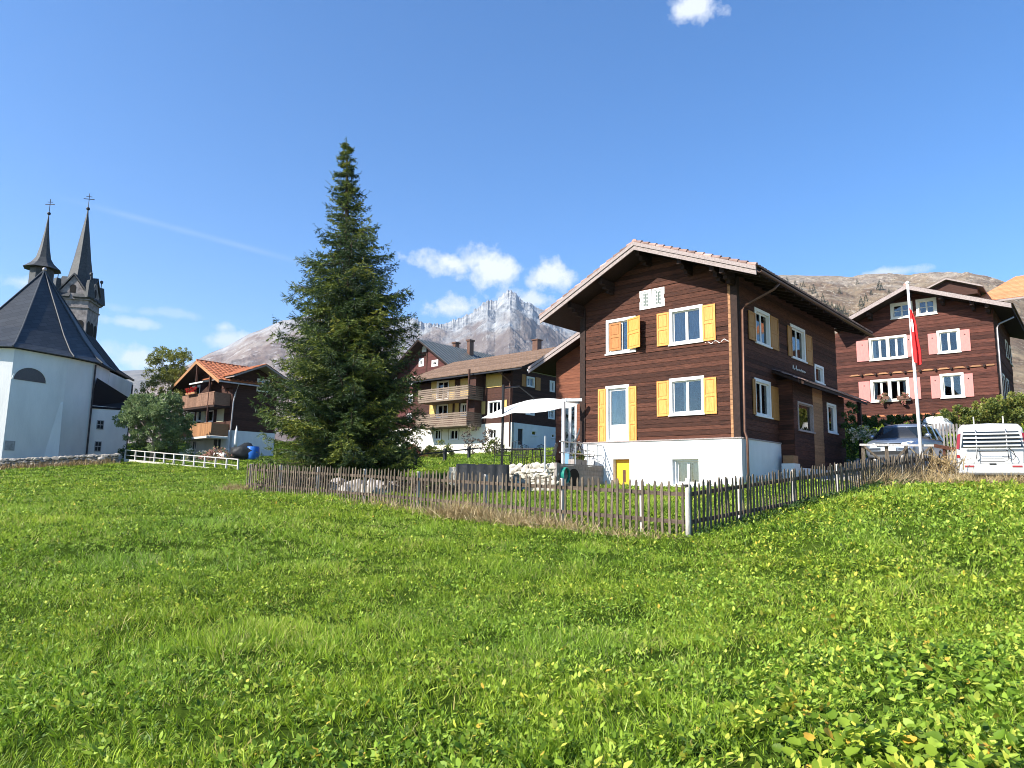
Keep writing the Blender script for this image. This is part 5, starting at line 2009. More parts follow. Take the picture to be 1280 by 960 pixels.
    m.hexa([(-5.0, -1.6, za - .1), (-2.4, -1.6, za - .1), (-2.4, -.4, za + .25), (-5.0, -.4, za + .25), (-5.0, -1.6, za + .02), (-2.4, -1.6, za + .02), (-2.4, -.4, za + .37), (-5.0, -.4, za + .37)])
    m.build('awning', cloth_white, R_)
    p = H.fr(236, 488, 1.5)
    q = H.fr(246, 487, 1.5)
    root = empty('geranium_box', H.world((p[0] + q[0]) / 2, -1.62, q[1] - .28), H.a, 'red geraniums on the upper balcony of the chalet with the orange roof', 'flower box')
    m = MB()
    m.box(-.9, .9, -.1, .1, -.1, .08)
    m.build('box', wood_light, root)
    clump_plant('flowers', flower_red, [(-.6, 0, .25, .3, .2, .2), (0, 0, .25, .35, .2, .24), (.6, 0, .25, .3, .2, .22)], 40, .12, 71, parent=root)
    # dark cross gable on the shaded side
    def ss(px, py, n):
        return H.sd(px, py, n)
    n1 = 1.6
    ya, za = ss(293, 468.5, n1)
    ym, zm2 = ss(333, 455.5, n1)
    yb = ym + (ym - ya) * .95
    zb2 = za
    x_in = xm
    r = MB()
    for (y0, z0, y1, z1) in ((ya, za, ym, zm2), (ym, zm2, yb, zb2)):
        r.hexa([(x_in, y0, z0 - .14), (n1, y0, z0 - .14), (n1, y1, z1 - .14), (x_in, y1, z1 - .14), (x_in, y0, z0), (n1, y0, z0), (n1, y1, z1), (x_in, y1, z1)])
    rr = r.build('dormer_roof', wood_barge, R_)
    t = MB()
    tile_slope(t, (x_in, ya - .1, za + .01), (n1 + .05, ya - .1, za + .01), (n1 + .05, ym, zm2 + .02), (x_in, ym, zm2 + .02), tw=.42, tl=.55, amp=.06, step=.04)
    tile_slope(t, (n1 + .05, yb, zb2 + .01), (x_in, yb, zb2 + .01), (x_in, ym, zm2 + .02), (n1 + .05, ym, zm2 + .02), tw=.42, tl=.55, amp=.06, step=.04)
    t.build('tiles', tile_orange, rr, fix=False)
    w = MB()
    sl = (zm2 - za) / (ym - ya)
    P1 = side_pl(.05)
    lo2 = lambda z: max(ya + .5, ym - (zm2 - .16 - z) / sl)
    hi2 = lambda z: min(yb - .5, ym + (zm2 - .16 - z) / sl)
    dwin = H.srect(321, 337, 474, 490, .05)
    board_wall(w, P1, roof_z(0) - .5, zm2 - .3, lo2, hi2, [shrink(dwin)], seed=57, bh=.22)
    w.box(-1.5, .02, ya + .5, ya + .62, roof_z(0) - .5, za + sl * .4)
    w.build('dormer_wall', wood_dark2, R_)
    window(R_, P1, dwin, sashes=3, cas=.12, curtain=[(0, .5)], mat=paint_cream)
    # garden things at the foot of the shaded wall
    p = at(293, 573, 58)
    root = empty('folded_parasol', (p.x, p.y, g1(p.x, p.y)), 0, 'narrow folded white parasol by the shaded wall of the orange roofed chalet', 'parasol')
    m = MB()
    m.tube([(0, 0, 0), (0, 0, 2.7)], .03, 8)
    m.build('pole', metal_grey, root)
    m = MB()
    m.tube([(0, 0, 1.0), (0, 0, 1.2), (0, 0, 2.2), (0, 0, 2.68)], [.10, .14, .10, .02], 10)
    m.build('canopy', cloth_white, root, smooth=True)
    p = at(304, 572, 56)
    m = MB()
    m.blob((0, 0, .5), 1.1, .7, .75, .25, 5, 3)
    o = m.build('covered_grill', tarp_black, None, smooth=True)
    o.location = (p.x, p.y, g1(p.x, p.y))
    tag(o, 'dark covered garden grill beside the blue barrel', 'grill cover')
    p = at(315.5, 572, 56)
    root = empty('water_barrel', (p.x, p.y, g1(p.x, p.y)), 0, 'bright blue water barrel left of the spruce', 'barrel')
    m = MB()
    m.tube([(0, 0, 0), (0, 0, .1), (0, 0, .5), (0, 0, .9), (0, 0, 1.0)], [.44, .50, .54, .50, .44], 18)
    m.build('barrel', plastic_blue, root, smooth=True)
    m = MB()
    m.tube([(0, 0, 1.001), (0, 0, 1.04)], [.47, .45], 18)
    m.build('lid', plastic_blue, root)
    return H


LH = left_chalet()


# ------------------------------------------------------------------ balcony house and the dark red house in the middle distance
def village_houses():
    H = Frame('apartment_house', 639, 558, 58, -42, 4.1, 'brown chalet block with slatted balconies and yellow shutters on a white ground floor', 'house')
    R_ = H.root
    F0, S0 = front_pl(), side_pl()
    pz = H.fr(637, 528)[1]
    W = -H.fr(514, 540)[0]
    W = min(W, 13.5)
    ov = 1.1
    xe, ze = H.fr(642, 460, ov)
    D = 12.0
    # ridge parallel to the front
    zr2 = None
    s = .42
    yr = 6.0
    zr2 = ze + (yr + ov) * s
    fw = {'a': H.frect(610, 627, 501, 518.5), 'b': H.frect(546, 561, 476, 500), 'c': H.frect(546, 560, 505, 522), 'd': H.frect(576, 584, 504, 520), 'f': H.frect(611, 621, 536, 549)}
    gr = {'g': H.frect(542.5, 551.5, 536.5, 550), 'h': H.frect(562, 573, 536.5, 550)}
    w = MB()
    board_wall(w, F0, pz, ze - .1, const(-W), const(0), [shrink(fw[k]) for k in 'abcd'], seed=71, bh=.2)
    w.build('front_wall', wood_dark2, R_)
    w = MB()
    sw = {'a': H.srect(658, 668, 471, 484), 'b': H.srect(687, 693, 476, 490), 'c': H.srect(657, 668, 509, 519), 'd': H.srect(685, 693, 512, 524)}
    lo = lambda z: max(0.02, (z - ze + .2) / s - ov)
    hi = lambda z: min(D, D - max(0, (z - ze + .2) / s - ov))
    hs = lambda z: 1
    board_wall(w, S0, pz, zr2 - .2, lo, hi, [shrink(v) for v in sw.values()], seed=72, bh=.2)
    board_wall(w, left_pl(-W), pz, zr2 - .2, lambda z: -hi(z), lambda z: -lo(z), [], seed=73, bh=.4)
    board_wall(w, back_pl(D), pz, ze - .1, const(0), const(W), [], seed=74, bh=.4)
    w.build('side_wall', wood_dark2, R_)
    p = MB()
    plain_wall(p, F0, -.8, pz, const(-W), const(.03), [shrink(v) for v in list(gr.values()) + [fw['f']]], n=.03)
    p.build('ground_floor_wall', plaster_cream, R_)
    p = MB()
    sdoor = H.srect(647, 653.5, 536, 556)
    sw2 = [H.srect(664, 671, 538, 545), H.srect(689, 694, 542, 548)]
    plain_wall(p, S0, -.8, pz, const(.03), const(D), [sdoor] + sw2, n=.03)
    plain_wall(p, left_pl(-W), -.8, pz, const(-D), const(0), [], n=.03)
    plain_wall(p, back_pl(D), -.8, pz, const(0), const(W), [], n=.03)
    p.build('ground_floor_wall', plaster, R_)
    m = MB()
    m.pbox(S0, sdoor[0], sdoor[1], -.15, -.1, -.6, sdoor[3])
    m.build('door', metal_dark, R_)
    for k in 'abcd':
        window(R_, F0, fw[k], sashes=2 if k != 'a' else 3, cas=.11, curtain=[(.05, .45), (.55, .95)], sill=False)
        window(R_, S0, sw[k], sashes=2, cas=.11, curtain=[(.05, .45), (.55, .95)], sill=False)
    for r in (fw['f'], gr['g'], gr['h']):
        window(R_, F0, r, sashes=2, cas=.09, curtain=[(.1, .5)])
    for q in (gr['g'], gr['h']):                                    # painted scroll surrounds
        m = MB()
        cu = (q[0] + q[1]) / 2
        for a in np.linspace(0, math.pi, 9):
            x = cu + math.cos(a) * (q[1] - q[0]) * .62
            z = q[3] - .15 + math.sin(a) * .42
            m.tube([F0(x, .03, z), F0(x, .045, z)], .09, 7)
        m.pbox(F0, q[0] - .14, q[0] - .04, .03, .04, q[2], q[3])
        m.pbox(F0, q[1] + .04, q[1] + .14, .03, .04, q[2], q[3])
        m.build('surround', material('paint_scroll', (0.36, 0.33, 0.25), .9), R_)
    for q in sw2:
        window(R_, S0, q, sashes=1, cas=.08)
    for (a, b, t, c) in ((598.5, 607, 502, 518), (628.5, 634, 500, 516), (608, 628, 467, 484), (539.5, 546, 477, 498), (562, 569, 475, 498), (576, 587, 473, 496), (537.5, 545, 505, 521), (560.5, 566, 504, 520), (569, 574, 504, 519), (585, 590.5, 503, 518)):
        shutter(R_, F0, H.frect(a, b, t, c), shutter_pale, n=.03, panels=2)
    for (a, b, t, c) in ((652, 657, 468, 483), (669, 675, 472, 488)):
        shutter(R_, S0, H.srect(a, b, t, c), shutter_shaded, n=.03)
    for (x0, x1, yb, dep) in ((522.5, 585, 501, 1.8), (519.5, 583, 533.5, 1.8)):
        z0 = H.fr((x0 + x1) / 2, yb, dep)[1]
        u0, u1 = H.fr(x0, yb, dep)[0], H.fr(x1, yb - 3, dep)[0]
        m = MB()
        m.box(u0, u1, -dep, .0, z0 - .02, z0 + .14)
        b = m.build('balcony', wood_balcony, R_)
        m = MB()
        for k in range(6):
            zz = z0 + .17 + k * .17
            m.box(u0, u1, -dep - .03, -dep, zz, zz + .125)
            m.box(u1, u1 + .03, -dep + .01, 0, zz, zz + .125)
            m.box(u0 - .03, u0, -dep + .01, 0, zz, zz + .125)
        for u in np.arange(u0 + .1, u1, 1.6):
            m.box(u, u + .08, -dep + .004, -dep + .08, z0 + .142, z0 + 1.2)
        m.build('railing', wood_balcony, b)
        m = MB()
        m.box(u1 - .15, u1 - .02, -dep + .1, -dep + .23, z0 + 1.2, z0 + 2.5)
        m.box(u1 - .9, u1, -.9, .0, z0 + .142, z0 + 2.4)
        m.build('balcony_partition', wood_dark2, b)
    # roof
    r = MB()
    xa, xb = -W - .7, xe + .9
    z = ze
    r.hexa([(xa, -ov, z - .16), (xb, -ov, z - .16), (xb, yr, zr2 - .16), (xa, yr, zr2 - .16), (xa, -ov, z), (xb, -ov, z), (xb, yr, zr2), (xa, yr, zr2)])
    r.hexa([(xa, yr, zr2 - .16), (xb, yr, zr2 - .16), (xb, 2 * yr + ov, z - .16), (xa, 2 * yr + ov, z - .16), (xa, yr, zr2), (xb, yr, zr2), (xb, 2 * yr + ov, z), (xa, 2 * yr + ov, z)])
    ro = r.build('roof', wood_eave, R_)
    t = MB()
    tile_slope(t, (xa - .05, -ov - .05, z + .01), (xb + .05, -ov - .05, z + .01), (xb + .05, yr, zr2 + .02), (xa - .05, yr, zr2 + .02), tw=.34, tl=.42, amp=.045, step=.04)
    tile_slope(t, (xb + .05, 2 * yr + ov, z + .01), (xa - .05, 2 * yr + ov, z + .01), (xa - .05, yr, zr2 + .02), (xb + .05, yr, zr2 + .02), tw=.34, tl=.42, amp=.045, step=.04)
    t.build('tiles', tile_brown, ro, fix=False)
    g = MB()
    g.box(xa, xb, -ov - .18, -ov - .05, z - .18, z - .07)
    g.build('gutter', metal_dark, ro)
    g = MB()
    g.tube([(-.4, -ov - .1, z - .2), (-.15, -.15, z - .9), (-.12, -.1, pz - 2)], .06, 8)
    g.build('downpipe', metal_copper, R_)
    p = H.fr(671, 447, -yr)
    m = MB()
    m.box(p[0] - .3, p[0] + .3, yr - .3, yr + .3, zr2 - .5, zr2 + .9)
    m.box(p[0] - .38, p[0] + .38, yr - .38, yr + .38, zr2 + .91, zr2 + 1.0)
    m.build('chimney', metal_copper, ro)

    # the dark red gabled house behind it
    G = Frame('gabled_house', 606, 560, 76, -42, 4.6, 'tall dark red gabled house with a standing seam roof behind the balcony house', 'house')
    R2 = G.root
    ov = 1.4
    xm, zm = G.fr(522.5, 424, ov)
    xq, zq = G.fr(562, 457, ov)
    gr_ = (zm - zq) / (xq - xm)
    Wh = 9.5
    x0, x1 = xm - Wh, xm + Wh
    xl, xr = x0 - 1.6, x1 + 1.6
    zl, zr = zm - (xm - xl) * gr_, zm - (xr - xm) * gr_
    th = .2
    lo = lambda z: max(x0, xm - (zm - th - z) / gr_)
    hi = lambda z: min(x1, xm + (zm - th - z) / gr_)
    pz2 = G.fr(510, 536)[1]
    rects = [(528, 534, 431.5, 440), (540, 548, 450, 458), (524, 530, 448, 458), (511, 519, 471, 481), (528, 536.5, 473, 486), (509, 517, 493, 505), (508, 516, 517, 528), (483, 492, 518, 529), (487, 493.5, 495, 507), (489, 496, 472, 483), (498, 505, 449, 459), (536.5, 540, 506, 520)]
    ws = [G.frect(*q) for q in rects]
    w = MB()
    board_wall(w, F0, pz2, zm - th - .1, lo, hi, [shrink(q) for q in ws], seed=81, bh=.5, gap=.02)
    w.build('front_wall', wood_crimson, R2)
    for u in (x0, xm - 6, xm - 3.2, xm, xm + 3.2):
        w = MB()
        w.box(u, u + .22, -.07, -.025, pz2, zm - th - abs(u - xm) * gr_ - .2)
        w.build('pilaster', wood_dark2, R2)
    w = MB()
    board_wall(w, side_pl(x1), pz2, zr + .3, const(.02), const(14), [], seed=82, bh=.5)
    board_wall(w, left_pl(x0), pz2, zr + .3, const(-14), const(0), [], seed=83, bh=.5)
    board_wall(w, back_pl(14), pz2, zm - th - .1, lambda z: -hi(z), lambda z: -lo(z), [], seed=84, bh=.5)
    w.build('side_wall', wood_crimson, R2)
    p = MB()
    plain_wall(p, F0, -1, pz2, const(x0), const(x1), [], n=.05)
    plain_wall(p, side_pl(x1), -1, pz2, const(.05), const(14), [], n=.05)
    plain_wall(p, left_pl(x0), -1, pz2, const(-14), const(0), [], n=.05)
    p.build('ground_floor_wall', plaster_cream, R2)
    for q in ws:
        window(R2, F0, q, sashes=1, cas=.26, out=.06, sill=False, bar=.06)
    ro = gable_roof(R2, xl, xr, xm, zl, zr, zm, -ov, 15, th=th, tiles=metal_roof, seam=.62)
    for (px, py, pb, wd) in ((570.5, 429, 441, .26), (588.5, 426, 452, .24)):
        c = G.fr(px, py, -6)
        cc = G.fr(px, pb, -6)
        m = MB()
        m.box(c[0] - wd, c[0] + wd, 5.6, 6.3, cc[1] - 2, c[1] - .1)
        m.box(c[0] - wd - .1, c[0] + wd + .1, 5.5, 6.4, c[1] - .09, c[1] + .1)
        m.build('chimney', metal_copper, ro)
    d = G.frect(517, 533, 540, 558, 2.2)
    # entrance porch
    m = MB()
    m.box(d[0] - 3.2, d[1] + .6, -2.2, -.06, -.8, d[3] + .5)
    m.build('porch', plaster_cream, R2)
    m = MB()
    m.box(d[0], d[1], -2.26, -2.205, -.2, d[3])
    dd = m.build('door', wood_dark2, R2)
    m = MB()
    cx = (d[0] + d[1]) / 2 + .2
    for k in range(3):
        m.box(cx - .25, cx + .25, -2.30, -2.265, d[3] - .6 - k * .55, d[3] - .25 - k * .55)
    m.build('door_window', paint_white, dd)
    return H, G


VH, VG = village_houses()


# ------------------------------------------------------------------ church
def church():
    base = at(92, 575, 56)
    gz0 = 2.3
    root = empty('church', (base.x, base.y, gz0), 0, 'white plastered church with a slate roof and two pointed spires', 'church')
    L0 = Vector((base.x, base.y, gz0))
    g = lambda px, py, Y: at(px, py, Y) - L0
    C2 = g(106.5, 570, 57.5)
    C1 = g(71.5, 572, 55.0)
    C0 = g(1.5, 575, 51.3)
    Cm = C0 + Vector((-3.8, -.6, 0))
    C3 = g(163, 510, 68)
    zt = (g(120, 455, 57.5)).z
    zt1 = (g(86, 447, 55.0)).z
    ze = (zt + zt1) / 2
    print('church eave', zt, zt1, g(3, 436, 51.3).z)
    axis = Vector((math.sin(rad(-8)), math.cos(rad(-8)), 0))
    # plan of the choir
    Cb = C2 + (Vector((C3.x, C3.y, 0)) - Vector((C2.x, C2.y, 0))) * .35
    pl = [(C2.x, C2.y), (C1.x, C1.y), (C0.x, C0.y), (Cm.x, Cm.y), (Cm.x - 2.6, Cm.y + 3.4), (Cm.x - 2.9, Cm.y + 9), (Cb.x, Cb.y)]
    m = MB()
    m.extrude([(p[0], p[1], -1) for p in pl], (0, 0, ze + 1))
    m.build('choir_wall', plaster_church, root)
    # nave walls
    m = MB()
    nv = [(Cb.x + .02, Cb.y), (C3.x, C3.y), (C3.x - 9, C3.y + 1.2), (Cb.x - 9, Cb.y + 1.2)]
    m.extrude([(p[0], p[1], -1) for p in nv][::-1], (0, 0, ze + .9))
    m.build('nave_wall', plaster_church, root)
    # corner strips
    for c, d in ((C1, Vector((-.05, -.25, 0))),):
        m = MB()
        u = Vector((.68, .73, 0)) * -1
        q = [(C1.x + .05, C1.y - .0, 0), (C1.x - .75, C1.y - .72, 0)]
        b0 = Vector((C1.x - .02, C1.y - .03, -1))
        m.hexa([b0, b0 + u * 1.3, b0 + u * 1.25 + Vector((.30, -.34, 0)), b0 + Vector((.36, -.30, 0)),
                b0 + Vector((0, 0, ze * .72)), b0 + u * .9 + Vector((0, 0, ze * .72)), b0 + u * .85 + Vector((.05, -.06, ze * .70)), b0 + Vector((.06, -.05, ze * .70))])
        m.build('buttress', plaster_church, root)
    # lunette window on the face C1-C0
    fdir = (C0 - C1)
    fdir.z = 0
    Lf = fdir.length
    fdir.normalize()
    nrm = Vector((fdir.y, -fdir.x, 0))
    if nrm.y > 0:
        nrm = -nrm

    def on_face(px, py):
        d = pray(px, py)
        o = Vector((0, 0, EYE))
        t = ((C1 + L0 - o).dot(nrm)) / d.dot(nrm)
        return o + d * t - L0
    a, b = on_face(15, 474), on_face(57.5, 479)
    c = (a + b) / 2
    rr_ = (b - a).length / 2
    ud = (b - a)
    ud.z = 0
    ud.normalize()
    top = on_face(37, 459).z
    zb = (a.z + b.z) / 2
    hh = top - zb
    m = MB()
    pts = [c + ud * rr_ * math.cos(t) + Vector((0, 0, zb - c.z + hh * math.sin(t))) + nrm * .02 for t in np.linspace(0, math.pi, 17)]
    m.extrude(pts, nrm * .015)
    lw = m.build('lunette_window', material('window_leaded', (0.02, 0.018, 0.02), .25, (0.05, 0.04, 0.04), 14, spec=.5), root)
    m = MB()
    for i in range(16):
        m.beam(pts[i] * 1.0 + nrm * .03, pts[i + 1] + nrm * .03, .06, .10)
    m.build('window_frame', plaster_church, lw)
    p = on_face(12, 557)
    m = MB()
    m.hexa([p + ud * x + Vector((0, 0, z)) + nrm * n for z in (-.35, .35) for (x, n) in ((-.35, .0), (.35, .0), (.35, .03), (-.35, .03))])
    m.build('niche', material('niche_shade', (0.22, 0.22, 0.22), .9, (0.40, 0.40, 0.40), 6), root)
    # roofs: pyramid over the choir
    apex = g(55.5, 339, 60.5)
    ov = .55
    cen = Vector((sum(p[0] for p in pl) / len(pl), sum(p[1] for p in pl) / len(pl), 0))
    apex = Vector((apex.x, apex.y, apex.z))
    m = MB()
    ring = []
    for p in pl:
        d = Vector((p[0], p[1], 0)) - cen
        ring.append(Vector((p[0], p[1], ze)) + d.normalized() * ov)
    # bell-cast: flatter near the eaves
    levels = [(0, 0), (.10, .06), (.30, .24), (1, 1)]
    b = len(m.v)
    for (s_, z_) in levels[:-1]:
        for r in ring:
            q = r.lerp(Vector((apex.x, apex.y, ze)), s_)
            m.v.append((q.x, q.y, ze + .05 + (apex.z - ze) * z_))
    m.v.append(tuple(apex))
    n = len(ring)
    for j in range(len(levels) - 2):
        for k in range(n):
            m.f.append((b + j * n + k, b + j * n + (k + 1) % n, b + (j + 1) * n + (k + 1) % n, b + (j + 1) * n + k))
    for k in range(n):
        m.f.append((b + (len(levels) - 2) * n + k, b + (len(levels) - 2) * n + (k + 1) % n, len(m.v) - 1))
    m.f.append(tuple(b + k for k in range(n)))
    sl = bpy.data.materials.new('slate_courses')
    sl.use_nodes = True
    t = sl.node_tree
    bs = t.nodes['Principled BSDF']
    bs.inputs['Roughness'].default_value = .55
    tc = N(t, 'ShaderNodeTexCoord')
    mp = N(t, 'ShaderNodeMapping')
    mp.inputs['Rotation'].default_value = (0, 0, 0)
    t.links.new(tc.outputs['Object'], mp.inputs[0])
    sx = N(t, 'ShaderNodeSeparateXYZ')
    t.links.new(mp.outputs[0], sx.inputs[0])
    cb = N(t, 'ShaderNodeCombineXYZ')
    hor = math_n(t, 'ADD', math_n(t, 'MULTIPLY', sx.outputs[0], .75), math_n(t, 'MULTIPLY', sx.outputs[1], .66))
    t.links.new(math_n(t, 'ADD', hor, math_n(t, 'MULTIPLY', sx.outputs[2], .6)), cb.inputs[0])
    t.links.new(math_n(t, 'SUBTRACT', sx.outputs[2], math_n(t, 'MULTIPLY', hor, .45)), cb.inputs[1])
    bk = N(t, 'ShaderNodeTexBrick')
    bk.inputs['Scale'].default_value = 1.0
    bk.inputs['Brick Width'].default_value = .75
    bk.inputs['Row Height'].default_value = .36
    bk.inputs['Mortar Size'].default_value = .022
    bk.inputs['Color1'].default_value = (0.015, 0.018, 0.021, 1)
    bk.inputs['Color2'].default_value = (0.028, 0.033, 0.038, 1)
    bk.inputs['Mortar'].default_value = (0.004, 0.005, 0.006, 1)
    t.links.new(cb.outputs[0], bk.inputs['Vector'])
    t.links.new(bk.outputs['Color'], bs.inputs['Base Color'])
    bp = N(t, 'ShaderNodeBump')
    bp.inputs['Strength'].default_value = .6
    bp.inputs['Distance'].default_value = .04
    t.links.new(bk.outputs['Color'], bp.inputs['Height'])
    t.links.new(bp.outputs[0], bs.inputs['Normal'])
    cr = m.build('choir_roof', sl, root)
    m = MB()
    for k in range(n):
        pts = []
        for (s_, z_) in levels:
            q = ring[k].lerp(Vector((apex.x, apex.y, ze)), s_)
            pts.append((q.x, q.y, ze + .09 + (apex.z - ze) * z_))
        m.tube(pts, .06, 6)
    m.build('hip_ridge', material('lead_grey', (0.05, 0.055, 0.06), .6), cr)
    m = MB()
    m.blob(tuple(apex + Vector((0, 0, .15))), .18, .18, .2, 0)
    m.build('finial', metal_pipe, cr, smooth=True)
    # nave roof, behind and lower
    e0 = Vector((Cb.x - .2, Cb.y - 1.2, ze)) + Vector((.5, 0, 0))
    e1 = Vector((C3.x + .55, C3.y + .6, g(167, 475, 69).z))
    e0.z = e1.z = g(167, 474, 68.6).z
    e1 = g(167, 474, 68.6)
    r0 = g(88, 398, 64.5)
    r1 = g(118, 429, 71.0)
    r0.z = r1.z = (r0.z + r1.z) / 2
    k0 = e0 + Vector((-.4, .2, 0))
    m = MB()
    mid0 = e0.lerp(r0, .34) + Vector((0, 0, -.5))
    mid1 = e1.lerp(r1, .34) + Vector((0, 0, -.5))
    oth0, oth1 = r0 + Vector((-5.5, 1, -(r0.z - e0.z))), r1 + Vector((-5.5, 1, -(r1.z - e1.z)))
    bck = r1 + Vector((1.6, 2.5, -(r1.z - e1.z)))
    m.add([e0, e1, mid1, mid0, r1, r0, oth1, oth0], [(0, 1, 2, 3), (3, 2, 4, 5), (5, 4, 6, 7), (1, 6, 4, 2), (0, 3, 5, 7), (0, 7, 6, 1)])
    m.build('nave_roof', slate_dark, root)
    m = MB()
    m.beam(e0 + Vector((.02, 0, -.12)), e1 + Vector((.02, 0, -.12)), .14, .16)
    m.build('gutter', metal_dark, root)
    m = MB()
    m.tube([(C3.x + .1, C3.y - .2, ze - .3), (C3.x + .1, C3.y - .2, 2)], .07, 8)
    m.build('downpipe', metal_dark, root)
    m = MB()
    m.tube([(C2.x + .12, C2.y - .05, ze - .1), (C2.x + .12, C2.y - .05, 0)], .07, 8)
    m.build('downpipe', metal_dark, root)
    # low side building
    s0, s1 = g(109, 572, 57.8), g(156, 574, 60.2)
    zs = g(115, 507, 58.5).z
    ztop = g(121, 472, 60.5).z
    d = Vector((s1.x - s0.x, s1.y - s0.y, 0))
    nn = Vector((-d.y, d.x, 0)).normalized()
    m = MB()
    q = [Vector((s0.x, s0.y, -1)), Vector((s1.x, s1.y, -1)), Vector((s1.x, s1.y, -1)) + nn * 6, Vector((s0.x, s0.y, -1)) + nn * 5]
    m.extrude(q[::-1], (0, 0, zs + .95))
    m.build('sacristy_wall', plaster_church, root)
    m = MB()
    du = d.normalized()
    A, B = g(113, 507.5, 57.6), g(158.5, 510.5, 60.0)
    Cc, Dd = g(167, 501, 66.5), g(121, 472, 57.7)
    lo_ = Vector((0, 0, -.18))
    m.add([A, B, Cc, Dd, A + lo_, B + lo_, Cc + lo_, Dd + lo_], [(0, 1, 2), (0, 2, 3), (4, 5, 6), (4, 6, 7), (0, 1, 5, 4), (1, 2, 6, 5)])
    m.build('sacristy_roof', slate_dark, root)

    def swin(px, py, w_, h_):
        dd = pray(px, py)
        o = Vector((0, 0, EYE))
        p = o + dd * ((s0 + L0 - o).dot(nn) / dd.dot(nn)) - L0
        m = MB()
        m.hexa([p + du * x + Vector((0, 0, z)) - nn * y for z in (-h_, h_) for (x, y) in ((-w_, .01), (w_, .01), (w_, .05), (-w_, .05))])
        f = m.build('window', material('frame_grey', (0.35, 0.35, 0.36), .7), root)
        m = MB()
        for sx_ in (-1, 1):
            for sz in (-1, 1):
                q_ = p + du * (w_ * .44 * sx_) + Vector((0, 0, h_ * .46 * sz)) - nn * .055
                m.hexa([q_ + du * x + Vector((0, 0, z)) - nn * y for z in (-h_ * .38, h_ * .38) for (x, y) in ((-w_ * .36, 0), (w_ * .36, 0), (w_ * .36, .01), (-w_ * .36, .01))])
        m.build('pane', material('pane_dark', (0.03, 0.035, 0.04), .1, spec=.8), f)
    swin(125, 531, .28, .38)
    swin(122, 558, .26, .42)
    # flèche on the choir roof
    f0 = g(50, 362, 62.5)
    fz = g(49.5, 337, 62.5).z
    ftop = g(63.5, 268, 62.5)
    cx, cy = f0.x, f0.y
    m = MB()
    m.tube([(cx, cy, f0.z - 3), (cx, cy, fz + .15)], [.98, .98], 8)
    m.build('turret', slate_spire, root)
    m = MB()
    H_ = ftop.z - fz
    prof = [(0, 1.55), (.03, 1.35), (.10, .95), (.20, .62), (.40, .40), (.70, .18), (1, .03)]
    m.tube([(cx, cy, fz + H_ * a) for a, _ in prof], [r for _, r in prof], 8)
    m.build('turret_spire', slate_spire, root)
    cross(root, (cx, cy, fz + H_), .78)
    # bell tower
    ty = 80
    t0 = g(96.5, 385, ty)
    tw = (g(118, 383, ty).x - g(75, 378, ty).x) / 2 * .86
    tr = empty('tower', (t0.x, t0.y, 0), rad(12))
    tr.parent = root
    ez = g(96, 379, ty).z
    m = MB()
    m.box(-tw, tw, -tw, tw, 0, ez)
    m.build('tower_wall', tower_stone, tr)
    m = MB()
    m.box(-tw - .18, tw + .18, -tw - .18, tw + .18, ez + .003, ez + .28)
    m.box(-tw - .1, tw + .1, -tw - .1, tw + .1, ez - .9, ez - .75)
    m.build('cornice', tower_stone, tr)
    m = MB()
    for (x, zc, hw, hh) in ((-.62 * tw + .05, ez - 3.2, .46, .9), (.0, ez - 3.45, .56, 1.15), (.62 * tw, ez - 3.2, .42, .85)):
        for rot in (0, 1):
            pts = []
            for a in np.linspace(0, math.pi, 9):
                pts.append((x + hw * math.cos(a), zc + hh * .55 + hw * math.sin(a)))
            pts += [(x - hw, zc - hh), (x + hw, zc - hh)]
            if rot == 0:
                m.extrude([(p[0], -tw - .012, p[1]) for p in pts], (0, .01, 0))
            else:
                m.extrude([(tw + .012, p[0], p[1]) for p in pts], (-.01, 0, 0))
    m.build('bell_opening', dark_hole, tr)
    gh = g(103, 350, ty).z - ez
    for k in range(4):
        ca, sa = math.cos(k * math.pi / 2), math.sin(k * math.pi / 2)
        R2 = lambda x, y, z: (x * ca - y * sa, x * sa + y * ca, z)
        m = MB()
        m.extrude([R2(-tw, -tw - .02, ez + .285), R2(tw, -tw - .02, ez + .285), R2(0, -tw - .02, ez + gh)], R2(0, .3, 0))
        m.build('gable', tower_stone, tr)
        m = MB()
        m.extrude([R2(-tw - .25, -tw - .2, ez + .15), R2(0, -tw - .2, ez + gh + .12), R2(0, -tw - .2, ez + gh + .32), R2(-tw - .35, -tw - .2, ez + .3)], R2(0, tw, 0))
        m.extrude([R2(tw + .25, -tw - .2, ez + .15), R2(0, -tw - .2, ez + gh + .12), R2(0, -tw - .2, ez + gh + .32), R2(tw + .35, -tw - .2, ez + .3)], R2(0, tw, 0))
        m.build('gable_roof', slate_spire, tr)
        m = MB()
        pts = [(.32 * math.cos(a), ez + gh * .52 + .32 * math.sin(a)) for a in np.linspace(0, math.pi, 8)] + [(-.32, ez + gh * .28), (.32, ez + gh * .28)]
        m.extrude([R2(p[0], -tw - .035, p[1]) for p in pts], R2(0, .012, 0))
        m.build('gable_opening', dark_hole, tr)
        m = MB()
        m.box(*sorted((ca * tw * .93 - sa * tw * .93 - .0, ca * tw * .93 - sa * tw * .93 + .02)), *sorted((0, .02)), ez, ez + .01)
    # corner pinnacles
    for sx_ in (-1, 1):
        for sy in (-1, 1):
            m = MB()
            x, y = sx_ * tw * .98, sy * tw * .98
            m.tube([(x, y, ez + .3), (x, y, ez + gh * .85)], [.62, .34], 4)
            m.tube([(x, y, ez + gh * .85), (x, y, ez + gh * 1.1)], [.05, .05], 6)
            m.blob((x, y, ez + gh * 1.12), .2, .2, .24, 0, 1, 1)
            m.build('pinnacle', slate_spire, tr)
    st = g(111, 262, ty).z
    m = MB()
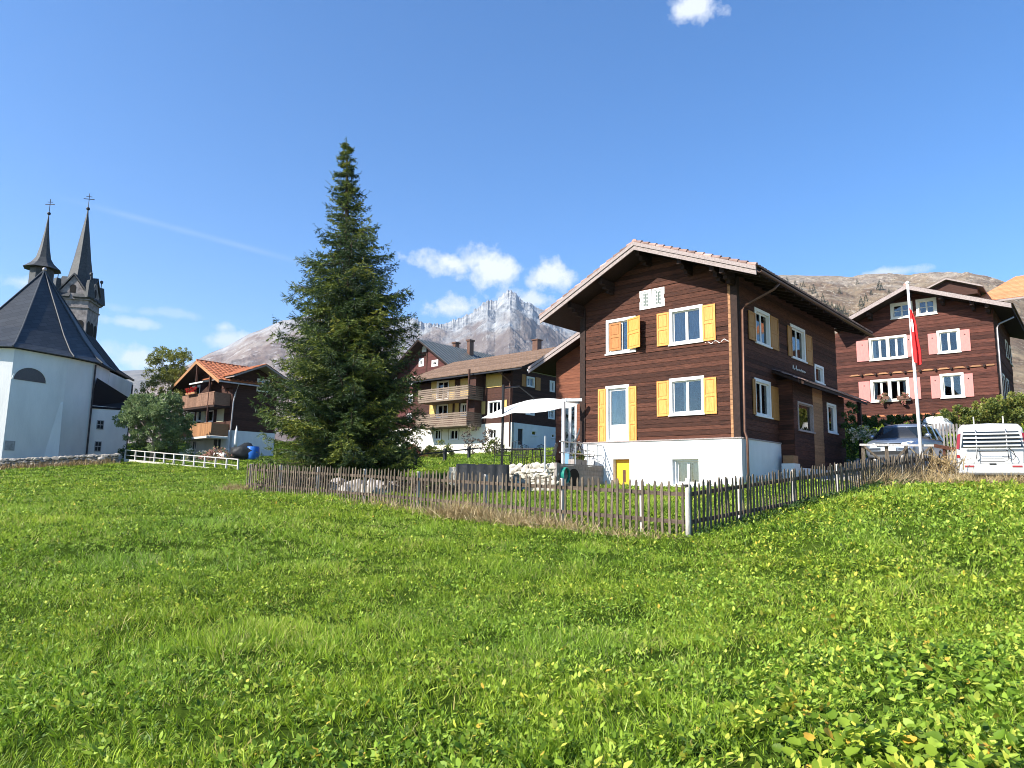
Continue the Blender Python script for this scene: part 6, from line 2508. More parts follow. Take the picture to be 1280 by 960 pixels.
    prof = [(0.0, tw * 1.02), (.12, tw * .82), (.4, tw * .52), (.7, tw * .27), (.93, .12), (1, .06)]
    zb = ez + 1.2
    m.tube([(0, 0, zb + (st - zb) * a) for a, _ in prof], [r for _, r in prof], 8)
    m.build('spire', slate_spire, tr)
    cross(tr, (0, 0, st), 1.05)


def cross(root, p, s):
    x, y, z = p
    m = MB()
    m.blob((x, y, z + .1 * s), .2 * s, .2 * s, .2 * s, 0, 1, 2)
    m.tube([(x, y, z), (x, y, z + 1.9 * s)], .035 * s, 6)
    m.box(x - .55 * s, x + .55 * s, y - .03, y + .03, z + 1.2 * s, z + 1.27 * s)
    m.box(x - .3 * s, x + .3 * s, y - .03, y + .03, z + 1.5 * s, z + 1.55 * s)
    m.build('cross', metal_dark, root)


church()


# ------------------------------------------------------------------ stone wall, garden fence, trees and shrubs on the left
def left_planting():
    rr = random.Random(3)
    root_pts = [at(px, 584 - px * .03, 50 + px * .02) for px in np.linspace(-160, 146, 120)]
    m = MB()
    for p in root_pts:
        z = g1(p.x, p.y)
        for k in range(4):
            s = rr.uniform(.16, .30)
            m.blob((p.x + rr.uniform(-.15, .15), p.y + rr.uniform(-.12, .12), z + k * .19 + .05), s * 1.2, s * .8, s * .55, .3, rr.randint(0, 99), 1)
    o = m.build('stone_wall', stone_grey, None)
    tag(o, 'low dry stone wall at the foot of the white church', 'wall')
    # tall dry weeds before it
    r = np.random.default_rng(8)
    pts = np.array([[p.x, p.y - .5, g1(p.x, p.y - .5)] for p in root_pts])
    idx = r.integers(0, len(pts), 2200)
    P = pts[idx] + np.c_[r.normal(size=2200) * .25, r.normal(size=2200) * .2, np.zeros(2200)]
    o = leaf_mesh('weeds', hay_mat, P, np.c_[r.normal(size=(2200, 2)) * .25, np.ones(2200)], r.uniform(.2, .6, 2200), r.uniform(.02, .04, 2200), r.uniform(0, .6, 2200), .3)
    tag(o, 'dry brown weeds along the low stone wall', 'weeds', kind='stuff')
    # rail fence
    a, b = at(156, 575, 56), at(297, 588.5, 46)
    a.z, b.z = at(156, 574.5, 56).z, at(297, 589, 46).z
    root = empty('rail_fence', (a.x, a.y, a.z), math.atan2(b.y - a.y, b.x - a.x), 'low white rail fence between the church and the orange roofed chalet', 'fence')
    L_ = math.hypot(b.x - a.x, b.y - a.y)
    dz = b.z - a.z
    for i in range(12):
        u = L_ * (i / 11) ** .93
        m = MB()
        m.box(u - .045, u + .045, -.045, .045, dz * u / L_ - .2, dz * u / L_ + .74)
        m.build('post', wood_post, root)
    for hh in (.76, .36):
        m = MB()
        m.beam((0, 0, hh), (L_, 0, dz + hh), .05, .06 if hh > .5 else .04)
        m.build('rail', wood_post, root)
    m = MB()
    m.beam((0, .1, -.12), (L_, .1, dz - .12), .35, .34)
    m.build('kerb', stone_light, root)
    m = MB()
    c = at(225, 584, 50)
    # broad grey-green tree
    root = at(190, 566, 56)
    e = empty('broadleaf_tree', (root.x, root.y, g1(root.x, root.y)), 0, 'round grey green leafy tree between the church and the orange roofed chalet', 'tree')
    tk = MB()
    tk.tube([(0, 0, -.2), (.05, 0, 1.2), (.1, .1, 2.6)], [.2, .16, .1], 8)
    for k in range(6):
        a_ = k * 1.05
        tk.tube([(.05, 0, 1.2 + k * .15), (1.2 * math.cos(a_), 1.2 * math.sin(a_), 2.6 + .2 * k), (1.9 * math.cos(a_), 1.9 * math.sin(a_), 3.3 + .2 * k)], [.09, .05, .02], 5)
    tk.build('trunk', bark_pale, e, smooth=True)
    bl = []
    r = np.random.default_rng(4)
    for k in range(60):
        a_, q = r.uniform(0, 6.28), r.uniform(.2, 1) ** .5
        zz = r.uniform(1.2, 5.0)
        R_ = 2.55 * math.sin(min(1, (zz - .6) / 4.9) * math.pi) ** .55
        bl.append((R_ * q * math.cos(a_), R_ * q * math.sin(a_) * .8, zz, .75, .7, .6))
    clump_plant('crown', tree_mat, bl, 44, .13, 14, parent=e)
    # feathery yellow green larch behind
    root = at(243, 545, 66)
    gz_ = g1(root.x, root.y)
    e = empty('larch_tree', (root.x - 2.2, root.y, gz_), 0, 'feathery yellow green larch rising behind the orange roofed chalet', 'tree')
    tk = MB()
    tk.tube([(0, 0, -.2), (.2, 0, 4), (.4, 0, 8.8)], [.22, .14, .03], 8)
    tk.build('trunk', bark_pale, e, smooth=True)
    bl = []
    for k in range(130):
        zz = r.uniform(1.5, 9.8)
        R_ = .5 + 3.4 * (1 - zz / 11)
        a_, q = r.uniform(0, 6.28), r.uniform(.3, 1.2)
        bl.append((R_ * q * math.cos(a_) * 1.25 - .6, R_ * q * math.sin(a_), zz, .8, .7, .5))
    clump_plant('crown', larch_mat, bl, 26, .11, 15, parent=e)
    # shrubs and hedges round the village houses
    def shrub(px, py, Y, rx, rz, mat, label, seed, n=50, leaf=.12, cat='shrub', name='shrub'):
        p = at(px, py, Y)
        z = g1(p.x, p.y)
        o = clump_plant(name, mat, [(0, 0, rz * .9, rx, rx * .8, rz), (rx * .5, 0, rz * .6, rx * .6, rx * .6, rz * .6), (-rx * .5, 0, rz * .7, rx * .6, rx * .6, rz * .7)], n, leaf, seed)
        o.location = (p.x, p.y, z)
        return tag(o, label, cat)
    shrub(486, 562, 60, 2.6, .9, hedge_mat, 'dark clipped hedge in front of the red gabled house', 31, 60, cat='hedge', name='hedge')
    shrub(502, 561, 58, 1.6, .75, hedge_mat, 'small dark hedge beside the entrance of the red gabled house', 32, 60, cat='hedge', name='hedge')
    shrub(479, 548, 62, 1.2, 1.3, bush_mat, 'yellowish shrub rising behind the dark clipped hedge', 33)
    shrub(509, 563, 56, .8, .45, hedge_mat, 'low green shrub left of the rust coloured bush', 34)
    shrub(527, 562, 56, 1.25, .55, rust_mat, 'low rust red bush before the entrance door', 35)
    shrub(549, 562, 55, 1.2, .7, bush_mat, 'yellow green garden shrub under the lower balcony', 36)
    shrub(589, 562, 55, .7, 1.4, brown_mat, 'thin leggy shrub against the white ground floor', 37, 16)
    shrub(612, 561, 55, .7, 1.2, brown_mat, 'sparse brown shrub below the small ground floor window', 38, 20)
    shrub(620, 562, 53, .8, .7, bush_mat, 'green shrub at the corner of the white ground floor', 39, 30)
    shrub(226, 566, 57, .9, 1.1, tree_mat, 'loose green shrub beside the white wall under the lower balcony', 40, 40)
    shrub(245, 570, 56, 1.4, .5, flower_pale, 'pale flowering bush below the orange roofed chalet', 41, 40)
    shrub(270, 572, 55, 1.2, .55, flower_pink, 'pinkish rose bush at the corner of the orange roofed chalet', 42, 36)
    shrub(186, 567, 60, 2.6, .5, hedge_mat, 'dark hedge under the round grey green tree', 43, 50, cat='hedge', name='hedge')
    # low dark fence across the lawn
    a, b = at(462, 575, 44), at(600, 566, 52)
    root = empty('wire_fence', (a.x, a.y, g1(a.x, a.y)), math.atan2(b.y - a.y, b.x - a.x), 'low dark single rail fence across the lawn before the village houses', 'fence')
    L_ = math.hypot(b.x - a.x, b.y - a.y)
    z1 = g1(b.x, b.y) - g1(a.x, a.y)
    for px in (470, 514, 551, 584):
        u = L_ * (px - 462) / 138
        m = MB()
        zz = g1(a.x + (b.x - a.x) * u / L_, a.y + (b.y - a.y) * u / L_) - g1(a.x, a.y)
        m.box(u - .09, u + .09, -.09, .09, zz - .1, zz + .85)
        m.build('post', metal_dark, root)
    m = MB()
    m.beam((0, 0, .62), (L_, 0, z1 + .62), .06, .09)
    m.build('rail', metal_dark, root)


left_planting()


# ------------------------------------------------------------------ terrace with parasol, table and chairs
def terrace():
    R_ = MH.root
    W, pz, yw = MI['W'], MI['pz'], MI['yw']
    uE = MH.fr(756, 580)[0]                                          # the shaded plank side runs back to the plinth here
    yN, zt = MH.sd(697, 579, uE)                                     # its near corner
    print('terrace', uE, yN, zt)
    root = empty('terrace', MH.world(uE, yN, 0), MH.a, 'raised terrace with a shaded grey plank side left of the chalet', 'terrace')
    dz = zt
    xo = -W - uE                                                     # the house's left wall, in terrace coordinates
    m = MB()
    m.box(-3.4, -.06, .06, -yN - .12, -.6, dz - .06)
    m.box(-6.2, xo - .08, -yN - .1, -yN + yw - .05, -.6, dz - .06)
    m.build('paving', material('paving', (0.34, 0.32, 0.30), .9, (0.44, 0.42, 0.40), 2), root)
    m = MB()
    z = -.5
    i = 0
    while z < dz - .02:
        m.box(-.05, .0 + .012 * (i % 2), .0, -yN - .1, z, min(z + .17, dz))
        z += .18
        i += 1
    m.box(-.09, .03, -.09, .03, -.6, dz + .02)
    m.build('plank_side', wood_grey, root)
    yo, zo = MH.sd(717, 597, uE)
    m = MB()
    m.tube([(.01, yo - yN, zo), (.03, yo - yN, zo)], .34, 20)
    m.build('round_opening', dark_hole, root)
    # pale rough stone front, in the sun
    m = MB()
    rr = random.Random(8)
    x = -6.0
    while x < -.12:
        z = -.35
        top = dz - .02 - max(0, -x - 1.8) * .05
        while z < top:
            s_ = rr.uniform(.07, .19)
            m.blob((x + rr.uniform(-.08, .08), rr.uniform(-.05, .05) + max(0, -x - 1.5) * .12, min(z, top - s_ * .5)), s_ * rr.uniform(.9, 1.6), s_ * .9, s_ * rr.uniform(.6, .9), .35, rr.randint(0, 99), 1)
            z += s_ * 1.15
        x += .15
    m.box(-6.0, -.1, .10, .3, -.5, dz - .12)
    m.build('stone_front', stone_light, root)

    def TS(px, py, off=0.0):                                         # on the plank side plane
        y, z = MH.sd(px, py, uE - off)
        return y - yN, z
    rl = empty('terrace_railing', MH.world(uE, yN, 0), MH.a, 'thin grey metal railing along the plank side of the raised terrace', 'railing')
    hR = TS(725, 554)[1]
    y0_, y1_ = .15, -yN - .15
    m = MB()
    m.tube([(-.03, y0_, hR), (-.03, y1_, hR)], .024, 8)
    m.build('rail', metal_grey, rl)
    m = MB()
    m.tube([(-.03, y0_, (hR + dz) / 2), (-.03, y1_, (hR + dz) / 2)], .02, 8)
    m.build('rail', metal_grey, rl)
    for px in (705, 720, 735, 748):
        y = min(TS(px, 570)[0], y1_)
        m = MB()
        m.tube([(-.03, y, dz - .1), (-.03, y, hR)], .024, 8)
        m.build('post', metal_grey, rl)
    p = at(681, 580, 26.6)
    q = at(681, 545, 26.6)
    m = MB()
    m.tube([(0, 0, 0), (0, 0, q.z - p.z + .25)], .035, 8)
    o = m.build('metal_post', metal_grey, None)
    o.location = (p.x, p.y, p.z - .25)
    tag(o, 'single short grey steel post near the front corner of the terrace', 'post')
    # white awning post and beam beside the door
    aw = empty('awning_frame', MH.world(uE, yN, 0), MH.a, 'white awning frame in front of the terrace door', 'awning frame')
    nA = 1.0
    b0 = MH.fr(704, 578, nA)
    t0 = MH.fr(704, 502, nA)
    bx, by, tz_ = b0[0] - uE, -nA - yN, t0[1]
    m = MB()
    m.box(bx - .05, bx + .05, by - .05, by + .05, dz - .06, tz_)
    m.build('post', paint_white, aw)
    m = MB()
    m.beam((bx, by + .05, tz_ + .06), (bx - .3, -yN + yw - .1, tz_ + .25), .12, .12)
    m.beam((bx - .1, by, tz_ + .06), (xo + .3, by + .6, tz_ + .10), .12, .12)
    m.build('beam', paint_white, aw)
    m = MB()
    m.hexa([(bx + .0, by + .1, tz_ + .13), (xo - .1, by + .9, tz_ + .13), (xo - .1, -yN + yw - .1, tz_ + .5), (bx - .2, -yN + yw - .1, tz_ + .5),
            (bx + .0, by + .1, tz_ + .16), (xo - .1, by + .9, tz_ + .16), (xo - .1, -yN + yw - .1, tz_ + .53), (bx - .2, -yN + yw - .1, tz_ + .53)])
    m.build('fabric', cloth_white, aw)

    # cantilever parasol
    mast = at(627.3, 581, 30.5)
    zg = g1(mast.x, mast.y)
    top = at(626.5, 481, 30.5)
    pr = empty('cantilever_parasol', (mast.x, mast.y, zg), 0, 'large white cantilever parasol on a dark mast beside the terrace', 'parasol')
    m = MB()
    m.tube([(0, 0, 0), (0, 0, .06)], [.45, .42], 16)
    m.box(-.16, .16, -.12, .12, .06, .55)
    m.build('base', metal_dark, pr)
    m = MB()
    m.tube([(0, 0, .4), (0, 0, top.z - zg)], .06, 10)
    m.build('mast', metal_dark, pr)
    c = at(668, 499, 31.5)
    loc = lambda v: v - Vector((mast.x, mast.y, zg))
    hub = loc(c)
    m = MB()
    m.tube([(0, 0, top.z - zg - .15), (hub.x * .5, hub.y * .5, max(hub.z, top.z - zg) + .02), (hub.x, hub.y, hub.z + .05)], .035, 8)
    m.build('arm', metal_dark, pr)
    rim = [loc(at(602, 522.5, 30.8)), loc(at(641, 516, 29.9)), loc(at(702, 510, 30.0)), loc(at(724, 504, 31.8)), loc(at(716, 502.5, 33.2)), loc(at(670, 507, 33.2)), loc(at(634, 512, 32.6)), loc(at(610, 519, 31.8))]
    m = MB()
    n = len(rim)
    sub = 6
    b = 0
    m.v.append(tuple(hub))
    rings = []
    for j in range(1, sub + 1):
        t = j / sub
        row = []
        for k in range(n):
            for h_ in range(3):
                f = h_ / 3
                p = rim[k].lerp(rim[(k + 1) % n], f)
                q = Vector(hub).lerp(p, t)
                q.z += .10 * math.sin(math.pi * t) - (.10 * math.sin(math.pi * f) * t)
                row.append(len(m.v))
                m.v.append(tuple(q))
        rings.append(row)
    nn = len(rings[0])
    for k in range(nn):
        m.f.append((0, rings[0][k], rings[0][(k + 1) % nn]))
    for j in range(sub - 1):
        for k in range(nn):
            m.f.append((rings[j][k], rings[j + 1][k], rings[j + 1][(k + 1) % nn], rings[j][(k + 1) % nn]))
    m.build('canopy', cloth_white, pr, smooth=True, fix=False)
    for k in range(0, n):
        m = MB()
        m.tube([tuple(hub + Vector((0, 0, -.06))), tuple(Vector(hub).lerp(rim[k], .5) + Vector((0, 0, .02))), tuple(rim[k] + Vector((0, 0, -.03)))], .014, 5)
        m.build('rib', metal_grey, pr)

    # dark metal garden table with chairs
    tb = at(652, 583, 30.2)
    tz = g1(tb.x, tb.y)
    tz = at(652, 583, 30.2).z
    t = empty('garden_table', (tb.x, tb.y, tz), MH.a + .2, 'long dark metal garden table under the white parasol', 'table')
    m = MB()
    m.box(-.85, .85, -.45, .45, .70, .74)
    m.build('table_top', metal_dark, t, bevel=.01)
    for sx in (-1, 1):
        for sy in (-1, 1):
            m = MB()
            m.tube([(sx * .7, sy * .35, .70), (sx * .78, sy * .40, 0)], .022, 6)
            m.build('leg', metal_dark, t)

    def chair(label=None):
        c = empty('garden_chair', (0, 0, 0), 0, label, 'chair', 'metal chairs around the garden table')
        m = MB()
        for k in range(6):
            m.box(-.22, .22, -.22 + k * .075, -.165 + k * .075, .42, .445)
        m.build('seat', metal_dark, c)
        m = MB()
        for k in range(7):
            x = -.20 + k * .066
            m.tube([(x, .22, .44), (x, .27, .72), (x * .9, .33, .95)], .009, 5)
        m.tube([(-.23, .22, .42), (-.22, .28, .75), (-.18, .34, .93), (0, .36, 1.0), (.18, .34, .93), (.22, .28, .75), (.23, .22, .42)], .014, 6)
        m.build('backrest', metal_dark, c)
        for s in (-1, 1):
            m = MB()
            m.tube([(s * .24, .26, .66), (s * .26, 0, .65), (s * .25, -.20, .62), (s * .24, -.22, .43)], .013, 6)
            m.build('armrest', metal_dark, c)
            for y in (-.2, .22):
                m = MB()
                m.tube([(s * .21, y, .43), (s * .24, y * 1.2, 0)], .013, 6)
                m.build('leg', metal_dark, c)
        return c
    spots = [(-.5, .85, 3.3 - 3.14, 'metal garden chair behind the left half of the dark table'), (.3, .9, .1, 'metal garden chair behind the right half of the dark table'),
             (-.45, -.85, 3.0, 'metal garden chair in front of the left half of the dark table'), (.4, -.9, 3.3, 'metal garden chair in front of the right half of the dark table'), (1.35, -.1, -1.4, 'metal garden chair at the terrace end of the dark table')]
    c0 = chair(spots[0][3])
    for i, (x, y, a_, lb) in enumerate(spots):
        c = c0 if i == 0 else copy_tree(c0)
        w = Matrix.Rotation(MH.a + .2, 3, 'Z') @ Vector((x, y, 0))
        c.location = (tb.x + w.x, tb.y + w.y, tz)
        c.rotation_euler = (0, 0, MH.a + .2 + a_)
        c['label'] = lb
    # two chairs on the terrace
    for (px, n, a_, lb) in ((739, .60, 2.6, 'grey garden chair by the plinth at the right end of the terrace'), (724, 1.2, 3.4, 'grey garden chair on the terrace near the awning post')):
        c = copy_tree(c0)
        x = min(MH.fr(px, 575, n)[0], uE - .45)
        c.location = MH.world(x, -n, dz - .06)
        c.rotation_euler = (0, 0, MH.a + a_)
        c['label'] = lb
        c['group'] = 'chairs on the raised terrace'
    # planter with yellow green plant on the terrace edge
    yq = MH.sd(722, 577, uE - .3)[0]
    pl = empty('planter', MH.world(uE - .3, yq, dz - .06), MH.a, 'small wooden planter with yellow green leaves on the terrace edge', 'planter')
    m = MB()
    m.box(-.14, .14, -.42, .42, .0, .26)
    m.build('box', wood_grey, pl)
    clump_plant('plant', bush_mat, [(0, 0, .38, .18, .30, .18)], 60, .08, 91, parent=pl)
    # leaning white ladder by the door, blue bin
    q = MH.fr(706, 577, -.9)
    ld = empty('step_ladder', MH.world(q[0] - .0, .9, dz - .06), MH.a, 'light aluminium step ladder leaning near the terrace door', 'ladder')
    m = MB()
    for s in (-.0, .35):
        m.beam((0, s, 0), (.85, s, 1.75), .05, .07)
    for k in range(5):
        m.beam((.12 + k * .15, 0, .25 + k * .31), (.12 + k * .15, .35, .25 + k * .31), .05, .03)
    m.build('ladder_frame', metal_grey, ld)
    q = MH.fr(707.5, 577, .6)
    m = MB()
    m.box(-.13, .13, -.13, .13, 0, .62)
    o = m.build('blue_bin', material('plastic_pale_blue', (0.22, 0.42, 0.58), .5), None, bevel=.03)
    o.location = MH.world(q[0], -.6, dz - .06)
    tag(o, 'small pale blue bin at the foot of the awning post', 'bin')
    # green coil at the plank edge
    yq, zq = MH.sd(706, 594, uE + .08)
    m = MB()
    for k in range(5):
        m.tube([(.03 * k, .24 * math.cos(a_) * (1 - .05 * k), .28 * math.sin(a_)) for a_ in np.linspace(0, 2 * math.pi, 19)], .022, 6, cap=False)
    o = m.build('garden_hose', plastic_teal, None, smooth=True, fix=False)
    o.location = MH.world(uE + .05, yq, zq)
    o.rotation_euler = (0, 0, MH.a)
    tag(o, 'coiled teal garden hose hanging on the plank side of the terrace', 'hose')
    # covered wood pile
    a, b = at(570, 598, 27.6), at(638, 598, 27.0)
    z0 = min(g1(a.x, a.y), g1(b.x, b.y))
    zt = at(600, 580, 27.3).z
    rr = np.random.default_rng(2)
    m = MB()
    nx, ny = 26, 10
    L_ = b.x - a.x
    vs = []
    for j in range(ny + 1):
        for i in range(nx + 1):
            u, v = i / nx, j / ny
            edge = min(1, 26 * min(u, 1 - u) + .02) * min(1, 9 * min(v, 1 - v) + .02)
            h = (zt - z0) * (edge ** .3) * (1 - .06 * abs(mnoise.noise(Vector((u * 9, v * 4, 1)))) * 3)
            vs.append((L_ * (u - .5) + .06 * mnoise.noise(Vector((u * 8, v * 8, 7))), (v - .5) * 1.3 + .05 * mnoise.noise(Vector((u * 11, v * 5, 2))), h if edge > .05 else -.3))
    m.add(vs, [(j * (nx + 1) + i, j * (nx + 1) + i + 1, (j + 1) * (nx + 1) + i + 1, (j + 1) * (nx + 1) + i) for j in range(ny) for i in range(nx)])
    o = m.build('covered_woodpile', tarp_black, None, smooth=True, fix=False)
    o.location = ((a.x + b.x) / 2, (a.y + b.y) / 2, z0)
    tag(o, 'long low pile under a wrinkled black tarpaulin behind the picket fence', 'tarp covered pile')
    # kennel-like barrel on the side: small wooden crate by the porch
    q = MH.sd(988, 568, .5)
    cr = empty('wooden_crate', MH.world(.5, q[0], q[1] - .35), MH.a, 'small wooden crate standing by the porch on the shaded side of the chalet', 'crate')
    m = MB()
    m.box(-.2, .2, -.25, .25, .0, .30)
    m.build('crate', wood_light, cr, bevel=.01)
    m = MB()
    m.box(-.24, .24, -.3, .3, -1.0, -.003)
    m.build('stand', plaster, cr)


terrace()


def rocks():
    rr = random.Random(12)
    k = 0
    for (px, py, Y, s) in ((424, 610, 27.5, .55), (436, 607, 27.8, .45), (446, 611, 27, .6), (455, 606, 27.8, .5), (463, 611, 27, .62), (473, 608, 27.4, .55), (481, 611, 26.8, .5), (489, 607, 27.2, .45), (468, 616, 26.2, .4), (430, 617, 26.5, .35)):
        m = MB()
        m.blob((0, 0, 0), s * rr.uniform(.8, 1.1), s * .7, s * rr.uniform(.5, .75), .35, k * 3 + 1, 2)
        o = m.build('boulder', stone_pale, None)
        p = at(px, py, Y)
        o.location = (p.x, p.y, g1(p.x, p.y) + s * .25)
        o.rotation_euler = (0, 0, rr.uniform(0, 6))
        tag(o, 'pale weathered boulder in the rockery behind the left picket fence', 'boulder', 'pale boulders in the rockery')
        k += 1
    for (px, Y, lab, sd) in ((400, 27, 'brown dried shrub left of the pale boulders', 1), (510, 26.5, 'brown dried shrub right of the pale boulders', 2), (535, 26, 'brown dried shrub midway between the boulders and the black tarpaulin', 3), (556, 25.8, 'brown dried shrub at the left end of the black tarpaulin', 4), (375, 27.6, 'brown dried shrub at the foot of the spruce', 5), (345, 28.2, 'brown dried shrub near the left end of the picket fence', 6)):
        p = at(px, 600, Y)
        o = clump_plant('dry_shrub', brown_mat, [(0, 0, .35, .55, .4, .32), (.5, 0, .25, .45, .35, .25), (-.5, 0, .3, .45, .35, .26)], 30, .09, 200 + sd)
        o.location = (p.x, p.y, g1(p.x, p.y))
        tag(o, lab, 'shrub')
    # little conifers on the hillside
    tm = leaf_mesh('small_conifer', MATS_FIR := material_fir(), *conifer_cards())
    tag(tm, 'small dark conifer standing on the stony hillside behind the houses', 'tree', 'small conifers scattered on the hillside')
    first = True
    from mathutils.bvhtree import BVHTree
    hill = [o for o in bpy.data.objects if o.name.startswith('hills')][-1]
    bvh = BVHTree.FromPolygons([v.co for v in hill.data.vertices], [p.vertices for p in hill.data.polygons])
    r = random.Random(5)
    spots = [(1040, 382), (1043, 384), (1047, 386), (1050, 384), (1036, 378), (1055, 388), (1031, 376), (1077, 377), (1080, 382), (1083, 370), (1075, 384), (1100, 353), (1103, 356), (1097, 357), (1017, 362), (1012, 358), (1022, 366), (1005, 352), (1000, 356), (994, 350), (1060, 392), (1065, 397), (1112, 364), (1072, 350), (1049, 360), (983, 348), (978, 352), (1090, 362), (1028, 372), (1045, 380)]
    dep = 0
    for (px, py) in spots:
        for _ in range(1):
            d = pray(px + r.uniform(-1, 1), py + 6 + r.uniform(-1, 1)).normalized()
            hit, nr, idx, dist = bvh.ray_cast(Vector((0, 0, EYE)), d, 5000)
            if hit is None:
                continue
            o = tm if first else tm.copy()
            if not first:
                COL.objects.link(o)
            first = False
            s = dist / 885 * r.uniform(7, 12)
            o.location = hit - Vector((0, 0, .3))
            o.scale = (s, s, s)
            o.rotation_euler = (0, 0, r.uniform(0, 6))


def material_fir():
    return leaf_mat('far_conifer', [(0, (0.022, 0.034, 0.020)), (1, (0.045, 0.065, 0.030))], .1)


def conifer_cards():
    r = np.random.default_rng(3)
    n = 420
    z = r.uniform(.02, 1, n) ** 1.2
    a = r.uniform(0, 6.28, n)
    R_ = .24 * (1 - z) * r.uniform(.3, 1, n)
    P = np.c_[R_ * np.cos(a), R_ * np.sin(a), z]
    Dv = np.c_[np.cos(a), np.sin(a), r.uniform(-.6, .5, n)]
    return P, Dv, r.uniform(.06, .12, n) * (1.2 - z), r.uniform(.03, .06, n), r.uniform(0, 1, n), .1, 'diamond'


rocks()


# ------------------------------------------------------------------ meadow: grass blades, broad leaves, dry stalks
def fbm(x, y, s, seed):
    """cheap smooth noise from sums of rotated sines, 0..1"""
    r = np.random.default_rng(seed)
    v = np.zeros_like(x)
    for k in range(9):
        a, f, p = r.uniform(0, 6.28), s * r.uniform(.5, 2.4), r.uniform(0, 6.28)
        v += np.sin((x * math.cos(a) + y * math.sin(a)) * f + p + 1.5 * np.sin((x * math.sin(a) - y * math.cos(a)) * f * .7 + p))
    return np.clip(.5 + v / 9 * .9, 0, 1)


def in_frame(H, x, y, x0, x1, y0, y1):
    dx, dy = x - H.K.x, y - H.K.y
    c, q = math.cos(H.a), math.sin(H.a)
    lx, ly = dx * c + dy * q, -dx * q + dy * c
    return (lx > x0) & (lx < x1) & (ly > y0) & (ly < y1)


def sow(n0, k, dmin, dmax, seed, spread=rad(45)):
    """points in the sector before the camera, density n0 near and k/d^2 farther off"""
    r = np.random.default_rng(seed)
    d = np.linspace(dmin, dmax, 600)
    dens = np.minimum(n0, k / d ** 2) * d
    c = np.concatenate([[0], np.cumsum((dens[1:] + dens[:-1]) / 2 * np.diff(d))])
    n = int(c[-1] * 2 * spread)
    hol = None
    dd = np.interp(r.uniform(0, c[-1], n), c, d)
    wide = dd < 16
    m_ = int(wide.sum() * .62)
    th_ = r.uniform(-spread, spread, n)
    dx_ = r.choice(dd[wide], m_)                                     # flanks beside the sector, for views from a step aside
    tx_ = r.uniform(spread, spread * 1.62, m_) * r.choice([-1, 1], m_)
    dd, th_ = np.concatenate([dd, dx_]), np.concatenate([th_, tx_])
    n = len(dd)
    x, y = dd * np.sin(th_), dd * np.cos(th_)
    bad = in_frame(MH, x, y, -MI['W'], 0, 0, 11) | in_frame(MH, x, y, 0, 1.2, 4.5, 11) | in_frame(RH, x, y, -9, 0, 0, 9)
    uE = MH.fr(756, 580)[0]
    yN = MH.sd(697, 579, uE)[0]
    bad |= in_frame(MH, x, y, uE - 6.3, uE + .02, yN - .3, 11)
    bad |= (x > 11.6) & (y > 21.5) & (y < 33)
    hol = fbm(x, y, 4.5, 40) * .6 + fbm(x, y, 1.6, 41) * .4
    bad |= (hol < .41 + .02 * r.normal(size=n)) & (r.random(n) < .80) & (dd < 16)
    k_ = ~bad
    return x[k_], y[k_], dd[k_]


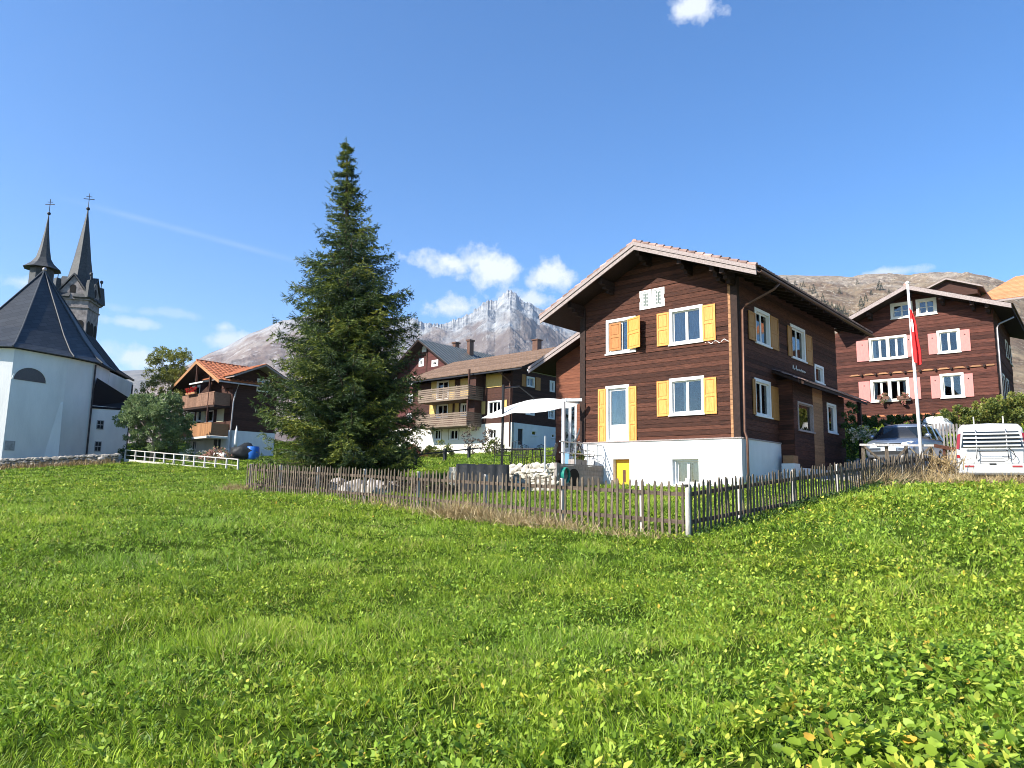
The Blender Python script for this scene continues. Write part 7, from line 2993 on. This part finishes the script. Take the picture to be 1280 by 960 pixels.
def meadow():
    r = np.random.default_rng(21)
    # blades
    x, y, d = sow(3600, 170000, 2.6, 75, 1)
    n = len(x)
    lush = fbm(x, y, .8, 5)
    tall = fbm(x, y, 1.7, 6)
    g = r.integers(0, 1 << 30, n)
    sc = np.clip(d / 9, 1, 6.5)
    # gather into tufts by snapping part of the blades towards a jittered lattice
    cell = .11 * 2.0 ** np.clip(np.floor(np.log2(d / 7) + r.random(n)), 0, 3)
    wx, wy = x * .891 + y * .454 + .5 * np.sin(y * 1.9 + x * .7) + .17 * np.sin(y * 5.3), -x * .454 + y * .891 + .5 * np.sin(x * 1.7 - y * .4) + .17 * np.sin(x * 6.1)
    cx, cy = np.floor(wx / cell), np.floor(wy / cell)
    hx = np.modf(np.abs(np.sin(cx * 12.9898 + cy * 78.233) * 43758.5453))[0]
    hy = np.modf(np.abs(np.sin(cx * 39.346 + cy * 11.135) * 24634.6345))[0]
    f = .62
    ox, oy = (cx + .1 + .8 * hx) * cell - wx, (cy + .1 + .8 * hy) * cell - wy
    tx, ty = x + ox * .891 - oy * .454, y + ox * .454 + oy * .891
    x2, y2 = x + (tx - x) * f, y + (ty - y) * f
    away = np.c_[(x - tx) / cell, (y - ty) / cell]
    z = gz(x2, y2)
    garden = (y > 26)
    Ln = (.045 + .10 * tall ** 1.6) * r.uniform(.6, 1.5, n) * (.75 + .5 * hx) * np.where(garden, .75, 1) * sc ** .35
    W_ = (.0038 + .0045 * r.random(n) ** 2) * sc ** .85
    Dv = np.c_[away * 1.3 + r.normal(size=(n, 2)) * .42, np.ones(n)]
    tone = np.clip(.58 + .42 * (hy - .5) + .24 * r.normal(size=n) * .8 - .30 * (lush - .5), 0, .96)
    tone = np.where(r.random(n) < .03 + .10 * (fbm(x, y, 2.2, 17) > .66), .99, tone)
    o = leaf_mesh('grass', grass_mat, np.c_[x2, y2, z - .01], Dv, Ln, W_, tone, bend=r.uniform(.1, .6, n), kind='blade')
    tag(o, 'short lush meadow grass in the foreground and round the garden', 'grass', kind='stuff')
    print('blades', n)
    # broad leaves in rosettes
    x, y, d = sow(2600, 120000, 2.6, 62, 2)
    n = len(x)
    lush = fbm(x, y, .8, 5)
    right = np.clip((x * .25 + .9 - y * .10), 0, 1)
    keep = r.random(n) < np.clip(.42 + 1.1 * (lush - .45) + .30 * right, .12, .95)
    x, y, d, lush, right = x[keep], y[keep], d[keep], lush[keep], right[keep]
    n = len(x)
    cell = .16 * 2.0 ** np.clip(np.floor(np.log2(d / 7) + r.random(n)), 0, 3)
    wx, wy = x * .891 + y * .454 + .5 * np.sin(y * 1.9 + x * .7) + .17 * np.sin(y * 5.3), -x * .454 + y * .891 + .5 * np.sin(x * 1.7 - y * .4) + .17 * np.sin(x * 6.1)
    cx, cy = np.floor(wx / cell), np.floor(wy / cell)
    hx = np.modf(np.abs(np.sin(cx * 22.9898 + cy * 58.233) * 43758.5453))[0]
    hy = np.modf(np.abs(np.sin(cx * 19.346 + cy * 31.135) * 24634.6345))[0]
    ox, oy = (cx + .1 + .8 * hx) * cell - wx, (cy + .1 + .8 * hy) * cell - wy
    tx, ty = x + ox * .891 - oy * .454, y + ox * .454 + oy * .891
    f = .45
    x2, y2 = x + (tx - x) * f, y + (ty - y) * f
    away = np.c_[(x - tx) / cell, (y - ty) / cell]
    z = gz(x2, y2)
    sc = np.clip(d / 9, 1, 5)
    Ln = (.018 + .022 * hx + .013 * right) * r.uniform(.6, 1.5, n) * sc ** .62
    hgt = r.uniform(.005, .075, n) * (.25 + 1.3 * hy * (.5 + lush)) * (1 + .4 * right)
    Dv = np.c_[away * 1.6 + r.normal(size=(n, 2)) * .5, r.uniform(.1, 1.1, n)]
    up = np.tile(np.array([0, 0, 1.0]), (n, 1)) + r.normal(size=(n, 3)) * .35
    tone = np.clip(.53 + .46 * (hx - .5) + .20 * r.normal(size=n) + .10 * right, 0, .93)
    yel = r.random(n) < (.008 + .018 * right + .035 * (fbm(x, y, 2.0, 18) > .64))
    tone = np.where(yel, r.uniform(.95, 1, n), tone)
    o = leaf_mesh('clover', herb_mat, np.c_[x2, y2, z + hgt], Dv, Ln, Ln * r.uniform(.28, .66, n), tone, bend=r.uniform(-.25, .3, n), kind='leaf', side=up)
    tag(o, 'clover dandelion and other broad leaved herbs growing through the meadow', 'ground plants', kind='stuff')
    print('herbs', n)
    # larger leafy weeds close to the camera on the right
    n = 2200
    t = r.random(n)
    x = 1.4 + 3.2 * r.random(n)
    y = 3.3 + 3.0 * r.random(n) ** 1.3
    cl = fbm(x, y, 3.0, 11)
    k_ = (cl > .47) & (x > .9 + (y - 3.3) * .75)
    x, y = x[k_], y[k_]
    n = len(x)
    z = gz(x, y) + r.uniform(.03, .14, n)
    L_ = r.uniform(.038, .085, n)
    up = np.tile(np.array([0, 0, 1.0]), (n, 1)) + r.normal(size=(n, 3)) * .4
    tone = np.clip(r.normal(.50, .20, n), .05, .93)
    tone = np.where(r.random(n) < .05, 1, tone)
    o = leaf_mesh('weeds', herb_mat, np.c_[x, y, z], np.c_[r.normal(size=(n, 2)), r.uniform(.0, .6, n)], L_, L_ * .95, tone, bend=r.uniform(-.35, .15, n), kind='lobed', side=up)
    tag(o, 'larger bright green leafy weeds with a few yellow leaves', 'weeds', kind='stuff')
    # dry grass along the fences
    P, Dv, Ln, Wd, T = [], [], [], [], []

    def hay(p, n, rx, h, lean=0.0):
        z = gz(np.array([p.x]), np.array([p.y]))[0]
        P.append(np.c_[p.x + r.normal(size=n) * rx, p.y + r.normal(size=n) * rx * .5, np.full(n, z)])
        Dv.append(np.c_[r.normal(size=n) * .55 + lean, r.normal(size=n) * .45 - .2, r.uniform(.3, 1.2, n)])
        Ln.append(r.uniform(.35, 1.1, n) * h)
        Wd.append(r.uniform(.005, .013, n) * (1 + p.y / 40))
        T.append(r.uniform(0, 1, n))

    def along(px):                                   # a point just outside the left fence
        a, b = pc, pl_
        t = 0
        for t in np.linspace(0, 1, 200):
            q = a.lerp(b, t)
            w = pray(px, 620)
            if q.x / q.y <= w.x / w.y:
                break
        return q - Vector((.25, .35, 0))
    for px, n, h in ((290, 380, .45), (300, 260, .4), (345, 60, .25), (400, 70, .25), (452, 110, .28), (475, 240, .38), (492, 300, .42), (508, 200, .36), (530, 160, .3), (552, 220, .35), (575, 420, .52), (590, 480, .6), (604, 460, .55), (622, 420, .45), (640, 420, .42), (660, 400, .42), (680, 420, .42), (700, 380, .40), (720, 300, .36), (745, 260, .36), (765, 230, .34), (790, 220, .32), (815, 180, .28), (838, 160, .26)):
        hay(along(px), int(n * (.85 if 565 < px < 710 or px < 310 else .45)), .34, h * (1 if 565 < px < 710 else .85))
    for px, Y, n, h in ((1085, 20.8, 260, .7), (1100, 21.4, 280, .75), (1120, 22.2, 240, .55), (1135, 22.8, 300, .7), (1150, 23.2, 260, .6), (1180, 22.4, 300, .45), (1195, 21.6, 340, .42), (1210, 21.0, 380, .40), (1228, 20.7, 380, .38), (1245, 20.5, 380, .38), (1262, 20.4, 380, .38), (1280, 20.4, 380, .40), (1300, 20.4, 300, .4), (1325, 20.4, 300, .4)):
        d_ = pray(px, 600)
        hay(Vector((d_.x / d_.y * Y, Y, 0)), n, .30, h)
    P, Dv = np.concatenate(P), np.concatenate(Dv)
    Ln, Wd, T = map(np.concatenate, (Ln, Wd, T))
    o = leaf_mesh('dry_grass', hay_mat, P, Dv, Ln, Wd, T, bend=r.uniform(.2, 1.1, len(P)), kind='blade')
    tag(o, 'tufts of straw coloured dry grass along the foot of the picket fences', 'dry grass', kind='stuff')
    # green weeds creeping up the right fence
    P = []
    for t in np.linspace(.02, 1, 60):
        q = pc.lerp(pr_, t) + Vector((.12, -.30, 0))
        P.append((q.x, q.y, g1(q.x, q.y) + .08, .22, .16, .10))
    o = clump_plant('weeds', hedge_mat, P, 14, .055, 77)
    tag(o, 'dark green weeds creeping along the foot of the right picket fence', 'weeds', kind='stuff')


meadow()


def haze():
    m = bpy.data.materials.new('air')
    m.use_nodes = True
    t = m.node_tree
    t.nodes.clear()
    o = N(t, 'ShaderNodeOutputMaterial')
    v = N(t, 'ShaderNodeVolumePrincipled')
    v.inputs['Color'].default_value = (0.66, 0.80, 1.0, 1)
    v.inputs['Density'].default_value = 0.00006
    v.inputs['Anisotropy'].default_value = 0.2
    t.links.new(v.outputs[0], o.inputs['Volume'])
    b = MB()
    b.box(-7800, 5200, -400, 7900, -130, 1650)
    h = b.build('haze', m, None)
    tag(h, kind='stuff')


haze()
